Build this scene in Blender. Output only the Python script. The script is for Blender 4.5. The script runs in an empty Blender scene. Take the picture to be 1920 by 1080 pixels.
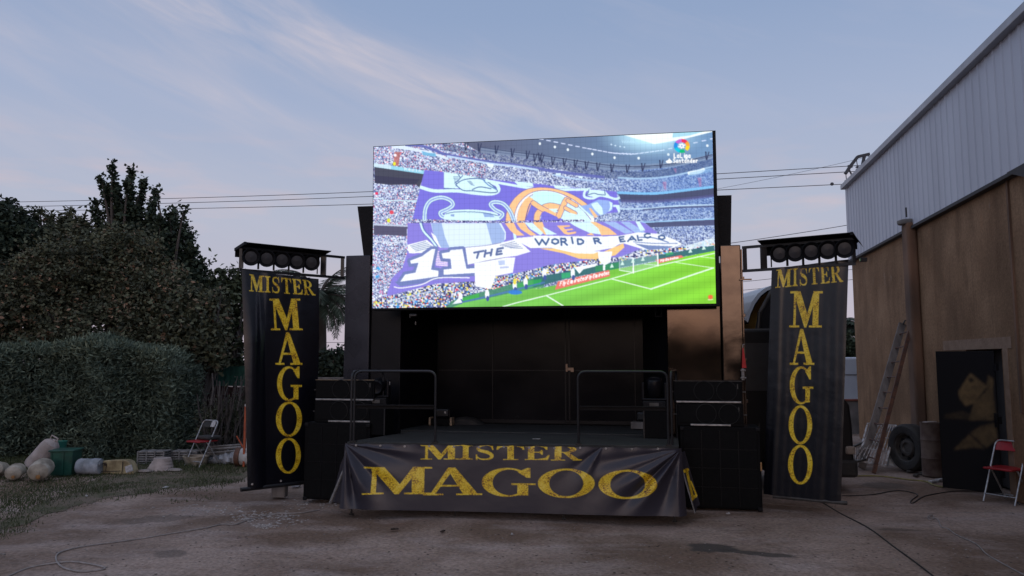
import bpy, math, random
import numpy as np
from mathutils import Vector, Matrix
random.seed(7); rng = np.random.default_rng(11)
R = math.radians
SC = bpy.context.scene
COL = SC.collection

# ------------------------------------------------------------------ camera
FPX = 1400.0                       # focal length in pixels of a 1920 wide frame
PITCH = math.atan(135 / FPX)
CAM = (0.0, 0.0, 1.9)
cam_data = bpy.data.cameras.new("camera")
cam_data.sensor_width = 36.0
cam_data.lens = FPX / 1920 * 36.0
cam_data.clip_start = 0.05
cam_data.clip_end = 3000
cam = bpy.data.objects.new("camera", cam_data)
COL.objects.link(cam)
cam.location = CAM
cam.rotation_euler = (R(90) + PITCH, 0, 0)
SC.camera = cam
CP, SP = math.cos(PITCH), math.sin(PITCH)

def ray(px, py):
    x = (px - 960) / FPX; y = (540 - py) / FPX
    return x, CP - y * SP, SP + y * CP
def at(px, py, Y):                 # survey: point seen at px,py standing Y metres away
    x, yy, z = ray(px, py); t = Y / yy
    return (x * t, Y, CAM[2] + z * t)
def gnd(px, py, h=0.0):            # survey: point of the ground seen at px,py
    x, yy, z = ray(px, py); t = (h - CAM[2]) / z
    return (x * t, yy * t, h)
def proj(X, Y, Z):
    X = np.asarray(X, float); Y = np.asarray(Y, float); Z = np.asarray(Z, float) - CAM[2]
    d = Y * CP + Z * SP; u = -Y * SP + Z * CP
    return 960 + FPX * X / d, 540 - FPX * u / d

# ------------------------------------------------------------------ sky and light
SC.view_settings.view_transform = 'Standard'
SC.view_settings.look = 'None'
SC.view_settings.exposure = 0.0
SC.view_settings.gamma = 1.0
def lin(c):
    c = np.asarray(c, float) / 255.0
    return np.where(c <= 0.04045, c / 12.92, ((c + 0.055) / 1.055) ** 2.4)
def L4(r, g, b):
    v = lin((r, g, b)); return (float(v[0]), float(v[1]), float(v[2]), 1.0)

world = bpy.data.worlds.new("World"); SC.world = world
world.use_nodes = True
wt = world.node_tree; wt.nodes.clear()
def W(t, **k):
    n = wt.nodes.new(t)
    for a, b in k.items(): setattr(n, a, b)
    return n
def wl(a, b): wt.links.new(a, b)
def wmath(op, a, b=None, c=None, clamp=False):
    n = W('ShaderNodeMath', operation=op, use_clamp=clamp)
    for i, v in enumerate((a, b, c)):
        if v is None: continue
        if isinstance(v, (int, float)): n.inputs[i].default_value = v
        else: wl(v, n.inputs[i])
    return n.outputs[0]
def wramp(fac, stops, interp='LINEAR'):
    n = W('ShaderNodeValToRGB'); n.color_ramp.interpolation = interp
    e = n.color_ramp.elements
    while len(e) > 1: e.remove(e[-1])
    e[0].position = stops[0][0]; e[0].color = stops[0][1]
    for p, c in stops[1:]:
        k = e.new(p); k.color = c
    wl(fac, n.inputs[0]); return n.outputs[0]
def wmix(f, a, b, mode='MIX'):
    n = W('ShaderNodeMix', data_type='RGBA', blend_type=mode)
    for i, v in ((0, f), (6, a), (7, b)):
        if isinstance(v, (int, float)): n.inputs[i].default_value = v
        elif isinstance(v, tuple): n.inputs[i].default_value = v
        else: wl(v, n.inputs[i])
    return n.outputs[2]
out = W('ShaderNodeOutputWorld'); bg = W('ShaderNodeBackground')
tc = W('ShaderNodeTexCoord'); sx = W('ShaderNodeSeparateXYZ'); wl(tc.outputs['Generated'], sx.inputs[0])
X_, Y_, Z_ = sx.outputs
SUN_EL, SUN_AZ = R(2.0), R(195)    # just set: low behind the camera
nish = W('ShaderNodeTexSky'); nish.sky_type = 'NISHITA'; nish.sun_disc = False
nish.sun_elevation = SUN_EL; nish.sun_rotation = SUN_AZ
elev = wmath('ARCSINE', Z_)                       # radians
efac = wmath('MULTIPLY', elev, 1 / 1.5708, clamp=True)
grad = wramp(efac, [(0.0, L4(188, 178, 192)), (0.055, L4(183, 180, 198)), (0.12, L4(175, 181, 202)),
                    (0.20, L4(160, 173, 202)), (0.28, L4(142, 161, 195)), (0.40, L4(130, 152, 188)), (0.55, L4(140, 158, 188)), (0.8, L4(190, 186, 196)), (1.0, L4(200, 192, 198))])  # upper stops brightened overhead, out of view, to lift the ambient light
az = wmath('ARCTAN2', X_, Y_)                     # 0 straight ahead, + to the right
# cirrus: long fibres that run down to the right, laid on azimuth / elevation
ca, sa = math.cos(R(-21)), math.sin(R(-21))
along = wmath('ADD', wmath('MULTIPLY', az, ca), wmath('MULTIPLY', elev, sa))
across = wmath('ADD', wmath('MULTIPLY', az, -sa), wmath('MULTIPLY', elev, ca))
cv = W('ShaderNodeCombineXYZ')
wl(wmath('MULTIPLY', along, 1.6), cv.inputs[0]); wl(wmath('MULTIPLY', across, 9.0), cv.inputs[1])
n1 = W('ShaderNodeTexNoise'); n1.inputs['Scale'].default_value = 2.2; n1.inputs['Detail'].default_value = 7
n1.inputs['Roughness'].default_value = 0.58; n1.inputs['Distortion'].default_value = 0.5
wl(cv.outputs[0], n1.inputs['Vector'])
cv2 = W('ShaderNodeCombineXYZ')
wl(wmath('MULTIPLY', along, 5.0), cv2.inputs[0]); wl(wmath('MULTIPLY', across, 60.0), cv2.inputs[1])
n2 = W('ShaderNodeTexNoise'); n2.inputs['Scale'].default_value = 1.3; n2.inputs['Detail'].default_value = 5
wl(cv2.outputs[0], n2.inputs['Vector'])
def band(a0, a1, w0, w1, lo, hi, gain):
    # soft band whose centre line and width change along its length
    t = wmath('DIVIDE', wmath('SUBTRACT', along, lo), hi - lo, clamp=True)
    c = wmath('ADD', wmath('MULTIPLY', t, a1 - a0), a0)
    w = wmath('ADD', wmath('MULTIPLY', t, w1 - w0), w0)
    d = wmath('DIVIDE', wmath('SUBTRACT', across, c), w)
    g = wmath('POWER', 2.718, wmath('MULTIPLY', wmath('MULTIPLY', d, d), -1.0))
    e0 = wmath('SUBTRACT', 1.0, wmath('POWER', wmath('ABSOLUTE', wmath('DIVIDE', wmath('SUBTRACT', along, (lo + hi) / 2), (hi - lo) / 2)), 4), clamp=True)
    return wmath('MULTIPLY', wmath('MULTIPLY', g, e0), gain)
BANDS = wmath('ADD', band(0.225, 0.335, 0.058, 0.022, -0.75, 0.11, 1.45),
              wmath('ADD', band(0.088, 0.222, 0.04, 0.03, -0.95, -0.02, 0.55), band(-0.012, 0.141, 0.022, 0.03, -0.9, -0.05, 0.4)))
fib = wmath('MULTIPLY', wmath('SUBTRACT', n1.outputs[0], 0.33), 2.4, clamp=True)
fib2 = wmath('ADD', 0.72, wmath('MULTIPLY', n2.outputs[0], 0.5))
haze = wmath('MULTIPLY', wmath('SUBTRACT', n1.outputs[0], 0.50, clamp=True), 0.8)
cl = wmath('ADD', wmath('MULTIPLY', wmath('MULTIPLY', BANDS, fib), fib2), haze, clamp=True)
sky1 = wmix(wmath('MULTIPLY', cl, 0.90), grad, L4(193, 189, 203))
# small pink puffs low over the horizon
cv3 = W('ShaderNodeCombineXYZ'); wl(wmath('MULTIPLY', az, 3.2), cv3.inputs[0]); wl(wmath('MULTIPLY', elev, 16.0), cv3.inputs[1])
n3 = W('ShaderNodeTexNoise'); n3.inputs['Scale'].default_value = 2.0; n3.inputs['Detail'].default_value = 4
wl(cv3.outputs[0], n3.inputs['Vector'])
low = wmath('MULTIPLY', wmath('SUBTRACT', 1.0, wmath('ABSOLUTE', wmath('DIVIDE', wmath('SUBTRACT', elev, 0.20), 0.11)), clamp=True),
            wmath('MULTIPLY', wmath('SUBTRACT', n3.outputs[0], 0.5, clamp=True), 3.6))
sky2 = wmix(wmath('MULTIPLY', low, 0.6, clamp=True), sky1, L4(214, 188, 190))
# the afterglow where the sun went down, behind the camera
back = wmath('MULTIPLY', Y_, -1.0, clamp=True)
side = wmath('POWER', 2.718, wmath('MULTIPLY', wmath('POWER', wmath('DIVIDE', wmath('SUBTRACT', wmath('DIVIDE', X_, wmath('ADD', back, 0.05)), -0.02), 0.34), 2), -1.0))
glow_e = wmath('MULTIPLY', wmath('POWER', 2.718, wmath('MULTIPLY', wmath('POWER', wmath('DIVIDE', wmath('SUBTRACT', elev, 0.19), 0.11), 2), -1.0)), wmath('GREATER_THAN', elev, 0.0))
glow = wmath('MULTIPLY', wmath('MULTIPLY', side, glow_e), wmath('GREATER_THAN', back, 0.2))
sky3 = wmix(glow, sky2, (1.15, 0.62, 0.34, 1), 'ADD')
wmid = wmath('MULTIPLY', wmath('POWER', back, 1.0), 0.42)
sky4 = wmix(wmid, sky3, (0.45, 0.42, 0.46, 1), 'ADD')
nmul = wmix(1.0, nish.outputs[0], (0.02, 0.02, 0.02, 1), 'MULTIPLY')
sky5 = wmix(1.0, sky4, nmul, 'ADD')
wl(sky5, bg.inputs[0]); bg.inputs[1].default_value = 1.0
wl(bg.outputs[0], out.inputs[0])
world.cycles.sampling_method = 'MANUAL'; world.cycles.sample_map_resolution = 1024

sd = bpy.data.lights.new("sun", 'SUN'); sd.energy = 0.14; sd.angle = R(25); sd.color = (1.0, 0.80, 0.66)
so = bpy.data.objects.new("sun", sd); COL.objects.link(so)
so.rotation_euler = (R(90) - R(9), 0, R(-12))   # afterglow light from behind the camera

# ------------------------------------------------------------------ materials
def mat(name, col, rough=0.6, metal=0.0, spec=0.5, col2=None, scale=6.0, lo=0.35, hi=0.65, bump=0.0, bscale=40.0,
        stretch=(1, 1, 1), detail=5.0, coat=0.0, rvar=0.0, bdist=0.02):
    m = bpy.data.materials.new(name); m.use_nodes = True
    nt = m.node_tree; b = nt.nodes['Principled BSDF']
    b.inputs['Roughness'].default_value = rough; b.inputs['Metallic'].default_value = metal
    b.inputs['Specular IOR Level'].default_value = spec
    b.inputs['Coat Weight'].default_value = coat
    t = nt.nodes.new('ShaderNodeTexCoord'); mp = nt.nodes.new('ShaderNodeMapping')
    mp.inputs['Scale'].default_value = stretch
    nt.links.new(t.outputs['Object'], mp.inputs[0])
    n = nt.nodes.new('ShaderNodeTexNoise'); n.inputs['Scale'].default_value = scale; n.inputs['Detail'].default_value = detail
    nt.links.new(mp.outputs[0], n.inputs['Vector'])
    if col2 is None: col2 = tuple(c * 0.78 for c in col)
    r = nt.nodes.new('ShaderNodeValToRGB')
    r.color_ramp.elements[0].position = lo; r.color_ramp.elements[0].color = (*col2, 1)
    r.color_ramp.elements[1].position = hi; r.color_ramp.elements[1].color = (*col, 1)
    nt.links.new(n.outputs[0], r.inputs[0]); nt.links.new(r.outputs[0], b.inputs['Base Color'])
    if rvar:
        mr = nt.nodes.new('ShaderNodeMapRange'); mr.inputs[3].default_value = rough - rvar; mr.inputs[4].default_value = rough + rvar
        mr.inputs[1].default_value = 0.3; mr.inputs[2].default_value = 0.7
        nt.links.new(n.outputs[0], mr.inputs[0]); nt.links.new(mr.outputs[0], b.inputs['Roughness'])
    if bump:
        n2 = nt.nodes.new('ShaderNodeTexNoise'); n2.inputs['Scale'].default_value = bscale; n2.inputs['Detail'].default_value = 4
        nt.links.new(mp.outputs[0], n2.inputs['Vector'])
        bp = nt.nodes.new('ShaderNodeBump'); bp.inputs['Strength'].default_value = bump; bp.inputs['Distance'].default_value = bdist
        nt.links.new(n2.outputs[0], bp.inputs['Height']); nt.links.new(bp.outputs[0], b.inputs['Normal'])
    return m
M = {}
M['blackpaint'] = mat('black_paint', (.007, .0072, .010), .36, spec=.22, col2=(.004, .004, .006), scale=1.6, bump=.08, bscale=3, rvar=.05, bdist=.03)
M['blackmatt'] = mat('matt_black', (.008, .008, .010), .6, spec=.2, col2=(.005, .005, .006), scale=8, bump=.2)
M['backwall'] = mat('black_sheet_wall', (.007, .0072, .010), .22, spec=.12, col2=(.004, .004, .006), scale=1.3, bump=.06, bscale=2, rvar=.06, bdist=.03)
M['panel'] = mat('glossy_dark_sheet', (.095, .067, .049), .085, spec=.6, metal=.85, col2=(.055, .040, .032), scale=2.2, bump=.04, bscale=1.4, rvar=.02, bdist=.03)  # brown put into the base to help the mirrored afterglow
M['dented'] = mat('dented_sheet', (.115, .086, .067), .14, spec=.6, metal=.85, col2=(.07, .052, .042), scale=4, bump=.10, bscale=2.2, rvar=.06, bdist=.03)  # brown in the base adds to the reflected warm sky
M['column'] = mat('column_sheet', (.040, .043, .058), .28, spec=.6, metal=.6, col2=(.028, .030, .042), scale=2, bump=.12, bscale=2, rvar=.05, bdist=.03)
M['floor'] = mat('stage_floor', (.05, .053, .052), .6, spec=.3, col2=(.026, .028, .028), scale=7, stretch=(.3, 4, 1), bump=.3, bscale=30)
M['cabinet'] = mat('speaker_cabinet', (.005, .0053, .006), .6, spec=.1, col2=(.004, .004, .005), scale=30, bump=.3, bscale=150, bdist=.004)
M['grille'] = mat('speaker_grille', (.008, .0085, .009), .65, spec=.1, metal=0, col2=(.003, .003, .0035), scale=90, bump=.5, bscale=200, bdist=.004)
M['cone'] = mat('woofer_cone', (.024, .0235, .024), .5, spec=.25, col2=(.016, .016, .016), scale=12)
M['silver'] = mat('worn_aluminium', (.42, .42, .42), .42, metal=.55, col2=(.22, .22, .22), scale=25)
M['tube'] = mat('black_steel_tube', (.014, .0145, .017), .4, spec=.5, col2=(.009, .009, .011), scale=10)
M['galv'] = mat('galvanised_tube', (.5, .5, .5), .38, metal=.6, col2=(.3, .3, .31), scale=20)
M['rubber'] = mat('tyre_rubber', (.02, .02, .022), .75, col2=(.035, .033, .03), scale=9, bump=.4, bscale=30)
M['rim'] = mat('dusty_steel', (.10, .095, .09), .6, metal=.3, col2=(.05, .045, .04), scale=9)
M['wood'] = mat('raw_wood', (.42, .31, .20), .7, col2=(.24, .17, .11), scale=5, stretch=(1, 1, 8), bump=.2)
M['woodgrey'] = mat('weathered_wood', (.23, .205, .19), .8, col2=(.11, .095, .088), scale=6, stretch=(1, 1, .2), bump=.3)
M['rust'] = mat('rusty_paint', (.16, .07, .04), .7, col2=(.06, .035, .03), scale=8, bump=.4)
M['drum'] = mat('stained_drum', (.20, .15, .12), .7, col2=(.08, .045, .035), scale=4, bump=.3, bscale=20)
M['redp'] = mat('red_paint', (.36, .012, .02), .38, col2=(.26, .01, .015), scale=6)
M['redstrap'] = mat('red_webbing', (.55, .03, .03), .6, scale=20)
M['orangep'] = mat('orange_paint', (.50, .10, .03), .5, col2=(.30, .06, .025), scale=10)
M['whitep'] = mat('dirty_white_plastic', (.58, .58, .58), .45, col2=(.30, .30, .29), scale=6, lo=.3, hi=.6)
M['bluep'] = mat('bluish_plastic', (.40, .44, .50), .45, col2=(.17, .19, .21), scale=6)
M['creamp'] = mat('cream_plastic', (.42, .38, .31), .5, col2=(.17, .145, .11), scale=5, lo=.38, hi=.60)
M['yellowp'] = mat('yellowed_plastic', (.44, .37, .21), .5, col2=(.20, .155, .085), scale=7)
M['pinkst'] = mat('pale_earthenware', (.44, .38, .36), .7, col2=(.28, .24, .22), scale=7)
M['greyplas'] = mat('grey_slats', (.24, .235, .235), .65, col2=(.09, .09, .09), scale=9)
M['greenbin'] = mat('green_plastic', (.010, .085, .058), .45, col2=(.007, .045, .034), scale=6)
M['teal'] = mat('teal_plastic', (.02, .18, .14), .4, scale=6)
M['cap'] = mat('orange_cap', (.36, .19, .07), .5, scale=10)
M['whitepaint'] = mat('white_paint', (.62, .62, .63), .45, col2=(.42, .42, .42), scale=9)
M['van'] = mat('white_van_paint', (.56, .62, .68), .35, col2=(.50, .55, .62), scale=2)
M['concrete'] = mat('grey_concrete', (.24, .23, .225), .85, col2=(.15, .145, .14), scale=4, bump=.4)
M['redline'] = mat('brick_coping', (.22, .07, .05), .8, scale=9)
M['headlamp'] = mat('headlamp_glass', (.35, .30, .26), .15, spec=.8, scale=12)
M['lampglass'] = mat('lamp_glass', (.035, .037, .042), .4, spec=.5, col2=(.03, .03, .035), scale=14)
M['carblack'] = mat('black_vehicle_paint', (.009, .009, .011), .5, spec=.3, scale=2)
M['yellowin'] = mat('ochre_lining', (.30, .19, .03), .7, col2=(.2, .12, .02), scale=4)
M['bark'] = mat('bark', (.09, .075, .065), .9, col2=(.05, .04, .035), scale=10, stretch=(1, 1, .2), bump=.6)
M['twig'] = mat('grey_twigs', (.085, .075, .07), .9, col2=(.04, .034, .032), scale=10)
M['wire'] = mat('wire', (.06, .06, .07), .6, scale=5)
M['polem'] = mat('dark_steel', (.035, .038, .05), .5, scale=5)
M['insul'] = mat('glazed_insulator', (.10, .09, .11), .25, scale=5)
M['ropew'] = mat('dusty_white_rope', (.33, .30, .29), .8, col2=(.22, .2, .19), scale=20)
M['cableb'] = mat('black_cable', (.025, .022, .022), .6, scale=8)
M['hose'] = mat('yellow_hose', (.30, .27, .09), .6, col2=(.2, .18, .08), scale=12)
M['net'] = mat('green_shade_net', (.015, .085, .06), .8, col2=(.01, .05, .04), scale=14)
M['maroon'] = mat('maroon_sheet', (.045, .016, .018), .8, col2=(.03, .012, .013), scale=6)
M['paper'] = mat('white_litter', (.55, .55, .56), .7, col2=(.3, .3, .3), scale=30)
M['stone'] = mat('pale_stone', (.30, .27, .25), .85, col2=(.17, .15, .14), scale=12, bump=.4)
M['debris'] = mat('rubble_bits', (.42, .39, .37), .85, col2=(.15, .13, .12), scale=40)
M['darkbit'] = mat('dark_leaf_litter', (.05, .035, .028), .85, scale=30)
M['brass'] = mat('tan_latch', (.50, .34, .24), .5, scale=20)
M['greenlamp'] = mat('green_glass', (.10, .35, .04), .3, scale=20)
M['cream_door'] = None

def leafmat(name, cols, trans=0.15):
    m = bpy.data.materials.new(name); m.use_nodes = True
    nt = m.node_tree; b = nt.nodes['Principled BSDF']
    a = nt.nodes.new('ShaderNodeAttribute'); a.attribute_name = 'tone'
    r = nt.nodes.new('ShaderNodeValToRGB'); e = r.color_ramp.elements
    while len(e) > 1: e.remove(e[-1])
    for i, (p, c) in enumerate(cols):
        k = e[0] if i == 0 else e.new(p)
        k.position = p; k.color = (*c, 1)
    nt.links.new(a.outputs['Fac'], r.inputs[0]); nt.links.new(r.outputs[0], b.inputs['Base Color'])
    b.inputs['Roughness'].default_value = .7; b.inputs['Specular IOR Level'].default_value = .25
    return m
M['leaf_dark'] = leafmat('dark_green_leaves', [(0, (.02, .032, .024)), (.5, (.04, .058, .036)), (.85, (.068, .095, .056)), (1, (.10, .13, .075))])
M['leaf_rust'] = leafmat('olive_and_russet_leaves', [(0, (.04, .046, .032)), (.45, (.088, .100, .062)), (.72, (.13, .142, .085)), (.90, (.15, .118, .08)), (.985, (.20, .13, .085)), (1, (.33, .21, .14))])
M['leaf_olive'] = leafmat('olive_leaves', [(0, (.022, .032, .018)), (.5, (.045, .06, .03)), (1, (.085, .10, .05))])
M['leaf_hedge'] = leafmat('conifer_sprays', [(0, (.05, .07, .054)), (.45, (.11, .145, .105)), (.8, (.17, .215, .155)), (1, (.25, .29, .20))])
M['leaf_palm'] = leafmat('palm_fronds', [(0, (.03, .045, .03)), (.6, (.05, .07, .045)), (1, (.09, .11, .08))])
M['grass'] = leafmat('grass_blades', [(0, (.035, .05, .018)), (.5, (.055, .068, .03)), (.85, (.085, .088, .042)), (1, (.12, .10, .06))])

# ------------------------------------------------------------------ object helpers
def link(o): COL.objects.link(o); return o
def tag(o, label, cat, group=None, kind=None):
    o['label'] = label
    if cat: o['category'] = cat
    if group: o['group'] = group
    if kind: o['kind'] = kind
    return o
def thing(name, label, cat, loc=(0, 0, 0), rz=0.0, group=None):
    o = bpy.data.objects.new(name, None); link(o)
    o.empty_display_size = .2
    o.location = loc; o.rotation_euler = (0, 0, rz)
    tag(o, label, cat, group); return o
def pmat(o):
    m = Matrix.Translation(Vector(o.location)) @ o.rotation_euler.to_matrix().to_4x4()
    if o.parent: m = pmat(o.parent) @ m
    return m
def np_mesh(name, V, F, material, parent=None, smooth=False, world=False, loc=None, attrs=None, fattrs=None):
    V = np.asarray(V, np.float32)
    if world and parent is not None:
        im = np.array(pmat(parent).inverted()); V = V @ im[:3, :3].T.astype(np.float32) + im[:3, 3].astype(np.float32)
    if parent is None and loc is not None: V = V - np.asarray(loc, np.float32)
    me = bpy.data.meshes.new(name)
    F = np.asarray(F, np.int32); n, k = F.shape
    me.vertices.add(len(V)); me.vertices.foreach_set('co', V.astype(np.float32).ravel())
    me.loops.add(n * k); me.loops.foreach_set('vertex_index', F.ravel())
    me.polygons.add(n); me.polygons.foreach_set('loop_start', np.arange(0, n * k, k, dtype=np.int32))
    me.update(calc_edges=True); me.validate()
    if smooth: me.polygons.foreach_set('use_smooth', np.ones(n, bool))
    for kk, v in (attrs or {}).items():
        if v.ndim == 1:
            a = me.attributes.new(kk, 'FLOAT', 'POINT'); a.data.foreach_set('value', v.astype(np.float32))
        else:
            a = me.attributes.new(kk, 'FLOAT_COLOR', 'POINT'); a.data.foreach_set('color', v.astype(np.float32).ravel())
    for kk, v in (fattrs or {}).items():
        a = me.attributes.new(kk, 'FLOAT', 'FACE'); a.data.foreach_set('value', v.astype(np.float32))
    me.materials.append(material)
    o = bpy.data.objects.new(name, me); link(o)
    if parent is not None: o.parent = parent
    elif loc is not None: o.location = loc
    return o
class MB:
    def __init__(s): s.v = []; s.f = []
    def add(s, V, F):
        b = len(s.v); s.v += [tuple(p) for p in V]; s.f += [tuple(i + b for i in f) for f in F]; return s
    def box(s, c, d, rz=0, m=None):
        hx, hy, hz = d[0] / 2, d[1] / 2, d[2] / 2
        V = [Vector((x, y, z)) for x in (-hx, hx) for y in (-hy, hy) for z in (-hz, hz)]
        rm = m or Matrix.Rotation(rz, 3, 'Z')
        V = [rm @ p + Vector(c) for p in V]
        return s.add(V, [(0, 1, 3, 2), (4, 6, 7, 5), (0, 4, 5, 1), (2, 3, 7, 6), (0, 2, 6, 4), (1, 5, 7, 3)])
    def bar(s, a, b, w, h=None, up=(0, 0, 1)):
        a = Vector(a); b = Vector(b); h = h or w; d = (b - a).normalized(); u = Vector(up)
        if abs(d.dot(u)) > .98: u = Vector((0, 1, 0))
        x = d.cross(u).normalized(); z = x.cross(d)
        V = [p + x * (i * w / 2) + z * (j * h / 2) for p in (a, b) for i, j in ((-1, -1), (1, -1), (1, 1), (-1, 1))]
        return s.add(V, [(0, 3, 2, 1), (4, 5, 6, 7), (0, 1, 5, 4), (1, 2, 6, 5), (2, 3, 7, 6), (3, 0, 4, 7)])
    def tube(s, pts, r, n=8, cap=True):
        P = [Vector(p) for p in pts]; rs = r if isinstance(r, (list, tuple)) else [r] * len(P)
        V = []; up = None
        for i, p in enumerate(P):
            d = ((P[min(i + 1, len(P) - 1)] - P[max(i - 1, 0)])).normalized()
            if up is None: up = Vector((0, 0, 1)) if abs(d.z) < .9 else Vector((0, 1, 0))
            x = d.cross(up)
            if x.length < 1e-4: x = d.orthogonal()
            x.normalize(); y = x.cross(d); up = y if abs(d.dot(up)) > .5 else up
            for k in range(n):
                a = 2 * math.pi * k / n; V.append(p + (x * math.cos(a) + y * math.sin(a)) * rs[i])
        F = [(i * n + k, i * n + (k + 1) % n, (i + 1) * n + (k + 1) % n, (i + 1) * n + k) for i in range(len(P) - 1) for k in range(n)]
        if cap: F += [tuple(range(n))[::-1], tuple((len(P) - 1) * n + k for k in range(n))]
        return s.add(V, F)
    def lathe(s, prof, c=(0, 0, 0), m=None, n=20, sx=1, sy=1):
        # prof: (radius, height); m: optional rotation
        V = []
        for r, h in prof:
            for k in range(n):
                a = 2 * math.pi * k / n; p = Vector((r * sx * math.cos(a), r * sy * math.sin(a), h))
                V.append((m @ p if m else p) + Vector(c))
        F = [(i * n + k, i * n + (k + 1) % n, (i + 1) * n + (k + 1) % n, (i + 1) * n + k) for i in range(len(prof) - 1) for k in range(n)]
        if prof[0][0] > 1e-4: F.append(tuple(range(n))[::-1])
        if prof[-1][0] > 1e-4: F.append(tuple((len(prof) - 1) * n + k for k in range(n)))
        return s.add(V, F)
    def prism(s, poly, f0, f1):
        # poly of 2D points mapped by f0 (front) and f1 (back)
        n = len(poly); V = [f0(*p) for p in poly] + [f1(*p) for p in poly]
        return s.add(V, [tuple(range(n)), tuple(range(n, 2 * n))[::-1]] + [(i, i + n, (i + 1) % n + n, (i + 1) % n) for i in range(n)])
    def build(s, name, material, parent=None, smooth=False, world=False, loc=None, bevel=0, seg=2, subsurf=0):
        V = [Vector(p) for p in s.v]
        if world and parent is not None:
            im = pmat(parent).inverted(); V = [im @ p for p in V]
        if parent is None and loc is not None: V = [p - Vector(loc) for p in V]
        me = bpy.data.meshes.new(name); me.from_pydata([tuple(p) for p in V], [], s.f); me.update()
        import bmesh
        bm = bmesh.new(); bm.from_mesh(me); bmesh.ops.recalc_face_normals(bm, faces=bm.faces); bm.to_mesh(me); bm.free()
        if smooth:
            me.polygons.foreach_set('use_smooth', [True] * len(me.polygons))
        me.materials.append(material)
        o = bpy.data.objects.new(name, me); link(o)
        if parent is not None: o.parent = parent
        elif loc is not None: o.location = loc
        if bevel:
            b = o.modifiers.new('bevel', 'BEVEL'); b.width = bevel; b.segments = seg; b.limit_method = 'ANGLE'; b.angle_limit = R(40)
        if smooth and not subsurf:
            me.set_sharp_from_angle(angle=R(40))
        if subsurf:
            b = o.modifiers.new('smooth', 'SUBSURF'); b.levels = subsurf; b.render_levels = subsurf
        return o
def copy_tree(o, parent=None):
    c = o.copy(); link(c); c.parent = parent
    for ch in [x for x in bpy.data.objects if x.parent == o]: copy_tree(ch, c)
    return c
def arc_pts(pts, r=.1, n=5):
    # round the corners of a polyline
    out_ = [Vector(pts[0])]
    for a, b, c in zip(pts, pts[1:], pts[2:]):
        a, b, c = Vector(a), Vector(b), Vector(c)
        u = (a - b).normalized() * r; v = (c - b).normalized() * r
        for k in range(n + 1):
            t = k / n; out_.append((b + u) * (1 - t) ** 2 + b * 2 * t * (1 - t) + (b + v) * t * t)
    out_.append(Vector(pts[-1])); return out_

# ------------------------------------------------------------------ 2D painter (shapes baked into mesh attributes)
def in_poly(px, py, poly):
    ins = np.zeros(px.shape, bool); n = len(poly)
    for i in range(n):
        x0, y0 = poly[i]; x1, y1 = poly[(i + 1) % n]
        if y0 == y1: continue
        c = ((y0 > py) != (y1 > py)) & (px < (x1 - x0) * (py - y0) / (y1 - y0) + x0)
        ins ^= c
    return ins
def near_line(px, py, pts, w):
    ins = np.zeros(px.shape, bool)
    ws = w if isinstance(w, (list, tuple)) else [w] * len(pts)
    for i in range(len(pts) - 1):
        x0, y0 = pts[i]; x1, y1 = pts[i + 1]; dx, dy = x1 - x0, y1 - y0
        t = np.clip(((px - x0) * dx + (py - y0) * dy) / (dx * dx + dy * dy + 1e-12), 0, 1)
        ww = ws[i] + (ws[i + 1] - ws[i]) * t
        ins |= (px - x0 - t * dx) ** 2 + (py - y0 - t * dy) ** 2 < ww * ww
    return ins
def smooth_pts(pts, n=6):
    P = [pts[0]] + list(pts) + [pts[-1]]; o = []
    for i in range(1, len(P) - 2):
        a, b, c, d = (np.array(P[i + k], float) for k in (-1, 0, 1, 2))
        for k in range(n):
            t = k / n
            o.append(tuple(.5 * ((2 * b) + (-a + c) * t + (2 * a - 5 * b + 4 * c - d) * t * t + (-a + 3 * b - 3 * c + d) * t ** 3)))
    o.append(tuple(pts[-1])); return o
def rc(x, y, x0, y0, x1, y1): return (x >= x0) & (x <= x1) & (y >= y0) & (y <= y1)
def el(x, y, cx, cy, rx, ry): return ((x - cx) / rx) ** 2 + ((y - cy) / ry) ** 2 < 1
S_MID = smooth_pts([(.86, .70), (.80, .86), (.66, .955), (.46, .965), (.27, .91), (.19, .77), (.26, .63), (.46, .545), (.66, .455), (.80, .33), (.80, .17), (.68, .06), (.48, .035), (.28, .07), (.15, .19), (.10, .31)], 4)
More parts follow.
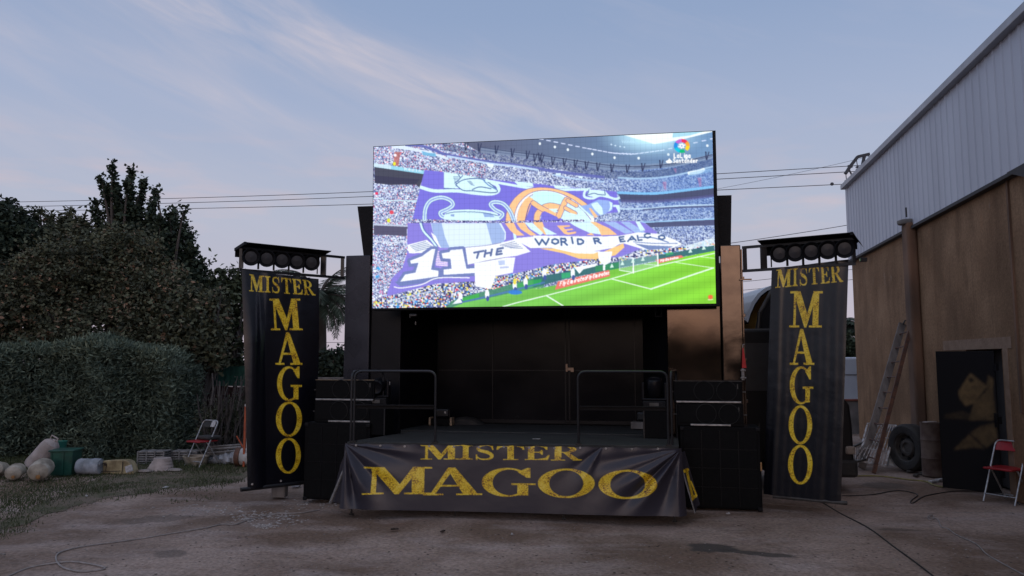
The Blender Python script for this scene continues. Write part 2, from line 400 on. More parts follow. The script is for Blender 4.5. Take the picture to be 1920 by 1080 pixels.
def glyph(ch, x, y):
    P = lambda pts: in_poly(x, y, pts)
    if ch == 'M':
        return (rc(x, y, 0, .94, .28, 1) | rc(x, y, .12, .03, .19, .97) | rc(x, y, 0, 0, .30, .055) | P([(.10, 1), (.31, 1), (.56, .30), (.50, .0), (.46, .0)]) |
                P([(.46, 0), (.52, 0), (.84, 1), (.72, 1), (.50, .24)]) | rc(x, y, .71, .03, .89, .97) | rc(x, y, .74, .94, 1, 1) | rc(x, y, .60, 0, 1, .055))
    if ch == 'I':
        return rc(x, y, .30, .03, .70, .97) | rc(x, y, 0, .945, 1, 1) | rc(x, y, 0, 0, 1, .055) | P([(.15, .05), (.85, .05), (.70, .14), (.30, .14)]) | P([(.15, .95), (.85, .95), (.70, .86), (.30, .86)])
    if ch == 'S':
        n = len(S_MID); w = [.028 + .072 * math.exp(-((i / n - .5) / .23) ** 2) for i in range(n)]
        return near_line(x, y, S_MID, w) | P([(.80, 1), (.86, 1), (.88, .66), (.82, .66)]) | P([(.08, .36), (.14, .36), (.16, 0), (.09, 0)])
    if ch == 'T':
        return rc(x, y, .39, .03, .63, .99) | rc(x, y, .03, .94, .99, 1) | P([(.0, .70), (.05, .70), (.12, .86), (.30, .95), (.02, .98)]) | P([(1, .70), (.95, .70), (.88, .86), (.70, .95), (.98, .98)]) | rc(x, y, .24, 0, .78, .055)
    if ch == 'E':
        return (rc(x, y, .13, .03, .38, .97) | rc(x, y, 0, .945, .90, 1) | rc(x, y, 0, 0, .92, .055) | rc(x, y, .3, .485, .68, .54) | P([(.90, 1), (.90, .70), (.85, .70), (.76, .88), (.5, .95)]) |
                P([(.92, 0), (1.0, .34), (.94, .34), (.82, .14), (.5, .05)]) | P([(.66, .36), (.72, .36), (.72, .67), (.66, .67), (.55, .52)]))
    if ch == 'R':
        return (rc(x, y, .12, .03, .34, .97) | rc(x, y, 0, 0, .46, .055) | rc(x, y, 0, .945, .50, 1) | (el(x, y, .46, .745, .36, .255) & ~el(x, y, .42, .745, .20, .20) & (x > .33)) |
                P([(.40, .50), (.58, .52), (.90, .08), (1.02, .05), (.98, .0), (.72, .0)]))
    if ch == 'A':
        return (P([(.42, 1), (.53, 1), (.20, .03), (.12, .03)]) | P([(.42, 1), (.54, 1), (.93, .03), (.68, .03), (.45, .80)]) | rc(x, y, 0, 0, .34, .055) | rc(x, y, .56, 0, 1, .055) | (rc(x, y, .26, .31, .66, .37)))
    if ch == 'G':
        ring = el(x, y, .47, .5, .47, .5) & ~el(x, y, .51, .5, .31, .445)
        return (ring & ~((x > .60) & (y > .12) & (y < .88))) | rc(x, y, .66, .05, .86, .42) | rc(x, y, .55, .41, 1, .465) | P([(.84, 1), (.90, 1), (.90, .66), (.83, .66), (.66, .86)]) | (ring & (x > .55) & (y > .82) & (x < .86))
    if ch == 'O':
        return el(x, y, .5, .5, .5, .5) & ~el(x, y, .5, .5, .30, .44)
STROKES = {  # plain letters, unit box
 'L': [[(.1, 1), (.1, 0), (.8, 0)]], 'a': [[(.8, .6), (.5, .66), (.15, .5), (.12, .2), (.35, 0), (.65, .08), (.8, .3)], [(.8, .62), (.8, 0)]],
 'i': [[(.5, .65), (.5, 0)], [(.5, .95), (.5, .96)]], 'g': [[(.8, .6), (.5, .66), (.15, .5), (.15, .15), (.45, 0), (.8, .15)], [(.8, .64), (.8, -.25), (.45, -.35), (.15, -.25)]],
 'S': [[(.85, .82), (.6, 1), (.25, .92), (.15, .72), (.45, .54), (.8, .36), (.82, .12), (.5, -.02), (.12, .12)]],
 'n': [[(.15, .64), (.15, 0)], [(.15, .45), (.5, .66), (.8, .5), (.8, 0)]], 't': [[(.4, 1), (.4, .1), (.75, 0)], [(.1, .66), (.8, .66)]],
 'd': [[(.8, 1), (.8, 0)], [(.8, .6), (.45, .66), (.15, .4), (.3, .03), (.8, .12)]], 'e': [[(.15, .34), (.82, .36), (.65, .64), (.3, .62), (.12, .35), (.3, .02), (.78, .08)]],
 'r': [[(.2, .65), (.2, 0)], [(.2, .4), (.5, .64), (.8, .6)]], 'F': [[(.1, 0), (.1, 1), (.8, 1)], [(.1, .52), (.65, .52)]], 'l': [[(.5, 1), (.5, 0)]],
 'y': [[(.1, .65), (.45, 0)], [(.85, .65), (.3, -.3)]], 'E': [[(.85, 1), (.12, 1), (.12, 0), (.85, 0)], [(.12, .5), (.7, .5)]],
 'm': [[(.05, .64), (.05, 0)], [(.05, .5), (.3, .66), (.48, .5), (.48, 0)], [(.48, .5), (.75, .66), (.95, .5), (.95, 0)]], 's': [[(.75, .55), (.45, .66), (.2, .5), (.6, .3), (.75, .12), (.4, 0), (.12, .1)]],
 'W': [[(0, 1), (.25, 0), (.5, .9), (.75, 0), (1, 1)]], 'O': [[(.5, 1), (.12, .8), (.08, .3), (.5, 0), (.9, .25), (.9, .75), (.5, 1)]],
 'R': [[(.1, 0), (.1, 1), (.7, .95), (.8, .7), (.6, .5), (.1, .48)], [(.5, .48), (.9, 0)]], 'D': [[(.1, 0), (.1, 1), (.6, .95), (.9, .6), (.85, .25), (.5, 0), (.1, 0)]],
 'T': [[(.5, 0), (.5, 1)], [(0, 1), (1, 1)]], 'H': [[(.1, 0), (.1, 1)], [(.9, 0), (.9, 1)], [(.1, .5), (.9, .5)]], 'A': [[(0, 0), (.5, 1), (1, 0)], [(.2, .35), (.8, .35)]],
 'C': [[(.9, .8), (.5, 1), (.12, .75), (.12, .25), (.5, 0), (.9, .2)]], 'c': [[(.8, .55), (.45, .66), (.15, .4), (.25, .05), (.8, .1)]],
}
def quad_uv(px, py, q):
    """unit coordinates (u right, v up) of points inside quad q = TL, TR, BR, BL (bilinear, two Newton steps)"""
    (ax, ay), (bx, by), (cx, cy), (dx, dy) = q
    u = (px - ax) / (bx - ax + 1e-9); v = (py - ay) / (dy - ay + 1e-9)
    for _ in range(6):
        X = ax * (1 - u) * (1 - v) + bx * u * (1 - v) + cx * u * v + dx * (1 - u) * v - px
        Yy = ay * (1 - u) * (1 - v) + by * u * (1 - v) + cy * u * v + dy * (1 - u) * v - py
        xu = (bx - ax) * (1 - v) + (cx - dx) * v; xv = (dx - ax) * (1 - u) + (cx - bx) * u
        yu = (by - ay) * (1 - v) + (cy - dy) * v; yv = (dy - ay) * (1 - u) + (cy - by) * u
        det = xu * yv - xv * yu; det = np.where(np.abs(det) < 1e-6, 1e-6, det)
        u = np.clip(u - (X * yv - Yy * xv) / det, -3, 4); v = np.clip(v - (Yy * xu - X * yu) / det, -3, 4)
    return u, 1 - v
def ink_word(px, py, q, letters):
    """letters: (char, u0, u1) across quad"""
    u, v = quad_uv(px, py, q); o = np.zeros(px.shape, bool)
    for ch, a, b in letters:
        xx = (u - a) / (b - a); m = (xx > -.05) & (xx < 1.05) & (v > -.05) & (v < 1.05)
        if m.any():
            r = np.zeros(px.shape, bool); r[m] = glyph(ch, xx[m], v[m]); o |= r
    return o
def box_down(a, k):
    h, w = a.shape[:2]
    return a.reshape(h // k, k, w // k, k, *a.shape[2:]).mean(axis=(1, 3))
def grid_faces(nu, nv):
    i = np.arange(nv - 1)[:, None] * nu + np.arange(nu - 1)[None, :]
    return np.stack([i, i + 1, i + nu + 1, i + nu], -1).reshape(-1, 4)

# ================================================================== SETTING: ground
_s1 = gnd(1335, 1024); _s2 = gnd(1420, 1034); _s3 = gnd(1690, 994); _s4 = gnd(320, 1038); _s5 = gnd(290, 972); _s6 = gnd(1660, 911)
STAINS = [(_s1[0], _s1[1], .27, .20, 0., .92), (_s2[0], _s2[1], .33, .10, .35, .85), (_s3[0], _s3[1], .25, .07, 0, .5), (_s4[0], _s4[1], .17, .14, 0, .5), (_s5[0], _s5[1], .45, .22, -.2, .42), (_s6[0], _s6[1], .35, .3, 0, .6)]
def ground_material():
    m = bpy.data.materials.new('trodden_dirt'); m.use_nodes = True; nt = m.node_tree; b = nt.nodes['Principled BSDF']
    N = nt.nodes.new; Lk = nt.links.new
    t = N('ShaderNodeTexCoord')
    def noise(s, d=6, st=(1, 1, 1), rg=.55):
        mp = N('ShaderNodeMapping'); mp.inputs['Scale'].default_value = st; Lk(t.outputs['Object'], mp.inputs[0])
        n = N('ShaderNodeTexNoise'); n.inputs['Scale'].default_value = s; n.inputs['Detail'].default_value = d
        n.inputs['Roughness'].default_value = rg; Lk(mp.outputs[0], n.inputs['Vector']); return n.outputs[0]
    def ramp(f, a, b_, ca, cb):
        r = N('ShaderNodeValToRGB'); e = r.color_ramp.elements; e[0].position = a; e[0].color = ca; e[1].position = b_; e[1].color = cb
        Lk(f, r.inputs[0]); return r.outputs[0]
    def mix(f, a, c, mode='MIX'):
        n = N('ShaderNodeMix'); n.data_type = 'RGBA'; n.blend_type = mode
        for i, v in ((0, f), (6, a), (7, c)):
            if isinstance(v, (int, float, tuple)): n.inputs[i].default_value = v
            else: Lk(v, n.inputs[i])
        return n.outputs[2]
    base = ramp(noise(.5, 8), .42, .60, (.170, .118, .088, 1), (.345, .268, .226, 1))
    base = mix(ramp(noise(.9, 5, (1, 2.2, 1)), .5, .72, (0, 0, 0, 1), (.7, .7, .7, 1)), base, (.38, .318, .295, 1))
    red = mix(ramp(noise(1.7, 6, (1, 1.6, 1), .65), .56, .74, (0, 0, 0, 1), (.65, .65, .65, 1)), base, (.20, .125, .092, 1))
    fine = mix(.55, red, ramp(noise(26, 6), .30, .72, (.42, .41, .40, 1), (1.5, 1.5, 1.52, 1)), 'MULTIPLY')
    spots = mix(ramp(noise(9, 3, (1, 1.5, 1)), .70, .735, (0, 0, 0, 1), (.75, .75, .75, 1)), fine, (.03, .022, .02, 1))
    spots2 = mix(ramp(noise(38, 2), .73, .76, (0, 0, 0, 1), (.8, .8, .8, 1)), spots, (.025, .018, .016, 1))
    # oily damp stains soaked into the dirt: ragged ellipses at measured spots
    cur = spots2
    for (sx_, sy_, rx_, ry_, skew, dark) in STAINS:
        sep = N('ShaderNodeSeparateXYZ'); Lk(t.outputs['Object'], sep.inputs[0])
        def mm(op, a, c):
            n = N('ShaderNodeMath'); n.operation = op
            for i, v in ((0, a), (1, c)):
                if isinstance(v, (int, float)): n.inputs[i].default_value = v
                else: Lk(v, n.inputs[i])
            return n.outputs[0]
        dx = mm('SUBTRACT', sep.outputs[0], sx_); dy = mm('SUBTRACT', sep.outputs[1], sy_); dy = mm('ADD', dy, mm('MULTIPLY', dx, skew))
        d = mm('SQRT', mm('ADD', mm('POWER', mm('DIVIDE', dx, rx_), 2.0), mm('POWER', mm('DIVIDE', dy, ry_), 2.0)), 0)
        d = mm('ADD', d, mm('MULTIPLY', mm('SUBTRACT', noise(5.5, 6), .5), 1.5))
        mr = N('ShaderNodeMapRange'); mr.inputs[1].default_value = 1.12; mr.inputs[2].default_value = .82; mr.inputs[3].default_value = 0; mr.inputs[4].default_value = dark; Lk(d, mr.inputs[0])
        cur = mix(mr.outputs[0], cur, (.062, .055, .050, 1))
    Lk(cur, b.inputs['Base Color'])
    b.inputs['Roughness'].default_value = .88; b.inputs['Specular IOR Level'].default_value = .25
    ad = N('ShaderNodeMath'); ad.operation = 'ADD'; Lk(noise(18, 6), ad.inputs[0])
    mu = N('ShaderNodeMath'); mu.operation = 'MULTIPLY'; mu.inputs[1].default_value = 3.0; Lk(noise(2.2, 4), mu.inputs[0]); Lk(mu.outputs[0], ad.inputs[1])
    bp = N('ShaderNodeBump'); bp.inputs['Strength'].default_value = .55; bp.inputs['Distance'].default_value = .035
    Lk(ad.outputs[0], bp.inputs['Height']); Lk(bp.outputs[0], b.inputs['Normal'])
    return m
M['dirt'] = ground_material()
gx = np.concatenate([[-600, -200, -80, -40], np.linspace(-22, 22, 150), [40, 80, 200, 600]])
gy = np.concatenate([[-600, -150, -50, -20], np.linspace(-6, 26, 110), [50, 100, 300, 1200]])
GX, GY = np.meshgrid(gx, gy)
def ground_h(x, y):
    x = np.asarray(x, float); y = np.asarray(y, float)
    return (.012 * np.sin(x * 1.7 + y * .9) + .010 * np.sin(x * .8 - y * 1.9 + 1) + .006 * np.sin(x * 4.1 + y * 3.3)) * (np.abs(x) < 20) - .012
g = np_mesh('ground', np.stack([GX, GY, ground_h(GX, GY)], -1).reshape(-1, 3), grid_faces(len(gx), len(gy)), M['dirt'], smooth=True)
tag(g, 'bare brown dirt yard with mauve trodden patches', None, kind='structure')

# ================================================================== TRAILER STAGE
TY, TR = 10.69, math.atan(.198)
trailer = thing('stage_trailer', 'long black trailer opened up as a stage with tall side columns', 'trailer', (0, TY, 0), -TR)
TU = (math.cos(TR), -math.sin(TR)); TN = (math.sin(TR), math.cos(TR))
def tl(u, v, z): return (u * TU[0] + v * TN[0], TY + u * TU[1] + v * TN[1], z)
def tpx(px, py, v=0):               # trailer coordinates (u, z) of a surveyed point in the plane v
    x, y, z = ray(px, py); oy = TY + v * TN[1]; ox = v * TN[0]
    # x*t = ox + u*TU0 ; y*t = oy + u*TU1
    t = (oy * TU[0] - ox * TU[1]) / (y * TU[0] - x * TU[1]); u = (x * t - ox) / TU[0]
    return u, CAM[2] + z * t
T = trailer
FZ = .885
def tb(name, m, u0, u1, v0, v1, z0, z1, bevel=.008, **k):
    return MB().box(((u0 + u1) / 2, (v0 + v1) / 2, (z0 + z1) / 2), (u1 - u0, v1 - v0, z1 - z0)).build(name, m, k.get('parent', T), bevel=bevel)
cl_ = tb('column', M['column'], -2.56, -2.165, 0.0, .5, .55, 3.47, .012)
cr_ = tb('column', M['dented'], 2.90, 3.17, -.03, .5, .55, 3.46, .012); cr_['label'] = 'dented sheet metal column, tinted brown for the reflected glow'
# loose sheet flange on the right column with its bolts
fl = MB().box((3.182, .02, 2.1), (.02, .06, 2.6))
for z in (1.35, 1.9, 2.5, 3.0): fl.box((3.196, .0, z), (.03, .03, .05))
fl.bar((3.14, -.05, 2.98), (3.30, -.06, 2.98), .02)
fl.build('column_flange', M['dented'], T, bevel=.003)
tb('side_panel', M['panel'], 2.175, 2.885, .03, .09, .60, 2.95, .006)['label'] = 'glossy black stained side panel, tinted brown for the reflected glow'
tb('side_panel', M['blackpaint'], -2.155, -1.69, .05, .11, .60, 2.95, .006)
# recess
BV = 1.32
V = []
def splay(u0, u1, name):
    mb = MB(); d = .05 if u0 < 0 else -.05
    mb.prism([(u0, .12), (u1, BV), (u1 - d, BV), (u0 - d, .12)], lambda a, b: (a, b, FZ + .004), lambda a, b: (a, b, 2.95))
    return mb.build(name, M['blackpaint'], T)
splay(-1.70, -1.51, 'inner_wall'); splay(2.185, 1.82, 'inner_wall')
bw = tb('back_wall', M['backwall'], -1.505, 1.815, BV, BV + .06, FZ + .004, 2.95, .004)
mb = MB()
for px in (924,): mb.box((tpx(px, 690, BV)[0], BV - .006, 1.92), (.014, .008, 2.05))
for u in (tpx(1064, 690, BV)[0] - .03, tpx(1064, 690, BV)[0] + .03): mb.box((u, BV - .008, 1.92), (.022, .012, 2.05))
mb.box((tpx(1205, 690, BV)[0] - .12, BV - .008, 1.92), (.012, .012, 2.05))
mb.box((.15, BV - .006, 1.735), (3.25, .008, .016))
for z in (2.92, .93): mb.box((.15, BV - .008, z), (3.3, .012, .05))
mb.build('seam', M['blackpaint'], bw)
u, z = tpx(1070, 692, BV)
lb = MB().box((u, BV - .03, z), (.10, .03, .045)).box((u - .06, BV - .02, z + .02), (.03, .02, .12)).box((u + .03, BV - .045, z - .02), (.05, .02, .05))
lb.build('latch', M['brass'], bw, bevel=.006)
tb('ceiling', M['blackmatt'], -1.74, 2.22, .0, BV + .06, 2.955, 3.0)
fl = tb('floor', M['floor'], -1.66, 2.14, .02, BV, FZ - .10, FZ, .004)
tb('chassis', M['blackmatt'], -2.5, 3.1, .13, 2.35, .50, .78)
tb('rear_body', M['blackmatt'], -2.5, 3.1, BV + .07, 2.4, .79, 3.40)
for u in (-1.9, -1.0, 2.5):
    w = MB().lathe([(.06, -.13), (.47, -.13), (.50, -.08), (.50, .08), (.47, .13), (.06, .13)], (u, 1.2, .50), Matrix.Rotation(R(90), 3, 'X'), 28).build('wheel', M['rubber'], T, smooth=True)
    MB().lathe([(.0, -.135), (.28, -.135), (.30, -.11), (.28, -.10)], (u, 1.2, .50), Matrix.Rotation(R(90), 3, 'X'), 24).build('rim', M['rim'], w, smooth=True)
for u in (-2.45, 3.05):
    MB().box((u, .3, .28), (.12, .12, .56)).box((u, .3, .02), (.28, .28, .04)).build('support_foot', M['tube'], T, bevel=.006)
# raised lid behind the screen
u0, z0 = tpx(676, 390, .35); u1, z1 = tpx(690, 480, .35); u2, z2 = tpx(1372, 365, .2); u3, z3 = tpx(1370, 460, .2)
lid = MB(); P = [(u0, z0), (u2, z2), (u3 + .0, 3.35), (u1, 3.35)]
lid.prism(P, lambda a, b: (a, .22, b), lambda a, b: (a, .30, b)); lid.build('raised_lid', M['blackmatt'], T, bevel=.006)
for u in (-1.2, 1.6): MB().box((u, .12, 3.4), (.12, .12, .9)).build('lid_post', M['tube'], T, bevel=.006)
# small fittings under the screen
u, z = tpx(777, 591, .14)
MB().box((u, .10, z), (.11, .05, .035)).box((u - .05, .10, z - .02), (.012, .05, .05)).build('grab_handle', M['silver'], T, bevel=.006)
MB().box((u + .03, .12, z - .12), (.015, .03, .05)).build('hook', M['silver'], T, bevel=.004)
MB().tube([tuple(x) for x in [(2.02, .1, 2.62), (2.02, .05, 2.50), (2.10, .05, 2.50), (2.10, .1, 2.62)]], .016).build('grab_handle', M['tube'], T)

# wings with their lamp racks -----------------------------------------
def wing(side):
    if side < 0:
        A = Vector((-2.53, 11.18, 0)); B = Vector((-3.735, 10.15, 0)); zt, zb = 3.44, 3.13; r0 = .22
    else:
        A = Vector((3.13, 10.05, 0)); B = Vector((4.30, 9.27, 0)); zt, zb = 3.42, 3.10; r0 = .16
    d = (B - A); Ln = d.length; d.normalize(); n = Vector((0, 0, 1)).cross(d)
    if n.y > 0: n = -n
    P = lambda s, f, z: A + d * s + n * f + Vector((0, 0, z))
    fr = MB()
    for z in (zt, zb): fr.bar(P(.0, 0, z), P(Ln, 0, z), .035)
    fr.bar(P(.03, 0, zb + .018), P(.03, 0, zt - .018), .045); fr.bar(P(r0 + .12, 0, zb + .018), P(r0 + .12, 0, zt - .018), .075, .05)
    fr.bar(P(Ln - .02, 0, zb + .018), P(Ln - .02, 0, zt - .018), .04)
    fr.build('wing_frame', M['tube'], T, world=True)
    # sloping rain hood over the lamps: front lip hangs a little
    hd = MB(); s0, s1 = r0 + .10, Ln + .0
    pts = [(-.18, -.045), (-.18, -.037), (.20, .020), (.20, .010), (-.165, -.045)]
    fa = [P(s0, f, zt + .03 + z) for f, z in pts]; fb = [P(s1, f, zt + .03 + z) for f, z in pts]; m_ = len(pts)
    hd.add(fa + fb, [tuple(range(m_)), tuple(range(m_, 2 * m_))[::-1]] + [(i, (i + 1) % m_, (i + 1) % m_ + m_, i + m_) for i in range(m_)])
    hd.bar(P(s1, -.17, zt - .015), P(s1, .20, zt + .035), .03, .04)
    if side > 0: hd.add([P(s1, .20, zt + .045), P(s1, -.16, zt - .0), P(s1 + .08, -.16, zt - .11), P(s1 + .08, .19, zt - .06)], [(0, 1, 2, 3)])
    hd.add([P(s0, -.17, zt - .115), P(s1, -.17, zt - .115), P(s1, -.17, zt - .005), P(s0, -.17, zt - .005), P(s0, -.18, zt - .115), P(s1, -.18, zt - .115), P(s1, -.18, zt - .005), P(s0, -.18, zt - .005)], [(0, 1, 2, 3), (4, 7, 6, 5), (0, 4, 5, 1), (0, 3, 7, 4), (1, 5, 6, 2)])
    hd.build('rain_hood', M['blackmatt'], T, world=True)
    # lamps
    sp = (Ln - r0 - .26) / 5
    for k in range(5):
        s = r0 + .24 + sp * (k + .5)
        c = P(s, .06, zt - .125)
        order = ['innermost', 'second from the trailer', 'middle', 'second from the outer end', 'outermost'][k]
        t = thing('stage_spotlight', f"round black spotlight, {order} of five under the {'left' if side < 0 else 'right'} hood", 'spotlight', tuple(c), 0, 'round spotlights hung under the wing hoods')
        tilt = Matrix.Rotation(R(12), 3, 'X') if side < 0 else Matrix.Rotation(R(8), 3, 'X')
        ang = math.atan2(n.y, n.x) - math.atan2(-1, 0)
        rm = Matrix.Rotation(ang * .55, 3, 'Z') @ Matrix.Rotation(R(90 + 10), 3, 'X')
        MB().lathe([(.03, -.16), (.075, -.15), (.10, -.05), (.112, .05), (.120, .09), (.112, .10), (.080, .07)], (0, 0, 0), rm, 20).build('housing', M['blackmatt'], t, smooth=True)
        MB().lathe([(0, .085), (.078, .078)], (0, 0, 0), rm, 20).build('lens', M['lampglass'], t, smooth=True)
        y = MB(); e = d * .105
        for q in (-1, 1): y.bar(e * q + Vector((0, 0, .0)), e * q + Vector((0, 0, zb - c.z + .02)) , .014)
        y.bar(-e, e, .014); y.build('yoke', M['tube'], t)
    return A, B, d, n, Ln, zb
WL = wing(-1); WR = wing(1)

# ================================================================== PRINTED BANNERS
def vinyl(base, rough, name):
    m = bpy.data.materials.new(name); m.use_nodes = True; nt = m.node_tree; b = nt.nodes['Principled BSDF']
    N = nt.nodes.new; Lk = nt.links.new; t = N('ShaderNodeTexCoord')
    def noise(s, d=5, st=(1, 1, 1)):
        mp = N('ShaderNodeMapping'); mp.inputs['Scale'].default_value = st; Lk(t.outputs['Object'], mp.inputs[0])
        n = N('ShaderNodeTexNoise'); n.inputs['Scale'].default_value = s; n.inputs['Detail'].default_value = d; Lk(mp.outputs[0], n.inputs['Vector']); return n.outputs[0]
    r = N('ShaderNodeValToRGB'); e = r.color_ramp.elements
    e[0].position = .36; e[0].color = (.14, .05, .015, 1); e[1].position = .44; e[1].color = (.60, .36, .02, 1)
    k = e.new(.52); k.color = (.88, .62, .025, 1); k = e.new(.70); k.color = (.95, .76, .16, 1)
    mp = N('ShaderNodeMath'); mp.operation = 'MULTIPLY_ADD'; mp.inputs[1].default_value = .55; Lk(noise(55, 4, (1, 1, 1.4)), mp.inputs[0])
    m3 = N('ShaderNodeMath'); m3.operation = 'MULTIPLY'; m3.inputs[1].default_value = .45; Lk(noise(9, 4), m3.inputs[0]); Lk(m3.outputs[0], mp.inputs[2])
    Lk(mp.outputs[0], r.inputs[0])
    a = N('ShaderNodeAttribute'); a.attribute_name = 'ink'
    mx = N('ShaderNodeMix'); mx.data_type = 'RGBA'; Lk(a.outputs['Fac'], mx.inputs[0]); mx.inputs[6].default_value = base; Lk(r.outputs[0], mx.inputs[7])
    Lk(mx.outputs[2], b.inputs['Base Color']); b.inputs['Roughness'].default_value = rough; b.inputs['Specular IOR Level'].default_value = .42
    bp = N('ShaderNodeBump'); bp.inputs['Strength'].default_value = .25; bp.inputs['Distance'].default_value = .03; Lk(noise(3, 3), bp.inputs['Height']); Lk(bp.outputs[0], b.inputs['Normal'])
    return m
M['vinyl'] = vinyl((.0045, .005, .009, 1), .27, 'printed_black_vinyl')
M['vinyl_front'] = vinyl((.034, .032, .045, 1), .34, 'lightened_black_vinyl')  # same black vinyl, paler base colour for the sky the skirt reflects

def printed_sheet(name, corners, nu, nv, words, disp, parent=None, loc=None, k=3):
    """corners TL TR BR BL in the world; words(px,py)->bool in surveyed picture coordinates of the flat sheet; disp(s,t)->offset vectors"""
    TL, TR_, BR, BL = [np.array(c, float) for c in corners]
    def pos(s, t):
        s = s[..., None]; t = t[..., None]
        return TL * (1 - s) * (1 - t) + TR_ * s * (1 - t) + BR * s * t + BL * (1 - s) * t
    s1 = np.linspace(0, 1, nu); t1 = np.linspace(0, 1, nv)
    S, Tt = np.meshgrid(s1, t1)
    if words:
        ds, dt = 1 / (nu - 1), 1 / (nv - 1)
        off = (np.arange(k) - (k - 1) / 2) / k
        sf = (s1[:, None] + off[None] * ds).ravel(); tf = (t1[:, None] + off[None] * dt).ravel()
        SF, TF = np.meshgrid(sf, tf); Pf = pos(SF, TF)
        px, py = proj(Pf[..., 0], Pf[..., 1], Pf[..., 2])
        ink = box_down(words(px, py).astype(float), k)
    else: ink = np.zeros(S.shape)
    P = pos(S, Tt) + disp(S, Tt)
    o = np_mesh(name, P.reshape(-1, 3), grid_faces(nu, nv), M['vinyl_front'] if parent is not None and parent.name == 'skirt_banner' else M['vinyl'], parent, smooth=True, world=True, loc=loc, attrs={'ink': ink.ravel()})
    return o

def side_words(q, boxes, mister):
    def f(px, py):
        o = ink_word(px, py, q, mister)
        for ch, (x0, y0, x1, y1), sh in boxes:
            m = (px > x0 - 6) & (px < x1 + 6) & (py > y0 - 4) & (py < y1 + 4)
            if m.any():
                yy = (y1 - py[m]) / (y1 - y0); xx = (px[m] - x0 - sh * yy) / (x1 - x0)
                r = np.zeros(px.shape, bool); r[m] = glyph(ch, xx, yy) & (xx >= 0) & (xx <= 1) & (yy >= 0) & (yy <= 1); o |= r
        return o
    return f
MIS = [('M', 0, .235), ('I', .245, .325), ('S', .345, .475), ('T', .49, .645), ('E', .66, .80), ('R', .81, .985)]
# left banner
bl = thing('hanging_banner', 'tall black banner with gold lettering hung from the left wing', 'banner', (-3.3, 10.5, 0), 0, 'tall black banners on the trailer wings')
TLc = at(453, 506, 10.13); TRc = at(597, 523, 10.76); BRc = at(583, 903, 10.66); BLc = at(464, 917, 10.02)
nL = np.array([WL[3].x, WL[3].y, 0])
def dispL(s, t):
    d = .05 * np.sin(math.pi * np.clip(s / .28, 0, 1)) * np.clip(t * 3, 0, 1) * (1 - .4 * t) + .022 * np.sin(s * 9 + t * 2) * t * (1 - t) * 3
    d -= .03 * np.exp(-((s - .26 + .15 * t) / .06) ** 2) * (1 - t)
    d += .010 * np.sin(s * 26 + t * 3) * np.exp(-t * 7)
    bul = .055 * np.sin(math.pi * np.clip(t, 0, 1)) * s ** 2 + .0 * s        # right edge swings out half way down
    tx = np.array([.76, .65, 0])
    return d[..., None] * nL + bul[..., None] * tx
sh = printed_sheet('banner_sheet', (TLc, TRc, BRc, BLc), 200, 420,
    side_words([(467, 514), (589, 527), (592, 554), (466, 546)],
      [('M', (508, 560, 564, 619), -3), ('A', (516, 623, 562, 684), 0), ('G', (519, 687, 561, 752), 0), ('O', (517, 753, 562, 819), 0), ('O', (517, 821, 562, 888), 0)], MIS), dispL, bl)
mb = MB(); mb.tube([np.array(BLc) + np.array([-.07, -.05, .0]), np.array(BRc) + np.array([.03, .03, .0])], .028, 10)
mb.build('bottom_pole', M['tube'], bl, world=True, smooth=True)
for s in (.06, .5, .93):
    q = np.array(BLc) * (1 - s) + np.array(BRc) * s; mb = MB(); mb.lathe([(.006, -.004), (.014, -.004), (.014, .004), (.006, .004)], tuple(q + nL * .02 + np.array([0, 0, .06])), Matrix.Rotation(R(90), 3, 'X'), 12); mb.build('eyelet', M['silver'], bl, world=True)
# right banner
br = thing('hanging_banner', 'tall black banner with gold lettering hung from the right wing', 'banner', (3.9, 9.6, 0), 0, 'tall black banners on the trailer wings')
TLc = at(1447, 504, 9.81); TRc = at(1591, 486, 9.33); BRc = at(1577, 941, 9.29); BLc = at(1432, 926, 9.80)
nR = np.array([WR[3].x, WR[3].y, 0])
def dispR(s, t):
    d = .010 * np.sin(s * 8 + 1) * np.clip(t * 2, 0, 1) + .02 * np.sin(math.pi * s) * t + .006 * np.exp(-((s - .12) / .05) ** 2) - .012 * np.exp(-((s - .8) / .07) ** 2) * t
    d += .0012 * np.sin(s * 60 + np.sin(t * 8) * .6) * np.clip(t * 3, 0, 1) + .008 * np.sin(s * 24) * np.exp(-t * 8)
    return d[..., None] * nR
printed_sheet('banner_sheet', (TLc, TRc, BRc, BLc), 200, 440,
    side_words([(1456, 506), (1579, 496), (1583, 528), (1454, 540)],
      [('M', (1480, 546, 1541, 614), 2), ('A', (1481, 617, 1527, 684), 0), ('G', (1481, 687, 1525, 758), 0), ('O', (1479, 760, 1523, 833), 0), ('O', (1478, 834, 1524, 908), 0)], MIS), dispR, br)
mb = MB(); mb.tube([np.array(BLc) + np.array([.1, -.05, -.02]), np.array(BRc) + np.array([.06, -.03, -.01])], .025, 10)
mb.build('bottom_pole', M['rim'], br, world=True, smooth=True)

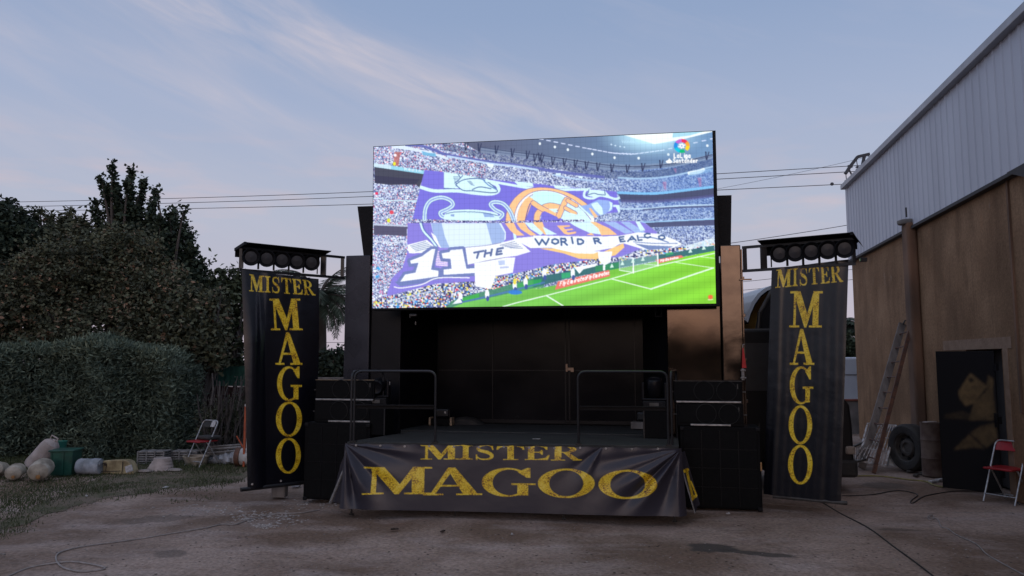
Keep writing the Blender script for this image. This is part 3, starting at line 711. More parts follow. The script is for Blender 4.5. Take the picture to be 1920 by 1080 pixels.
# ================================================================== FRONT STAGE
A0 = np.array([-2.05, 9.42]); B0 = np.array([1.98, 9.0]); SL = float(np.hypot(*(B0 - A0)))
SR = math.atan2(-(B0 - A0)[1], (B0 - A0)[0])
fs = thing('stage_platform', 'low black stage platform in front of the trailer opening', 'stage', (A0[0], A0[1], 0), -SR)
deck = MB().prism([(0, 0), (SL, 0), (SL + .12, 1.12), (.50, 1.44)], lambda a, b: (a, b, FZ - .05), lambda a, b: (a, b, FZ + .004))
deck.build('deck', M['floor'], fs, bevel=.006)
fr = MB(); fr.bar((0, .03, FZ - .11), (SL, .03, FZ - .11), .05, .10); fr.bar((.2, 1.2, FZ - .11), (SL, 1.0, FZ - .11), .05, .10); fr.build('deck_frame', M['tube'], fs)
for x in (.06, 1.36, 2.68, SL - .06):
    for y in (.05, 1.0):
        if y > .5 and x < .1: x = .35
        MB().box((x, y, FZ / 2 - .02), (.05, .05, FZ - .30)).box((x, y, .06), (.018, .018, .14)).box((x, y, .002), (.05, .05, .012)).build('leg', M['tube'], fs)
MB().box((2.32, .55, FZ + .008), (.10, .012, .006)).build('tape_mark', M['paper'], fs)
def rail(s0, s1, name_label):
    r = thing('guard_rail', name_label, 'guard rail', tuple(np.append(A0, FZ)), -SR, 'guard rails on the stage')
    H = .875
    MB().tube(arc_pts([(s0, .03, .0), (s0, .03, H), (s1, .03, H), (s1, .03, .0)], .10, 6), .016, 8).build('rail_hoop', M['tube'], r, smooth=True)
    MB().box(((s0 + s1) / 2, .035, .455), (s1 - s0 - .03, .045, .012)).box(((s0 + s1) / 2, .055, .432), (s1 - s0 - .03, .006, .05)).build('mid_bar', M['blackmatt'], r)
    e = s0 + .0 if s0 < 1 else s1
    sg = -1 if s0 < 1 else 1
    x = e + sg * .045
    MB().tube(arc_pts([(x, .05, .0), (x, .05, H), (x + .16, .92, H), (x + .16, .92, .0)], .10, 5), .016, 8).build('side_hoop', M['tube'], r, smooth=True)
    for s in (s0, s1): MB().box((s, .03, .008), (.07, .07, .014)).build('foot_plate', M['tube'], r)
rail(.075, 1.105, 'bent black tube guard rail at the left end of the stage')
rail(2.865, 3.935, 'bent black tube guard rail at the right end of the stage')
# skirt banner
sk = thing('skirt_banner', 'wide black banner with gold lettering laced along the stage front', 'banner', (0, 9.2, 0), 0)
off = np.array([-math.sin(SR), -math.cos(SR)]) * .06
def sp_(s, z, o=0.): q = A0 + (B0 - A0) * (s / SL) + off * (1 + o); return np.array([q[0], q[1], z])
CT = (sp_(-.02, FZ - .005), sp_(SL + .03, FZ - .015), sp_(SL + .07, .09), sp_(-.05, .10))
def sk_words(px, py):
    o = np.zeros(px.shape, bool)
    def put(ch, x0, y0, x1, y1):
        m = (px > x0) & (px < x1) & (py > y0) & (py < y1)
        r = np.zeros(px.shape, bool); r[m] = glyph(ch, (px[m] - x0) / (x1 - x0), (y1 - py[m]) / (y1 - y0)); return r
    for a in (('M', 789, 833, 861, 861), ('I', 860, 833, 887, 861), ('S', 889, 833, 930, 862), ('T', 931, 834, 983, 862), ('E', 984, 834, 1031, 862), ('R', 1033, 834, 1091, 863),
              ('M', 683, 875, 811, 925), ('A', 795, 876, 905, 927), ('G', 904, 877, 1005, 930), ('O', 1009, 878, 1115, 932), ('O', 1122, 880, 1231, 934)):
        o |= put(*a)
    return o
nS = np.array([-math.sin(SR), -math.cos(SR), 0])
def dispS(s, t):
    X = s * SL; Y = t * .78
    d = np.zeros_like(s)
    # right top corner: folds fanning down to the left
    for (cx, a0, w, amp, ln) in ((SL, R(33), R(6), .055, 1.0), (SL, R(43), R(4), -.05, 1.0), (SL, R(52), R(5), .05, .9), (SL, R(20), R(5), .022, 1.3), (SL, R(11), R(4), -.014, 1.4), (SL, R(68), R(8), -.07, .9)):
        dx = cx - X; r = np.hypot(dx, Y); a = np.arctan2(Y, dx + 1e-6)
        d += .72 * amp * np.exp(-((a - a0) / w) ** 2) * np.clip(r / .35, 0, 1) * np.exp(-(np.clip(r - ln * .6, 0, 9) / .35) ** 2)
    for (a0, w, amp, ln) in ((R(62), R(8), .06, .8), (R(75), R(5), -.06, .9), (R(30), R(7), .02, .9), (R(14), R(5), -.018, 1.0), (R(7), R(3), .012, .9), (R(46), R(6), -.022, .7)):
        r = np.hypot(X, Y); a = np.arctan2(Y, X + 1e-6)
        d += amp * np.exp(-((a - a0) / w) ** 2) * np.clip(r / .3, 0, 1) * np.exp(-(np.clip(r - ln * .6, 0, 9) / .3) ** 2)
    # pull from one eyelet right of the middle
    dx = X - SL * .775; a = np.arctan2(dx + .0, Y + .02); r = np.hypot(dx, Y)
    d += .03 * np.exp(-((a + .55) / .16) ** 2) * np.clip(r / .2, 0, 1) * np.exp(-(r / .55) ** 2) - .02 * np.exp(-((a + .9) / .14) ** 2) * np.exp(-(r / .5) ** 2) * np.clip(r / .2, 0, 1)
    d += .012 * np.sin(X * 2.3 + .8) * t + .010 * np.sin(X * 5.1 + Y * 4) * t * (1 - t) * 2
    d += .006 * np.sin(X * 2 * math.pi / .295 * 1.0) * np.exp(-t * 14) + .07 * t
    # rolled ends
    e = np.clip((X - (SL - .10)) / .12, 0, 1); d -= .10 * e * e; e = np.clip((.07 - X) / .09, 0, 1); d -= .08 * e * e
    up = -.012 * np.abs(np.sin(X * math.pi / .295)) ** .7 * (1 - t) ** 12
    return d[..., None] * nS + up[..., None] * np.array([0, 0, 1.])
printed_sheet('banner_sheet', CT, 620, 130, sk_words, dispS, sk)
for k in range(13):
    ey = MB()
    q = sp_(.14 + k * .305, FZ - .028 - .004 * (k % 3)) + nS * .012
    ey.lathe([(.006, -.003), (.014, -.003), (.014, .004), (.006, .004)], tuple(q), Matrix.Rotation(R(90), 3, 'X'), 12)
    ey.build('eyelet', M['silver'], sk, world=True)
# wrap-around ends: rolled strip + flap at each side
def flap(corners, words, name):
    return printed_sheet(name, corners, 90, 110, words, lambda s, t: (.02 * np.sin(s * 7) * t)[..., None] * np.array([0, -1., 0]), sk)
flap((at(655, 832, 9.40), at(664, 830, 9.34), at(652, 952, 9.36), at(637, 951, 9.52)), None, 'left_end_roll')
flap((at(638, 872, 9.62), at(652, 836, 9.45), at(640, 945, 9.52), at(622, 940, 9.85)), None, 'left_flap')
flap((at(1264, 842, 8.98), at(1269, 843, 9.0), at(1279, 965, 8.98), at(1263, 966, 8.93)), None, 'right_end_roll')
def m_part(px, py):
    q = [(1279, 880), (1330, 862), (1352, 905), (1297, 941)]
    u, v = quad_uv(px, py, q); m = (u > 0) & (u < .42) & (v > 0) & (v < 1)
    return m & (near_line(px, py, [(1283, 884), (1290, 881)], 3.0) | near_line(px, py, [(1289, 884), (1300, 933)], 2.6) | near_line(px, py, [(1295, 938), (1304, 930)], 2.6) | near_line(px, py, [(1296, 905), (1306, 929)], 1.2))
flap((at(1271, 850, 9.02), at(1284, 846, 9.20), at(1312, 945, 9.28), at(1302, 962, 9.1)), lambda px, py: near_line(px, py, [(1281, 884), (1289, 881)], 3.0) | near_line(px, py, [(1288, 884), (1299, 933)], 2.6) | near_line(px, py, [(1293, 939), (1304, 931)], 2.8) | near_line(px, py, [(1296, 903), (1306, 929)], 1.3), 'right_flap')
mb = MB(); mb.tube([at(655, 858, 9.45), at(619, 944, 9.62)], .021, 10); mb.build('prop_pole', M['silver'], sk, world=True, smooth=True)
mb = MB(); mb.tube([at(1279, 880, 9.0), at(1303, 962, 9.0)], .009, 8); mb.build('prop_pole', M['silver'], sk, world=True, smooth=True)

# ================================================================== SPEAKERS
def woofer_box(parent, w, h, d, radii, strip, sw=1.0):
    MB().box((0, d / 2, h / 2), (w, d, h)).build('cabinet', M['cabinet'], parent, bevel=.008)
    MB().box((0, -.006, h / 2 + .01), (w - .05, .008, h - .07)).build('grille', M['grille'], parent, bevel=.003)
    for cx in radii:
        MB().lathe([(0, -.03), (.03, -.032), (.035, -.022), (.10, -.006), (.118, -.012), (.124, -.012), (.124, -.008)], (cx, -.006, h / 2 + .015), Matrix.Rotation(R(-90), 3, 'X') @ Matrix.Scale(-1, 3, (0, 0, 1)), 28).build('woofer', M['cone'], parent, smooth=True)
        mb = MB(); mb.tube([(cx + .126 * math.cos(a * math.pi / 14), -.014, h / 2 + .015 + .126 * math.sin(a * math.pi / 14)) for a in range(29)], .004, 5); mb.build('woofer_ring', M['cone'], parent)
    x0, x1 = strip
    MB().box(((x0 + x1) / 2, -.012, .018), (x1 - x0, .014, .022)).build('trim_strip', M['silver'], parent, bevel=.003)
    mb = MB()
    for q in (-1, 1): mb.tube([(q * w / 2, .06, h / 2), (q * (w / 2 + .045), .06, h / 2)], .008)
    mb.box((w / 2 - .06, -.012, h * .75), (.012, .006, .06)); mb.build('rigging_pins', M['rim'], parent)
def sub(x, y, label, w):
    t = thing('subwoofer', label, 'subwoofer', (x, y, 0), -TR, 'large subwoofers either side of the stage')
    h = 1.05; d = .50
    MB().box((0, d / 2, h / 2 + .01), (w, d, h - .02)).build('cabinet', M['cabinet'], t, bevel=.012)
    MB().box((0, -.004, h / 2), (w - .09, .008, h - .09)).build('grille', M['grille'], t, bevel=.003)
    mb = MB()
    for k in (1, 2, 3):
        mb.box((-w / 2 + .045 + (w - .09) * k / 4, -.011, h / 2), (.008, .006, h - .10))
        mb.box((0, -.0125, .05 + (h - .1) * k / 4), (w - .10, .003, .007))
    mb.build('grille_ribs', M['blackpaint'], t)
    for q in (-1, 1):
        for z in (.03, h - .03): MB().box((q * (w / 2 - .03), -.006, z), (.06, .02, .05)).build('corner_cap', M['blackmatt'], t, bevel=.008)
    return t
sr = sub(2.66, 9.70, 'big black subwoofer with an orange tag on its edge, right of the stage', 1.0)
MB().box((.495, -.012, .56), (.02, .012, .11)).build('orange_tag', M['cap'], sr, bevel=.003)
sl = sub(-2.375, 10.28, 'big black subwoofer left of the stage, beside the left banner', .95)
for (x, y, sd_) in ((-2.31, 10.30, 'left'), (2.55, 9.72, 'right')):
    for k in range(2):
        nm = 'lower' if k == 0 else 'upper'
        tt = thing('line_array_speaker', f'wide low black speaker with two round cones, {nm} of the pair on the {sd_} subwoofer', 'speaker', (x + (-.02 if k else .0) * (1 if sd_ == 'right' else -1), y + .01 * k, 1.052 + .292 * k), -TR, 'wide low speakers stacked on the subwoofers')
        radii = (-.05, .235)
        st = {('left', 1): (-.42, .42), ('left', 0): (-.20, .40), ('right', 1): (-.40, .41), ('right', 0): (-.25, .25)}[(sd_, k)]
        woofer_box(tt, .86 if k else .83, .288, .40, radii, st)
        if k: 
            MB().box((0, -.002, .284), (.86, .012, .006)).build('lit_edge', M['wood'] if sd_ == 'left' else M['rim'], tt)['label'] = 'pale strip coloured as the lit edge of the box'  # paler strip colours in the light along the top edge of the box

# ================================================================== LIGHTS ON THE STAGE
def moving_head(x, y, z, rz, label, tilt):
    t = thing('moving_head_light', label, 'stage light', (x, y, z), rz, 'moving head lights on the stage corners')
    MB().box((0, 0, .05), (.30, .24, .10)).build('base', M['blackmatt'], t, bevel=.015)
    MB().box((0, -.124, .05), (.12, .008, .05)).build('display', M['rim'], t, bevel=.002)
    y_ = MB()
    for q in (-1, 1): y_.box((q * .145, 0, .215), (.035, .12, .24))
    y_.box((0, 0, .115), (.32, .14, .03)); y_.build('yoke', M['blackpaint'], t, bevel=.012)
    rm = Matrix.Rotation(R(tilt), 3, 'X')
    MB().lathe([(0, -.15), (.07, -.145), (.095, -.11), (.105, .0), (.10, .11), (.085, .13), (.07, .12)], (0, 0, .26), rm, 20).build('head', M['blackpaint'], t, smooth=True)
    MB().lathe([(0, .115), (.07, .112)], (0, 0, .26), rm, 20).build('lens', M['lampglass'], t, smooth=True)
    MB().box((.168, -.02, .29), (.012, .05, .05)).build('clip', M['silver'], t, bevel=.004)
def plinth(x, y, rz, label, h, w=.34):
    t = thing('light_plinth', label, 'plinth', (x, y, FZ + .004), rz, 'black plinths under the moving head lights')
    MB().box((0, 0, h / 2), (w, w, h)).build('body', M['cabinet'], t, bevel=.01)
    mb = MB()
    for q in (-1, 1): mb.box((q * (w / 2 - .012), -w / 2 - .001, h / 2), (.02, .012, h))
    mb.box((0, -w / 2 - .002, h - .012), (w, .014, .02)); mb.build('corner_trim', M['tube'], t, bevel=.003)
plinth(-1.62, 10.38, -TR, 'black plinth carrying the left moving head light', .40); moving_head(-1.86 + .02, 10.36, 1.290, -.1, 'black moving head light on the left corner of the stage', 100)
bpy.data.objects['light_plinth'].location.x = -1.84
plinth(1.90, 9.95, -TR, 'black plinth carrying the right moving head light', .38); moving_head(1.88, 9.93, 1.27, -.25, 'black moving head light on the right corner of the stage', 15)
def floor_light(x, y, rz, label, blabel, wood2):
    b = thing('wooden_block', blabel, 'wooden block', (x, y, FZ + .006), rz, 'wooden blocks on the stage floor')
    if wood2:
        MB().box((0, 0, .055), (.34, .16, .10)).build('body', M['woodgrey'], b, bevel=.006)
    else:
        MB().box((0, 0, .055), (.30, .14, .10)).build('body', M['cabinet'], b, bevel=.004)
        for q in (-1, 1): MB().box((q * .170, 0, .06), (.03, .16, .12)).build('end_board', M['wood'], b, bevel=.004)
    t = thing('floor_light', label, 'stage light', (x + .02, y, FZ + .118), rz, 'small stage lights on wooden blocks')
    MB().box((0, 0, .075), (.21, .13, .13)).build('housing', M['tube'], t, bevel=.025)
    MB().lathe([(0, -.02), (.018, -.018), (.022, 0)], (.06, -.066, .085), Matrix.Rotation(R(90), 3, 'X') @ Matrix.Scale(-1, 3, (0, 0, 1)), 14).build('lens', M['silver'], t, smooth=True)
    mb = MB()
    for q in (-1, 1): mb.box((q * .11, 0, .06), (.008, .03, .10))
    mb.build('bracket', M['tube'], t)
floor_light(-1.10, 11.80, -TR, 'small dark stage light on the left wooden block', 'black block with raw wood ends on the stage floor', False)
floor_light(1.93, 11.1, -TR - .25, 'small dark stage light on the right wooden block', 'plain wooden block on the right of the stage floor', True)

# red ratchet strap on the right column
st = thing('ratchet_strap', 'red ratchet strap hooked on the right column above the speakers', 'strap', at(1392, 690, 9.92))
a_ = at(1393, 652, 9.95); b_ = at(1391, 690, 9.93); c_ = at(1390, 714, 9.93)
MB().prism([(0, 0), (.012, 0), (.045, 1), (-.015, 1)], lambda u, v: (a_[0] + u - .005, a_[1], a_[2] + (b_[2] - a_[2]) * v), lambda u, v: (a_[0] + u - .005, a_[1] + .006, a_[2] + (b_[2] - a_[2]) * v)).build('webbing', M['redstrap'], st, world=True)
mb = MB().box(((b_[0] + .008), b_[1] - .01, (b_[2] + c_[2]) / 2), (.035, .03, abs(b_[2] - c_[2]) * .9)).box((b_[0] + .008, b_[1] - .03, b_[2] - .03), (.065, .02, .02)).box((b_[0] + .008, b_[1] - .03, c_[2] + .04), (.075, .02, .015))
mb.build('ratchet', M['silver'], st, world=True, bevel=.003)
mb = MB().tube([(a_[0], a_[1], a_[2]), (a_[0], a_[1], a_[2] + .04), (a_[0] + .02, a_[1], a_[2] + .045)], .006); mb.build('hook', M['silver'], st, world=True)

# ================================================================== LED SCREEN
sY0, sY1 = 10.55, 9.82
c_tl = np.array(at(701, 275.5, sY0)); c_tr = np.array(at(1335.5, 246, sY1)); c_br = np.array(at(1342.5, 569, sY1)); c_bl = np.array(at(698, 578, sY0))
u_ = (c_tr + c_br - c_tl - c_bl); u_[2] = 0; u_ /= np.linalg.norm(u_); nrm = np.array([u_[1], -u_[0], 0]);
if nrm[1] > 0: nrm = -nrm
scr = thing('led_screen', 'huge lit LED video wall showing a packed football stadium', 'video screen', tuple(np.array([*(c_tl + c_tr)[:2] / 2, 2.6])), math.atan2(u_[1], u_[0]))
hb = MB(); e = .022; dep = .16
def cpt(c, du, dz, dn): return tuple(c + u_ * du + np.array([0, 0, dz]) + nrm * dn)
Vv = [cpt(c_tl, -.012, .012, -.012), cpt(c_tr, .045, .012, -.012), cpt(c_br, .055, -.03, -.012), cpt(c_bl, -.012, -.03, -.012)]
Vv += [cpt(c_tl, -.012, .012, -dep), cpt(c_tr, .045, .012, -dep), cpt(c_br, .055, -.03, -dep), cpt(c_bl, -.012, -.03, -dep)]
hb.add(Vv, [(0, 1, 2, 3), (4, 7, 6, 5), (0, 4, 5, 1), (1, 5, 6, 2), (2, 6, 7, 3), (3, 7, 4, 0)])
hb.build('housing', M['blackmatt'], scr, world=True)
mt = MB()
for s in (.3, .72):
    q = c_tl * (1 - s) + c_tr * s - nrm * .22; mt.bar((q[0], q[1], 2.7), (q[0], q[1], 4.6), .10)
    mt.bar((q[0], q[1], 3.2), tuple(np.array([q[0], q[1] + .55, 3.2])), .08)
mt.build('mount', M['tube'], scr, world=True)

NU, NV = 640, 320
def Z1(x, y): return (680 + x / 5.647, 230 + y / 5.647)
def Z2(x, y): return (1000 + x / 5.333, 230 + y / 5.333)
def Z3(x, y): return (680 + x / 5.4, 400 + y / 5.4)
def Z4(x, y): return (1000 + x / 5.333, 400 + y / 5.333)
def Z5(x, y): return (1000 + x / 10.667, 330 + y / 10.667)
def Z6(x, y): return (1140 + x / 9.6, 240 + y / 9.6)
def zz(f, *p): return [f(*q) for q in p]
def paint_screen():
    K = 2
    s1 = np.linspace(0, 1, NU); t1 = np.linspace(0, 1, NV); off = (np.arange(K) - .5) / K
    sf = (s1[:, None] + off[None] / (NU - 1)).ravel(); tf = (t1[:, None] + off[None] / (NV - 1)).ravel()
    S, Tt = np.meshgrid(sf, tf); s = S[..., None]; t = Tt[..., None]
    P = c_tl * (1 - s) * (1 - t) + c_tr * s * (1 - t) + c_br * s * t + c_bl * (1 - s) * t
    X, Y = proj(P[..., 0], P[..., 1], P[..., 2])
    C = np.zeros(X.shape + (3,)); H, Wd = X.shape
    def put(mask, col, a=1.0):
        col = np.array(col, float); C[mask] = C[mask] * (1 - a) + col * a
    def bbox(pts, pad=0):
        xs = [p[0] for p in pts]; ys = [p[1] for p in pts]
        return (X > min(xs) - pad) & (X < max(xs) + pad) & (Y > min(ys) - pad) & (Y < max(ys) + pad)
    def fill(pts, col, a=1.0):
        m = bbox(pts); r = np.zeros(X.shape, bool); r[m] = in_poly(X[m], Y[m], pts); put(r, col, a); return r
    def line(pts, w, col, a=1.0, sm=True):
        if sm and len(pts) > 2:
            if isinstance(w, (list, tuple)): w = list(np.interp(np.linspace(0, 1, (len(pts) - 1) * 5 + 1), np.linspace(0, 1, len(pts)), w))
            pts = smooth_pts(pts, 5)
        m = bbox(pts, w if not isinstance(w, (list, tuple)) else max(w)); r = np.zeros(X.shape, bool); r[m] = near_line(X[m], Y[m], pts, w); put(r, col, a); return r
    def blotch(n, seed):            # random cell noise about n cells across
        rg = np.random.default_rng(seed); h = int(n * .5)
        g_ = rg.random((h, n)); yi = (np.arange(H) * h // H); xi = (np.arange(Wd) * n // Wd); return g_[yi][:, xi]
    # --- crowd
    q = blotch(430, 1); q2 = blotch(430, 2); q3 = blotch(60, 3); q4 = blotch(210, 4)
    near = np.clip((1000 - X) / 300, 0, 1)           # left side is closer and more colourful
    dk = np.array([62, 70, 118.]); li = np.array([226, 238, 255.]); mid = np.array([132, 146, 208.])
    base = np.where((q > .56)[..., None], li, np.where((q > .26)[..., None], mid, dk))
    base = base * .7 + (np.where((q4 > .5)[..., None], li, dk)) * .3
    base = np.where(((q2 > .95) & (near > .3))[..., None], np.array([235, 110, 130.]), base)
    base = np.where(((q2 < .05) & (near > .2))[..., None], np.array([70, 60, 95.]), base)
    base = np.where(((q2 > .90) & (q2 < .95))[..., None], np.array([245, 250, 255.]), base)
    fade = np.clip((X - 1060) / 200, 0, 1)[..., None] * np.clip((470 - Y) / 100, 0, 1)[..., None]
    base = base * (1 - .55 * fade) + np.array([84, 128, 200.]) * .55 * fade
    C[:] = base + (near * 12)[..., None]
    # --- far upper tier, darker
    up = zz(Z1, (860, 200), (1250, 310), (1700, 350), (1920, 400)) + zz(Z2, (200, 370), (500, 440), (800, 480), (1100, 490), (1400, 450), (1790, 350), (1790, 460), (1400, 530), (1100, 570), (800, 560), (500, 520), (200, 450)) + zz(Z1, (1900, 480), (1500, 420), (1100, 340), (860, 290))
    m = fill(up, (70, 72, 120), .0); C[m] = C[m] * .55 + np.array([60, 72, 105]) * .45
    # --- roof
    rf = zz(Z1, (1030, 190), (1250, 320), (1450, 330), (1700, 370), (1920, 410)) + zz(Z2, (200, 375), (500, 440), (700, 470), (900, 480), (1100, 475), (1400, 440), (1790, 360), (1790, 60), (900, 100), (0, 150))
    m = fill(rf, (92, 102, 130)); tt = np.clip((X - 900) / 420, 0, 1)[..., None]
    C[m] = (np.array([92, 98, 126.]) * (1 - tt) + np.array([112, 148, 190.]) * tt)[m]
    st_ = zz(Z1, (1250, 255), (1600, 300), (1920, 345)) + zz(Z2, (300, 345), (700, 405), (1000, 425), (1400, 395), (1790, 315), (1790, 360), (1400, 445), (1000, 480), (700, 470), (300, 400)) + zz(Z1, (1920, 410), (1600, 355), (1250, 320))
    fill(st_, (135, 152, 182), .7)
    line(zz(Z1, (1250, 260), (1600, 310), (1920, 350)) + zz(Z2, (300, 360), (700, 420), (1000, 440), (1400, 410), (1790, 320)), .9, (70, 80, 112))
    line(zz(Z1, (1250, 290), (1600, 335), (1920, 375)) + zz(Z2, (300, 385), (700, 440), (1000, 455), (1400, 425), (1790, 335)), .6, (90, 104, 140))
    for i, (x, y) in enumerate(zz(Z1, (1100, 240), (1240, 250), (1420, 275), (1590, 305), (1750, 330), (1880, 350)) + zz(Z2, (20, 340), (90, 350), (200, 375), (315, 385), (425, 400), (535, 415), (650, 430), (790, 440), (945, 450), (1100, 435), (1280, 405), (1740, 320))):
        line([(x - 3, y - 5), (x - 2, y + 9)], 1.1, (50, 58, 90)); line([(x + 3, y - 5), (x - 1, y + 9)], .9, (55, 62, 95))
    for i in range(30):              # lamp row along the roof edge
        t_ = i / 29
        pts = zz(Z2, (80, 165), (500, 250), (800, 305), (1000, 315), (1300, 275), (1790, 160)); f = t_ * 4.999; k = int(f); f -= k
        x = pts[k][0] * (1 - f) + pts[k + 1][0] * f; y = pts[k][1] * (1 - f) + pts[k + 1][1] * f
        line([(x - 3.4, y - (.5 if t_ < .45 else -.6)), (x + 3.4, y + (.5 if t_ < .45 else -.6))], .95, (215, 225, 255))
    for x, y in zz(Z2, (65, 210), (215, 243), (345, 270), (590, 313), (812, 350), (1053, 355), (1350, 318), (1740, 230)): put(el(X, Y, x, y, 2.2, 2.6), (240, 250, 255))
    for x, y in zz(Z2, (780, 218), (820, 230), (868, 238), (910, 245)): put(el(X, Y, x, y, 1.6, 1.4), (215, 230, 250))
    for i in range(8): line([(1166 + i * 3, 263), (1168 + i * 3.2, 268)], .6, (190, 215, 240))
    # --- floodlight glow
    d = np.sqrt(((X - 1222) / 74) ** 2 + ((Y - 254) / 32) ** 2); gl = np.clip(1.45 - d, 0, 1)[..., None] ** 1.3
    C[:] = C * (1 - gl) + np.array([190, 235, 255]) * gl
    fill(zz(Z2, (890, 120), (1300, 80), (1790, 55), (1790, 92), (1500, 165), (1210, 215), (1060, 170)), (244, 254, 255))
    fill(zz(Z2, (1400, 85), (1640, 78), (1720, 84), (1560, 130), (1390, 150)), (150, 210, 235), .8)
    # --- upper left fascias
    line(zz(Z1, (460, 235), (620, 245), (760, 290), (880, 335), (1200, 395), (1550, 440), (1900, 490)) + zz(Z2, (100, 470), (400, 510), (700, 545)), 2.6, (96, 104, 178), .9)
    line(zz(Z1, (330, 250), (420, 262), (640, 305), (780, 340), (900, 385)), [4, 3.6, 2.4, 2.2, 1.8], (220, 235, 252))
    fill(zz(Z1, (625, 300), (700, 320), (770, 325), (780, 360), (640, 345)), (120, 185, 225))
    line(zz(Z1, (900, 355), (1150, 400), (1400, 440), (1600, 460), (1850, 500)), 1.8, (190, 215, 245)); fill(zz(Z1, (1310, 430), (1390, 440), (1380, 480), (1330, 470)), (235, 250, 255))
    line(zz(Z2, (200, 520), (400, 560), (700, 590)), 1.5, (180, 210, 245), .8); fill(zz(Z2, (225, 505), (275, 505), (275, 528), (225, 526)), (220, 245, 255)); fill(zz(Z2, (455, 532), (495, 535), (490, 558), (455, 555)), (220, 245, 255))
    line(zz(Z2, (850, 550), (1100, 560), (1400, 530), (1790, 440)), 1.6, (170, 205, 240), .9); line(zz(Z2, (1560, 505), (1660, 490), (1700, 470)), 3.4, (235, 248, 255))
    fill(zz(Z2, (1560, 500), (1790, 450), (1790, 490), (1560, 540)), (140, 190, 232), .5)
    fill(zz(Z1, (335, 310), (400, 310), (380, 460), (325, 455)), (190, 110, 105), .8); put(el(X, Y, *Z1(335, 435), 3, 3.5), (235, 230, 60)); put(el(X, Y, *Z1(345, 345), 2.6, 2.6), (250, 245, 255))
    # --- left ledge, dark gap, rails
    fill(zz(Z1, (125, 470), (655, 545), (600, 690), (560, 650), (300, 660), (125, 640)), (72, 74, 92))
    fill(zz(Z1, (125, 560), (600, 600), (560, 660), (300, 650), (125, 640)), (60, 60, 86), .8)
    fill(zz(Z1, (120, 428), (655, 508), (650, 545), (120, 468)), (150, 214, 238)); fill(zz(Z1, (120, 428), (300, 452), (300, 492), (120, 466)), (205, 230, 245))
    for i, ch in enumerate('RealM'):
        x, y = Z1(440 + i * 38, 503 + i * 4.5)
        for sg in STROKES.get(ch, STROKES['n']): line([(x + a * 5.4, y - b * 4.6) for a, b in sg], .55, (230, 245, 255), sm=False)
    line(zz(Z1, (125, 800), (215, 805), (220, 825), (580, 828)), 1.3, (205, 230, 245), sm=False)
    m = fill(zz(Z3, (112, 105), (450, 130), (446, 230), (112, 215)), (86, 84, 112)); line(zz(Z3, (112, 112), (452, 128)), 1.7, (190, 200, 225)); line(zz(Z3, (112, 280), (300, 296), (440, 285)), 1.6, (225, 235, 250), .7)
    put(el(X, Y, *Z1(275, 1035), 3.2, 4), (225, 235, 70)); put(el(X, Y, *Z1(305, 950), 4, 3.5), (225, 80, 100)); put(el(X, Y, *Z1(148, 750), 3, 2.5), (230, 60, 100))
    # --- right ledges
    rgt = zz(Z2, (852, 705), (1200, 712), (1500, 682), (1810, 640), (1810, 735), (1500, 770), (1200, 790), (880, 790)); fill(rgt, (74, 80, 112))
    m = fill(zz(Z2, (880, 770), (1200, 775), (1500, 752), (1810, 715), (1810, 745), (1500, 785), (1200, 805), (880, 800)), (90, 92, 150), .6)
    line(zz(Z2, (850, 700), (1200, 708), (1500, 678), (1810, 640)), 2.4, (128, 192, 242)); line(zz(Z2, (880, 862), (1150, 858), (1400, 835), (1810, 822)), 1.4, (190, 218, 245)); line(zz(Z2, (1100, 872), (1400, 850), (1810, 836)), 1.6, (80, 88, 130), .8)
    fill(zz(Z4, (1105, 78), (1810, 62), (1815, 118), (1170, 140)), (82, 88, 125)); line(zz(Z4, (700, 100), (1105, 88), (1810, 56)), 1.2, (160, 205, 245))
    for a in ((1640, 550, 1680, 640), (1290, 590, 1330, 670), (1400, 455, 1430, 500)): fill([Z2(a[0], a[1]), Z2(a[2], a[1]), Z2(a[2], a[3]), Z2(a[0] + 20, a[3])], (190, 120, 165), .5)
    # --- the giant banner in the stand: upper part
    PU = (122, 116, 222); CY = (216, 247, 252); SLT = (92, 118, 172); OR = (253, 200, 148); WH = (246, 250, 255)
    fill(zz(Z1, (655, 500), (860, 522), (1100, 575), (1350, 600), (1600, 625), (1920, 655)) + zz(Z2, (200, 635), (560, 660), (830, 690), (845, 760), (872, 890), (700, 912), (550, 955), (350, 975), (0, 975)) + zz(Z1, (1500, 1043), (860, 1028), (530, 1020)), PU)
    lo_ = zz(Z3, (455, 98), (1500, 90)) + zz(Z4, (500, 88), (1000, 76), (1110, 95), (1240, 190), (1140, 330), (870, 435), (450, 480), (180, 512), (0, 560)) + zz(Z3, (1560, 605), (1340, 640), (1130, 692), (740, 712), (240, 842), (300, 650), (400, 560), (450, 400))
    fill(lo_, (138, 128, 222))
    fill(zz(Z1, (860, 522), (1020, 545), (1300, 600), (1310, 690), (860, 700)), CY)
    for i in range(7): line(zz(Z1, (960 + i * 4, 575 + i * 16), (1015, 570 + i * 17)), .5, SLT)
    line(zz(Z1, (1010, 545), (1030, 590), (975, 640)), .8, SLT); line(zz(Z1, (1060, 560), (1030, 590)), .8, SLT)
    line(zz(Z1, (860, 695), (980, 700)), .8, SLT)
    line(zz(Z1, (620, 685), (760, 722), (1000, 722), (1180, 745), (1350, 755), (1435, 725), (1420, 660), (1310, 612)), 3.2, CY)
    fill(smooth_pts(zz(Z1, (985, 650), (1080, 600), (1270, 598), (1420, 710), (1340, 742), (1170, 720), (1060, 715), (985, 660)), 4), CY)
    line(zz(Z1, (985, 655), (1080, 602), (1270, 600), (1420, 710), (1380, 742), (1170, 722), (1060, 715), (985, 655)), .9, SLT)
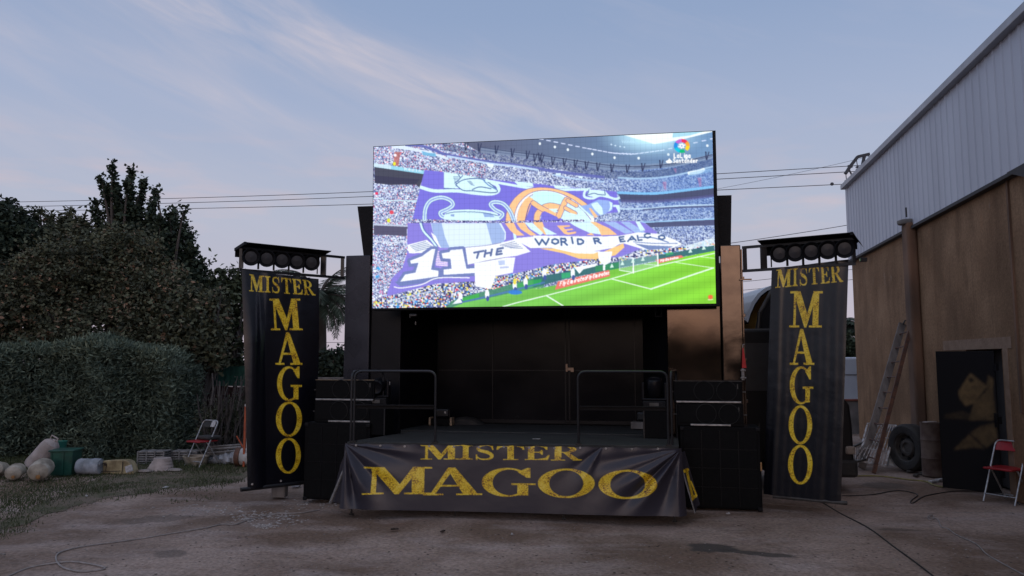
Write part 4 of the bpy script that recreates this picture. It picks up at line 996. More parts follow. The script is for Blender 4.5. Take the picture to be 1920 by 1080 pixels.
    line(zz(Z1, (1160, 710), (1240, 680), (1360, 700)), .9, SLT); line(zz(Z1, (1280, 610), (1330, 660), (1410, 705)), 1.1, (110, 150, 205))
    for i in range(4): line(zz(Z1, (1110 + i * 12, 620 + i * 12), (1150 + i * 10, 622 + i * 14)), .5, SLT)
    line(zz(Z1, (1310, 612), (1600, 665), (1750, 690), (1920, 715)) + zz(Z2, (200, 672), (500, 668), (560, 668)), 2.4, CY)
    fill(zz(Z1, (1600, 620), (1800, 640), (1810, 680), (1650, 665)), CY); fill(zz(Z2, (205, 625), (370, 640), (370, 655), (215, 655)), CY)
    # crest in the middle
    cx, cy = 1048, 419
    def ring(rx, ry, col, a=1.0, cond=None):
        m = el(X, Y, cx, cy, rx, ry)
        if cond is not None: m &= cond
        put(m, col, a)
    Z7 = lambda x, y: (694 + x / 2.927, 234 + y / 2.927)
    OL = (120, 104, 170)
    oa = smooth_pts(zz(Z7, (742, 534), (752, 470), (790, 405), (850, 358), (920, 344), (1000, 348), (1080, 370), (1150, 405), (1215, 455), (1255, 500)), 4)
    ia = smooth_pts(zz(Z7, (790, 534), (797, 475), (825, 420), (880, 375), (950, 360), (1030, 372), (1110, 408), (1180, 462), (1225, 505), (1230, 512)), 4)
    ib = smooth_pts(zz(Z7, (806, 534), (813, 478), (838, 428), (886, 386), (950, 371), (1026, 383), (1100, 417), (1166, 468), (1205, 512), (1210, 520)), 4)
    fill(oa + ia[::-1], OR); line(oa, .5, OL, sm=False); fill(ia + [Z7(1230, 534), Z7(790, 534)], WH); line(ia, .5, OL, sm=False)
    fill(ib + [Z7(1210, 534), Z7(806, 534)], CY); line(ib, .5, OL, sm=False)
    fill(smooth_pts(zz(Z7, (806, 534), (812, 478), (836, 430), (872, 396), (945, 440), (958, 455), (915, 480), (898, 534)), 2), OR); fill(smooth_pts(zz(Z7, (848, 534), (856, 482), (884, 434), (930, 462), (908, 495), (896, 534)), 2), PU)
    line(zz(Z7, (848, 534), (856, 482), (884, 434), (928, 460)), .5, OL)
    fill(zz(Z7, (930, 534), (940, 500), (965, 478), (1060, 520), (1060, 534)), PU)
    fill(zz(Z5, (0, 320), (250, 305), (480, 340), (640, 440), (550, 570), (350, 545), (160, 580), (0, 480)), (205, 252, 250))
    fill(zz(Z1, (1880, 870), (1760, 780), (1690, 850), (1640, 1040), (1720, 1040), (1790, 850), (1850, 890)), OR); line(zz(Z1, (1720, 1040), (1750, 920), (1785, 850), (1850, 895)), .9, (110, 90, 160))
    bar = lambda *p, w=3.6: (line(zz(Z5, *p), w + .9, (120, 100, 165)), line(zz(Z5, *p), w, OR))
    bar((70, 860), (90, 760), (200, 640), (350, 600), (540, 640), w=5.4); bar((0, 540), (150, 640), (350, 740), (510, 800), w=4.4)
    bar((510, 800), (640, 500), (700, 480), w=4.6); bar((690, 490), (860, 590), w=3.4); bar((640, 640), (840, 750), w=3.2)
    fill(zz(Z5, (300, 660), (490, 650), (440, 740)), CY); fill(zz(Z5, (160, 740), (220, 700), (500, 830), (400, 870), (150, 870)), PU); fill(zz(Z5, (640, 710), (830, 760), (1090, 830), (760, 870), (590, 820)), CY)
    # creature on the right
    fill(zz(Z5, (930, 600), (1100, 570), (1300, 470), (1500, 490), (1590, 540), (1580, 680), (1480, 730), (1400, 780), (1280, 800), (1190, 810)), (150, 178, 240)); fill(zz(Z5, (1150, 560), (1280, 520), (1380, 640), (1400, 770), (1340, 780), (1230, 680)), CY)
    fill(zz(Z5, (1110, 640), (1160, 650), (1280, 800), (1200, 800)), OR); fill(zz(Z5, (1520, 510), (1580, 540), (1570, 660), (1500, 720), (1540, 620)), CY); fill(zz(Z5, (1590, 575), (1720, 580), (1740, 720), (1700, 720), (1650, 620), (1590, 620)), CY)
    line(zz(Z5, (920, 600), (1100, 760), (1190, 820)), 1.6, CY)
    line(zz(Z5, (1060, 270), (1020, 340), (1030, 420), (1180, 450), (1330, 390), (1500, 420), (1640, 460), (1710, 440)), 2.2, CY)
    fill(zz(Z5, (1110, 270), (1300, 280), (1440, 300), (1530, 400), (1330, 370), (1200, 420), (1060, 390)), CY); line(zz(Z5, (1060, 390), (1210, 345), (1300, 370), (1440, 380)), .8, SLT); line(zz(Z5, (1110, 270), (1100, 330), (1060, 380)), .8, SLT); line(zz(Z5, (1420, 280), (1440, 370)), .8, SLT)
    # cup
    for pts in (zz(Z1, (655, 1025), (665, 910), (720, 825), (830, 792), (925, 820), (955, 870), (900, 915), (825, 950), (840, 990), (900, 1005)), zz(Z1, (1600, 1040), (1560, 940), (1490, 860), (1400, 840), (1355, 865), (1400, 920), (1480, 965), (1450, 1010))):
        line(pts, 4.2, (95, 115, 180)); line(pts, 3.5, CY); line(pts, 1.4, (150, 172, 228))
    fill(smooth_pts(zz(Z1, (870, 960), (960, 925), (1200, 922), (1400, 950), (1440, 1000), (1400, 1035), (900, 1030), (865, 990)), 4), CY); fill(zz(Z1, (935, 970), (970, 970), (970, 995), (930, 990)), (140, 165, 220)); fill(zz(Z1, (1270, 950), (1360, 960), (1400, 1000), (1290, 1000)), (150, 178, 230))
    line(zz(Z1, (880, 965), (1000, 945), (1250, 950), (1430, 985)), .7, SLT)
    bd = zz(Z3, (690, 100), (1400, 96), (1450, 190), (1450, 260), (1400, 312), (1050, 345), (870, 352), (790, 352), (720, 230)); fill(bd, (222, 240, 253))
    fill(zz(Z3, (695, 100), (800, 100), (830, 230), (880, 350), (800, 352), (720, 230)), (160, 184, 232)); fill(zz(Z3, (1250, 96), (1380, 98), (1440, 200), (1430, 300), (1310, 312)), (160, 184, 232)); fill(zz(Z3, (690, 190), (740, 230), (790, 350), (740, 320)), WH)
    line(zz(Z3, (590, 98), (620, 180), (690, 260), (745, 330)), 3.2, (95, 115, 185)); line(zz(Z3, (585, 98), (615, 180), (690, 262), (745, 335)), 1.8, CY)
    line(zz(Z3, (1480, 98), (1530, 180), (1545, 260)), 2.6, CY)
    # lower crest part
    lowc = (Y > 417) & (Y < 490)
    fill(zz(Z4, (0, 85), (90, 85), (110, 140), (200, 210), (120, 215), (20, 150)), OR); fill(zz(Z3, (1440, 100), (1530, 95), (1560, 160), (1640, 225), (1560, 225), (1500, 180)), OR); fill(zz(Z3, (1555, 95), (1640, 95), (1680, 160), (1760, 220), (1700, 225), (1600, 160)), OR); fill(zz(Z3, (1640, 95), (1720, 95), (1830, 200), (1800, 222), (1700, 160)), CY)
    fill(zz(Z4, (90, 130), (240, 210), (130, 215)), CY); fill(zz(Z4, (360, 90), (620, 90), (700, 215), (560, 195), (420, 130)), CY); fill(zz(Z4, (570, 85), (620, 85), (760, 150), (840, 215), (780, 215), (680, 220), (650, 150)), OR)
    fill(zz(Z4, (235, 122), (360, 118), (372, 132), (300, 140), (320, 160), (390, 152), (400, 165), (330, 175), (345, 192), (430, 182), (425, 200), (350, 215), (310, 205)), OR)
    fill(zz(Z4, (530, 215), (580, 195), (610, 220)), OR)
    for a in ((700, 820, 960, 900), (870, 960, 1080, 1010)): fill(zz(Z4, (a[0], 85), (a[1], 85), (a[2] + 40, 190), (a[3] + 20, 205)), (170, 205, 245), .8)
    fill(zz(Z4, (1020, 80), (1060, 80), (1120, 170), (1070, 175)), CY)
    # ribbons with words
    fill(zz(Z3, (1555, 250), (1836, 225), (1836, 350), (1700, 352), (1600, 300)), WH)
    fill(zz(Z4, (0, 222), (400, 228), (700, 230), (850, 225), (1050, 190), (1250, 205), (1420, 265), (1490, 310), (1380, 350), (1100, 360), (900, 300), (850, 312), (800, 345), (600, 380), (400, 345), (0, 345)), WH)
    fill(zz(Z4, (1010, 300), (1150, 320), (1400, 330), (1330, 360), (1150, 365)), (120, 140, 190)); line(zz(Z4, (1000, 285), (1200, 300), (1440, 300)), .8, (120, 140, 190)); line(zz(Z4, (1060, 240), (1200, 245), (1350, 290)), 1.1, (120, 140, 190))
    fill(zz(Z4, (60, 350), (300, 350), (420, 395), (700, 385), (900, 300), (910, 340), (820, 420), (640, 460), (460, 455), (300, 400)), (250, 206, 140)); fill(zz(Z4, (180, 345), (400, 345), (600, 380), (680, 375), (600, 405), (420, 400)), WH)
    def words(chars, f, w, col, sc=1.0):
        for ch, x, y, gw, gh, sl in chars:
            for sg in STROKES[ch]: line([f(x + a * gw + sl * b * gh, y - b * gh + a * gw * w[1]) for a, b in sg], w[0], col, sm=False)
    DS = (76, 102, 152)
    words([('W', 25, 315, 135, 58, -.1), ('O', 182, 308, 75, 52, -.05), ('R', 275, 318, 70, 66, -.1), ('l', 375, 300, 40, 58, -.2), ('D', 440, 308, 70, 50, -.1), ('R', 612, 302, 70, 52, -.3)], Z4, (1.7, -.02), DS)
    words([('E', 865, 285, 60, 45, -.3), ('A', 945, 280, 80, 45, 0), ('L', 1045, 270, 50, 45, -.2), ('C', 1110, 250, 70, 45, -.2), ('O', 1255, 265, 70, 40, -.3)], Z4, (1.5, -.12), DS)
    # 11 and THE
    fill(zz(Z3, (450, 320), (650, 268), (745, 350), (600, 400), (470, 405)), WH)
    for i in range(5): line(zz(Z3, (480 + i * 14, 330 + i * 13), (640 + i * 18, 285 + i * 14)), .5, SLT)
    line(zz(Z3, (450, 360), (500, 400), (600, 385)), 1.1, WH)
    one = zz(Z3, (480, 480), (600, 435), (700, 362), (735, 362), (692, 570), (768, 582), (765, 640), (560, 668), (380, 692), (430, 620), (535, 600), (565, 500), (490, 510))
    two = zz(Z3, (800, 405), (880, 392), (890, 372), (1010, 362), (1050, 560), (1160, 556), (1165, 602), (820, 622), (820, 570), (900, 560), (890, 460), (812, 455))
    SH = (116, 130, 188)
    fill(zz(Z3, (720, 350), (880, 350), (880, 540), (760, 560)), (150, 138, 226)); 
    for i in range(9): line(zz(Z3, (745, 385 + i * 17), (855, 395 + i * 17)), 1.0, (250, 232, 255))
    for o_ in (one, two):
        r = line(o_ + [o_[0]], 5.5, SH, sm=False); fill([(x - 4, y + 6) for x, y in o_], SH)
    fill(zz(Z3, (320, 690), (380, 740), (600, 710), (740, 660), (740, 640), (400, 690)), SH); line(zz(Z3, (320, 745), (400, 755), (600, 720), (760, 655), (1080, 652)), 1.0, WH)
    fill(one, WH); fill(two, WH)
    fill(zz(Z3, (1040, 345), (1250, 325), (1400, 298), (1560, 258), (1700, 388), (1560, 430), (1440, 445), (1260, 480), (1065, 522)), WH)
    for i in range(5): line(zz(Z3, (1390 + i * 25, 325 + i * 6), (1540 + i * 20, 285 + i * 17)), .5, (110, 125, 175))
    line(zz(Z3, (1065, 522), (1260, 480), (1440, 447)), .6, (130, 130, 185)); line(zz(Z3, (1040, 345), (1250, 325), (1400, 298)), .5, (130, 130, 185))
    words([('T', 1110, 460, 95, 62, .3), ('H', 1225, 440, 80, 62, .2), ('E', 1345, 420, 75, 58, .2)], Z3, (1.9, -.18), (96, 112, 162))
    fill(zz(Z3, (1130, 505), (1250, 485), (1440, 450), (1545, 445), (1520, 600), (1345, 635), (1300, 765), (1140, 742)), WH); fill(zz(Z3, (1370, 480), (1440, 475), (1440, 520), (1380, 525)), (190, 205, 240)); fill(zz(Z3, (1390, 540), (1480, 535), (1480, 555), (1390, 558)), (190, 200, 235))
    # purple floor of the flag bottom left already there; people line between the two halves
    q5 = blotch(420, 9)
    m = line(zz(Z3, (500, 90), (1000, 84), (1500, 86), (1836, 78)) + zz(Z4, (200, 78), (500, 72)), 1.9, (70, 70, 130), .0); put(m & (q5 > .35), (70, 66, 120)); put(m & (q5 > .78), (230, 230, 255))
    # --- front row people and hoardings
    fb = zz(Z3, (240, 842), (740, 712), (1130, 690), (1150, 745), (1300, 765), (1345, 640), (1560, 605), (1836, 545)) + zz(Z4, (0, 560), (180, 512), (450, 480), (640, 455), (870, 435), (1120, 370), (1400, 345), (1600, 320), (1810, 240), (1815, 350), (1400, 385), (860, 490), (400, 580), (0, 690)) + zz(Z3, (1700, 670), (1340, 770), (1040, 850), (830, 960), (95, 965), (100, 900))
    m = fill(fb, (0, 0, 0), .0); rr = blotch(260, 12); r2 = blotch(260, 13)
    col_ = np.where((rr > .6)[..., None], np.array([232, 236, 248.]), np.where((rr > .3)[..., None], np.array([120, 130, 175.]), np.array([62, 66, 112.])))
    col_ = np.where((r2 > .94)[..., None], np.array([235, 215, 80.]), col_); col_ = np.where(((r2 < .05))[..., None], np.array([80, 170, 225.]), col_); col_ = np.where(((r2 > .88) & (r2 < .92))[..., None], np.array([235, 90, 90.]), col_)
    C[m] = col_[m]
    fill(zz(Z3, (830, 965), (900, 890), (1040, 835), (1340, 765), (1560, 700), (1836, 630), (1836, 745), (1340, 845), (1020, 905), (890, 965)), (74, 140, 110), .9); fill(zz(Z3, (940, 880), (1180, 810), (1180, 850), (960, 905)), (70, 175, 85)); fill(zz(Z3, (1560, 720), (1836, 640), (1836, 720), (1600, 780)), (70, 175, 90), .8)
    fill(zz(Z4, (0, 640), (300, 590), (420, 560), (640, 520), (860, 480), (1240, 420), (1810, 320), (1810, 380), (1240, 470), (860, 545), (300, 660), (0, 745)), (62, 112, 118))
    fill(zz(Z4, (0, 665), (85, 655), (70, 720), (0, 730)), (52, 160, 90)); fill(zz(Z4, (280, 600), (370, 590), (370, 640), (285, 655)), (62, 170, 120)); fill(zz(Z4, (1320, 400), (1400, 385), (1400, 410), (1330, 425)), (60, 170, 110), .8); fill(zz(Z4, (620, 530), (860, 490), (850, 560), (620, 580)), (60, 140, 100))
    line(zz(Z3, (1000, 900), (1340, 825), (1836, 700)), 1.6, (80, 120, 190), .8)
    # --- pitch
    pt = zz(Z3, (870, 968), (1020, 905), (1300, 852), (1836, 735)) + zz(Z4, (0, 760), (220, 720), (780, 565), (1240, 480), (1500, 435), (1815, 375), (1840, 930), (0, 935)); m = fill(pt, (0, 0, 0), 0.)
    tt = np.clip((X - 900) / 440, 0, 1)[..., None]; gcol = np.array([118, 196, 96.]) * (1 - tt) + np.array([140, 222, 62.]) * tt
    sv = (.97 + .05 * np.sin((X * .5 + Y * 1.8) * .10))[..., None]; C[m] = (gcol * sv)[m]
    fill(zz(Z4, (245, 682), (760, 565), (766, 628), (215, 765)), (232, 118, 108)); fill(zz(Z4, (1218, 465), (1480, 418), (1503, 440), (1250, 503)), (236, 120, 118))
    txt = 'FlyEmirates'
    def advert(x0, y0, sl, gh, gw, adv):
        x = x0
        for i, ch in enumerate(txt):
            if i == 3: x += adv * .5
            for sg in STROKES[ch]: line([Z4(x + a * gw + b * gh * .25, y0 + (x - x0) * sl - b * gh) for a, b in sg], .85, (255, 245, 245), sm=False)
            x += adv * (1.25 if ch in 'Em' else (.7 if ch in 'li' else 1))
    advert(262, 724, -.235, 42, 20, 24); advert(530, 660, -.235, 36, 17, 20); advert(1270, 482, -.19, 18, 12, 16)
    WL_ = (232, 250, 240)
    for pts, w in ((zz(Z4, (-60, 870), (130, 822), (780, 655), (1000, 590), (1250, 522), (1810, 400)), .9), (zz(Z4, (130, 822), (300, 926)), 1.2), (zz(Z4, (780, 655), (1175, 757)), .9), (zz(Z4, (1175, 757), (1800, 545)), 1.3), (zz(Z4, (1420, 490), (1795, 545)), .6), (zz(Z3, (1420, 945), (1560, 905), (1836, 838)), 1.0), (zz(Z4, (1640, 430), (1810, 450)), .5), (zz(Z4, (860, 568), (1000, 592)), .8), (zz(Z4, (1110, 508), (1245, 520)), .6)): line(pts, w, WL_, sm=False)
    fill(zz(Z4, (862, 435), (1000, 452), (1240, 400), (1248, 520), (1000, 590), (862, 565)), (190, 225, 225), .35)
    for pts in (zz(Z4, (1000, 595), (1000, 450)), zz(Z4, (1247, 525), (1243, 400))): line(pts, 1.2, (250, 255, 255))
    line(zz(Z4, (862, 435), (1000, 450), (1243, 400)), .7, (235, 250, 255), sm=False); line(zz(Z4, (862, 435), (862, 565)), .5, (220, 240, 245))
    for x, y in ((785, 530), (890, 505), (995, 480), (1095, 462), (1570, 380), (1705, 350)): fill(zz(Z4, (x - 20, y + 15), (x + 20, y + 10), (x, y - 30)), (215, 245, 235))
    fill(zz(Z4, (645, 385), (790, 380), (770, 490), (710, 522), (655, 470)), WH); fill(zz(Z4, (410, 540), (640, 502), (620, 530), (500, 560), (460, 605)), WH); fill(zz(Z4, (695, 520), (720, 520), (718, 570), (698, 572)), WH)
    fill(zz(Z4, (1500, 330), (1810, 240), (1812, 300), (1600, 350)), (225, 242, 252), .8)
    # players and ground staff
    for x, y in zz(Z3, (1260, 820), (990, 850), (1540, 730), (1650, 700)) + zz(Z4, (110, 600), (395, 600)): put(el(X, Y, x, y, 4, 9), WH); put(el(X, Y, x + 1, y + 8, 3, 5), (70, 90, 160))
    put(el(X, Y, *Z3(1545, 800), 13, 4.2), (60, 130, 215)); put(el(X, Y, *Z3(1540, 690), 3, 6), (238, 222, 90)); fill(zz(Z3, (905, 920), (980, 850), (1010, 905)), (240, 245, 255))
    for x, y, c in ((160, 560, (70, 170, 235)), (150, 640, (80, 170, 235)), (190, 800, (225, 130, 190)), (1060, 765, (240, 220, 90)), (950, 780, (230, 70, 90)), (470, 820, (225, 230, 80)), (130, 905, (245, 245, 90)), (290, 850, (240, 130, 90)), (360, 945, (70, 160, 230)), (450, 945, (240, 220, 90)), (540, 900, (70, 150, 225)), (640, 890, (60, 150, 215)), (170, 690, (190, 100, 110)), (700, 940, (90, 120, 180))): put(el(X, Y, *Z3(x, y), 4, 3.4) & (blotch(300, 21) > .35), c)
    for i in range(22): line(zz(Z3, (255 + i * 24, 890 - i * 5), (262 + i * 24, 925 - i * 5.4)), .45, (215, 225, 240)); 
    line(zz(Z3, (250, 885), (800, 765)), .7, (215, 225, 245)); line(zz(Z3, (250, 925), (800, 800)), .7, (150, 165, 205))
    for i in range(16): line(zz(Z3, (1350 + i * 30, 660 - i * 7), (1355 + i * 30, 700 - i * 7)), .45, (205, 215, 235))
    # --- league bug top right
    ox, oy = 1278.3, 273.6; a = np.degrees(np.arctan2(-(Y - oy), X - ox)) % 360; r = np.hypot((X - ox) / 15, (Y - oy) / 13)
    segs = [((40, 90), (232, 52, 92)), ((90, 150), (190, 105, 205)), ((150, 198), (42, 140, 225)), ((198, 250), (30, 195, 225)), ((250, 300), (20, 185, 120)), ((0, 40), (245, 165, 60)), ((318, 360), (250, 215, 45))]
    for (a0, a1), c in segs: put((a >= a0) & (a < a1) & (r < 1) & (r > .52), c)
    put((r < .40) & (((a % 60) < 38) | (r < .27)), (250, 250, 255)); put(r < .10, (110, 140, 190))
    def sans(s_, x, y, gw, gh, adv, w):
        for i, ch in enumerate(s_):
            if ch == ' ': x += adv; continue
            for sg in STROKES[ch]: line([(x + a * gw, y - b * gh) for a, b in sg], w, (255, 255, 255), sm=False)
            x += adv * (.55 if ch in 'il' else 1)
    sans('LaLiga', 1263.5, 295.5, 4.6, 7.6, 5.9, .95)
    sans('Santander', 1262, 304.8, 4.2, 7.2, 5.3, .9)
    put(el(X, Y, 1254.5, 303.2, 6, 3.0), (255, 255, 255)); fill([(1251, 302), (1255, 296.5), (1259, 302)], (255, 255, 255))
    # bell mark bottom right
    put(el(X, Y, 1332, 557, 4.6, 4.2) | rc(X, Y, 1328, 553.5, 1336, 559), (236, 112, 66)); fill([(1327, 561), (1337, 560.5), (1337, 562.5), (1327, 563)], (225, 235, 180))
    C2 = box_down(C, K); B_ = C2.copy()
    B_[1:-1, 1:-1] = (C2[:-2, 1:-1] + C2[2:, 1:-1] + C2[1:-1, :-2] + C2[1:-1, 2:]) / 4
    C2 = np.clip((C2 * .55 + B_ * .45) * .98 + 5, 0, 255)
    # LED cells: soft grid of slightly darker seams
    jj, ii = np.meshgrid(np.arange(NU), np.arange(NV)); gr = 1 - .05 * ((jj % 10) == 0) - .05 * ((ii % 10) == 0)
    C2 = C2 * gr[..., None]
    return lin(C2)
img = paint_screen()
s, t = np.meshgrid(np.linspace(0, 1, NU), np.linspace(0, 1, NV)); s = s[..., None]; t = t[..., None]
P = c_tl * (1 - s) * (1 - t) + c_tr * s * (1 - t) + c_br * s * t + c_bl * (1 - s) * t
m = bpy.data.materials.new('led_pixels'); m.use_nodes = True; nt = m.node_tree; nt.nodes.clear()
o_ = nt.nodes.new('ShaderNodeOutputMaterial'); e_ = nt.nodes.new('ShaderNodeEmission'); a_ = nt.nodes.new('ShaderNodeAttribute'); a_.attribute_name = 'picture'
nt.links.new(a_.outputs['Color'], e_.inputs[0]); e_.inputs[1].default_value = 1.12; nt.links.new(e_.outputs[0], o_.inputs[0]); m.cycles.emission_sampling = 'NONE'
np_mesh('display', P.reshape(-1, 3), grid_faces(NU, NV), m, scr, world=True, attrs={'picture': np.concatenate([img, np.ones(img.shape[:2] + (1,))], -1).reshape(-1, 4)})

# ================================================================== WAREHOUSE
WX, WY = 8.53, 18.59                # far corner; wall runs toward the camera
WD = Vector((-.2057, -1, 0)).normalized(); WNn = Vector((-WD.y, WD.x, 0)) * -1   # outward normal toward the yard
if WNn.x > 0: WNn = -WNn
wh_rz = math.atan2(WD.y, WD.x)
wh = thing('warehouse', 'tall warehouse with stained ochre render and pale corrugated metal upper wall', 'building', (WX, WY, 0), wh_rz)
# local frame: +x along the wall toward the camera, outward = +-y
ls = 1 if (Matrix.Rotation(wh_rz, 3, 'Z') @ Vector((0, 1, 0))).dot(WNn) > 0 else -1
def wl_(s, o, z): return (s, ls * o, z)
def wx(px, off=0.0):                # distance along the wall of the pixel column (at wall base height ~ mid)
    x, y, z = ray(px, 675); ox = WX + WNn.x * off; oy = WY + WNn.y * off
    # x*t = ox + s*dx ; y*t = oy + s*dy
    return (oy * x - ox * y) / (WD.x * y - WD.y * x)
def wz(px, py, off=0.0):
    x, y, z = ray(px, py); ox = WX + WNn.x * off; oy = WY + WNn.y * off
    s = (oy * x - ox * y) / (WD.x * y - WD.y * x); t = (oy + s * WD.y) / y
    return s, CAM[2] + z * t
def stucco():
    m = bpy.data.materials.new('stained_render'); m.use_nodes = True; nt = m.node_tree; b = nt.nodes['Principled BSDF']; N = nt.nodes.new; Lk = nt.links.new; t = N('ShaderNodeTexCoord')
    def noise(s, d=6, st=(1, 1, 1), rg=.55):
        mp = N('ShaderNodeMapping'); mp.inputs['Scale'].default_value = st; Lk(t.outputs['Object'], mp.inputs[0])
        n = N('ShaderNodeTexNoise'); n.inputs['Scale'].default_value = s; n.inputs['Detail'].default_value = d; n.inputs['Roughness'].default_value = rg; Lk(mp.outputs[0], n.inputs['Vector']); return n.outputs[0]
    def ramp(f, a, b_, ca, cb):
        r = N('ShaderNodeValToRGB'); e = r.color_ramp.elements; e[0].position = a; e[0].color = ca; e[1].position = b_; e[1].color = cb; Lk(f, r.inputs[0]); return r.outputs[0]
    def mix(f, a, c, mode='MIX'):
        n = N('ShaderNodeMix'); n.data_type = 'RGBA'; n.blend_type = mode
        for i, v in ((0, f), (6, a), (7, c)):
            if isinstance(v, (int, float, tuple)): n.inputs[i].default_value = v
            else: Lk(v, n.inputs[i])
        return n.outputs[2]
    base = ramp(noise(.9, 7), .3, .7, (.225, .130, .072, 1), (.37, .232, .138, 1))
    st = mix(ramp(noise(1.1, 8, (.9, .9, .45), .66), .46, .68, (0, 0, 0, 1), (.8, .8, .8, 1)), base, (.17, .10, .058, 1))
    st = mix(ramp(noise(.55, 6, (1, 1, .8)), .50, .62, (0, 0, 0, 1), (.75, .75, .75, 1)), st, (.19, .115, .066, 1))
    st = mix(ramp(noise(2.0, 8, (1.4, 1.4, .26), .68), .52, .74, (0, 0, 0, 1), (.7, .7, .7, 1)), st, (.105, .060, .034, 1))
    st = mix(ramp(noise(2.2, 6, (1.6, 1.6, .5), .6), .62, .75, (0, 0, 0, 1), (.7, .7, .7, 1)), st, (.40, .21, .11, 1))
    st = mix(ramp(noise(3, 6, (1, 1, .5)), .66, .72, (0, 0, 0, 1), (.5, .5, .5, 1)), st, (.42, .34, .28, 1))
    st = mix(.5, st, ramp(noise(22, 4), .3, .7, (.6, .6, .6, 1), (1.35, 1.35, 1.35, 1)), 'MULTIPLY')
    Lk(st, b.inputs['Base Color']); b.inputs['Roughness'].default_value = .9; b.inputs['Specular IOR Level'].default_value = .15
    bp = N('ShaderNodeBump'); bp.inputs['Strength'].default_value = .4; bp.inputs['Distance'].default_value = .02; Lk(noise(30, 5), bp.inputs['Height']); Lk(bp.outputs[0], b.inputs['Normal'])
    return m
M['stucco'] = stucco()
M['clad'] = mat('pale_corrugated_metal', (.52, .55, .62), .45, metal=.1, col2=(.46, .485, .55), scale=1.2, stretch=(1, 1, .2), bump=.08)
M['trim'] = mat('eave_trim_metal', (.38, .39, .42), .4, metal=.2, scale=3)
M['darkmetal'] = mat('dark_soffit', (.035, .033, .035), .7, scale=6)
L0, L1 = 0.0, 20.0
zc, zt_ = wz(1600, 487)[1], wz(1592, 349)[1]
# door opening hidden behind the open leaf
dS = wx(1812)
hS = wx(1878)
wm = MB()
for a, b, z0, z1 in ((0, dS, 0, zt_ - .05), (dS, hS + .02, 2.06, zt_ - .05), (hS + .02, L1, 0, zt_ - .05)):
    wm.box((( a + b) / 2, -ls * .125, (z0 + z1) / 2), (b - a, .25, z1 - z0))
wm.box((.125, -ls * 6, zt_ / 2), (.25, 11.7, zt_ - .1)); wm.box((L1 - .125, -ls * 6, zt_ / 2), (.25, 11.7, zt_ - .1)); wm.box((L1 / 2, -ls * 12, zt_ / 2), (L1, .25, zt_ - .1))
wall = wm.build('wall', M['stucco'], wh)
# corrugated upper wall
cm = []; F = []; prof = []
x = -.06
while x < L1:
    prof += [(x, .07), (x + .19, .07), (x + .205, .083), (x + .245, .083), (x + .26, .07)]; x += .26
V = []
for (x, o) in prof: V += [wl_(x, o, zc), wl_(x, o, zt_)]
F = [(2 * i, 2 * i + 2, 2 * i + 3, 2 * i + 1) for i in range(len(prof) - 1)]
cb = MB().add(V, F)
V2 = [wl_(x, o - .012, z) for (x, o) in prof for z in (zc, zt_)]
cb.add(V2, [f[::-1] for f in F]); cb.build('corrugated_cladding', M['clad'], wh)
# cladding on the far gable too
MB().box((-.035, -ls * 6, (zc + zt_) / 2), (.05, 12.1, zt_ - zc)).build('gable_cladding', M['clad'], wh)
MB().box((L1 / 2, ls * .12, zt_ - .01), (L1 + .06, .14, .12)).build('eave_trim', M['trim'], wh, bevel=.01)
MB().box((L1 / 2, ls * .03, zc - .03), (L1 + .1, .16, .05)).build('drip_edge', M['darkmetal'], wh)
mb = MB(); mb.prism([(0, zt_ + .08), (12.2, zt_ + .08), (6, zt_ + 1.0)], lambda a, b: (-.1, -ls * (a - .1), b), lambda a, b: (L1, -ls * (a - .1), b)); mb.build('roof', M['clad'], wh)
# pilaster with round cap
M['pil'] = mat('darker_stained_render', (.22, .125, .078), .9, col2=(.10, .062, .042), scale=2.2, stretch=(1, 1, .35), bump=.4, bscale=25)
s_p = wx(1727); zp = wz(1725, 400, .2)[1]
mb = MB(); mb.box((s_p, ls * .09, zp / 2), (.36, .18, zp)); mb.build('pilaster', M['pil'], wh, bevel=.05, seg=3)
MB().lathe([(.15, 0), (.17, .03), (.17, .07), (.12, .09)], wl_(s_p, .12, zp - .02), None, 16).build('pilaster_cap', M['concrete'], wh, smooth=True)
MB().tube([wl_(s_p + .12, .16, zp + .1), wl_(s_p + .12, .16, zp + .28)], .015).build('vent_pipe', M['darkmetal'], wh)
# bracket canopy near the right edge of frame
s_b, z_b = wz(1893, 321, .1)
mb = MB(); mb.prism([(s_b, z_b - .02), (s_b + 1.2, z_b - .02), (s_b + 1.2, z_b - .45)], lambda a, b: wl_(a, .02, b), lambda a, b: wl_(a, .14, b)); mb.build('canopy', M['darkmetal'], wh)
MB().box(wl_(wx(1912), .012, 2.9), (.05, .03, 3.4)).build('downpipe', M['pil'], wh)
# lamp under the eave
q = wz(1620, 487, .15); mb = MB(); mb.box(wl_(q[0], .16, q[1]), (.10, .14, .09)); mb.build('security_lamp', M['darkmetal'], wh, bevel=.01)
MB().box(wl_(q[0], .235, q[1]), (.05, .012, .05)).build('lamp_lens', M['greenlamp'], wh)
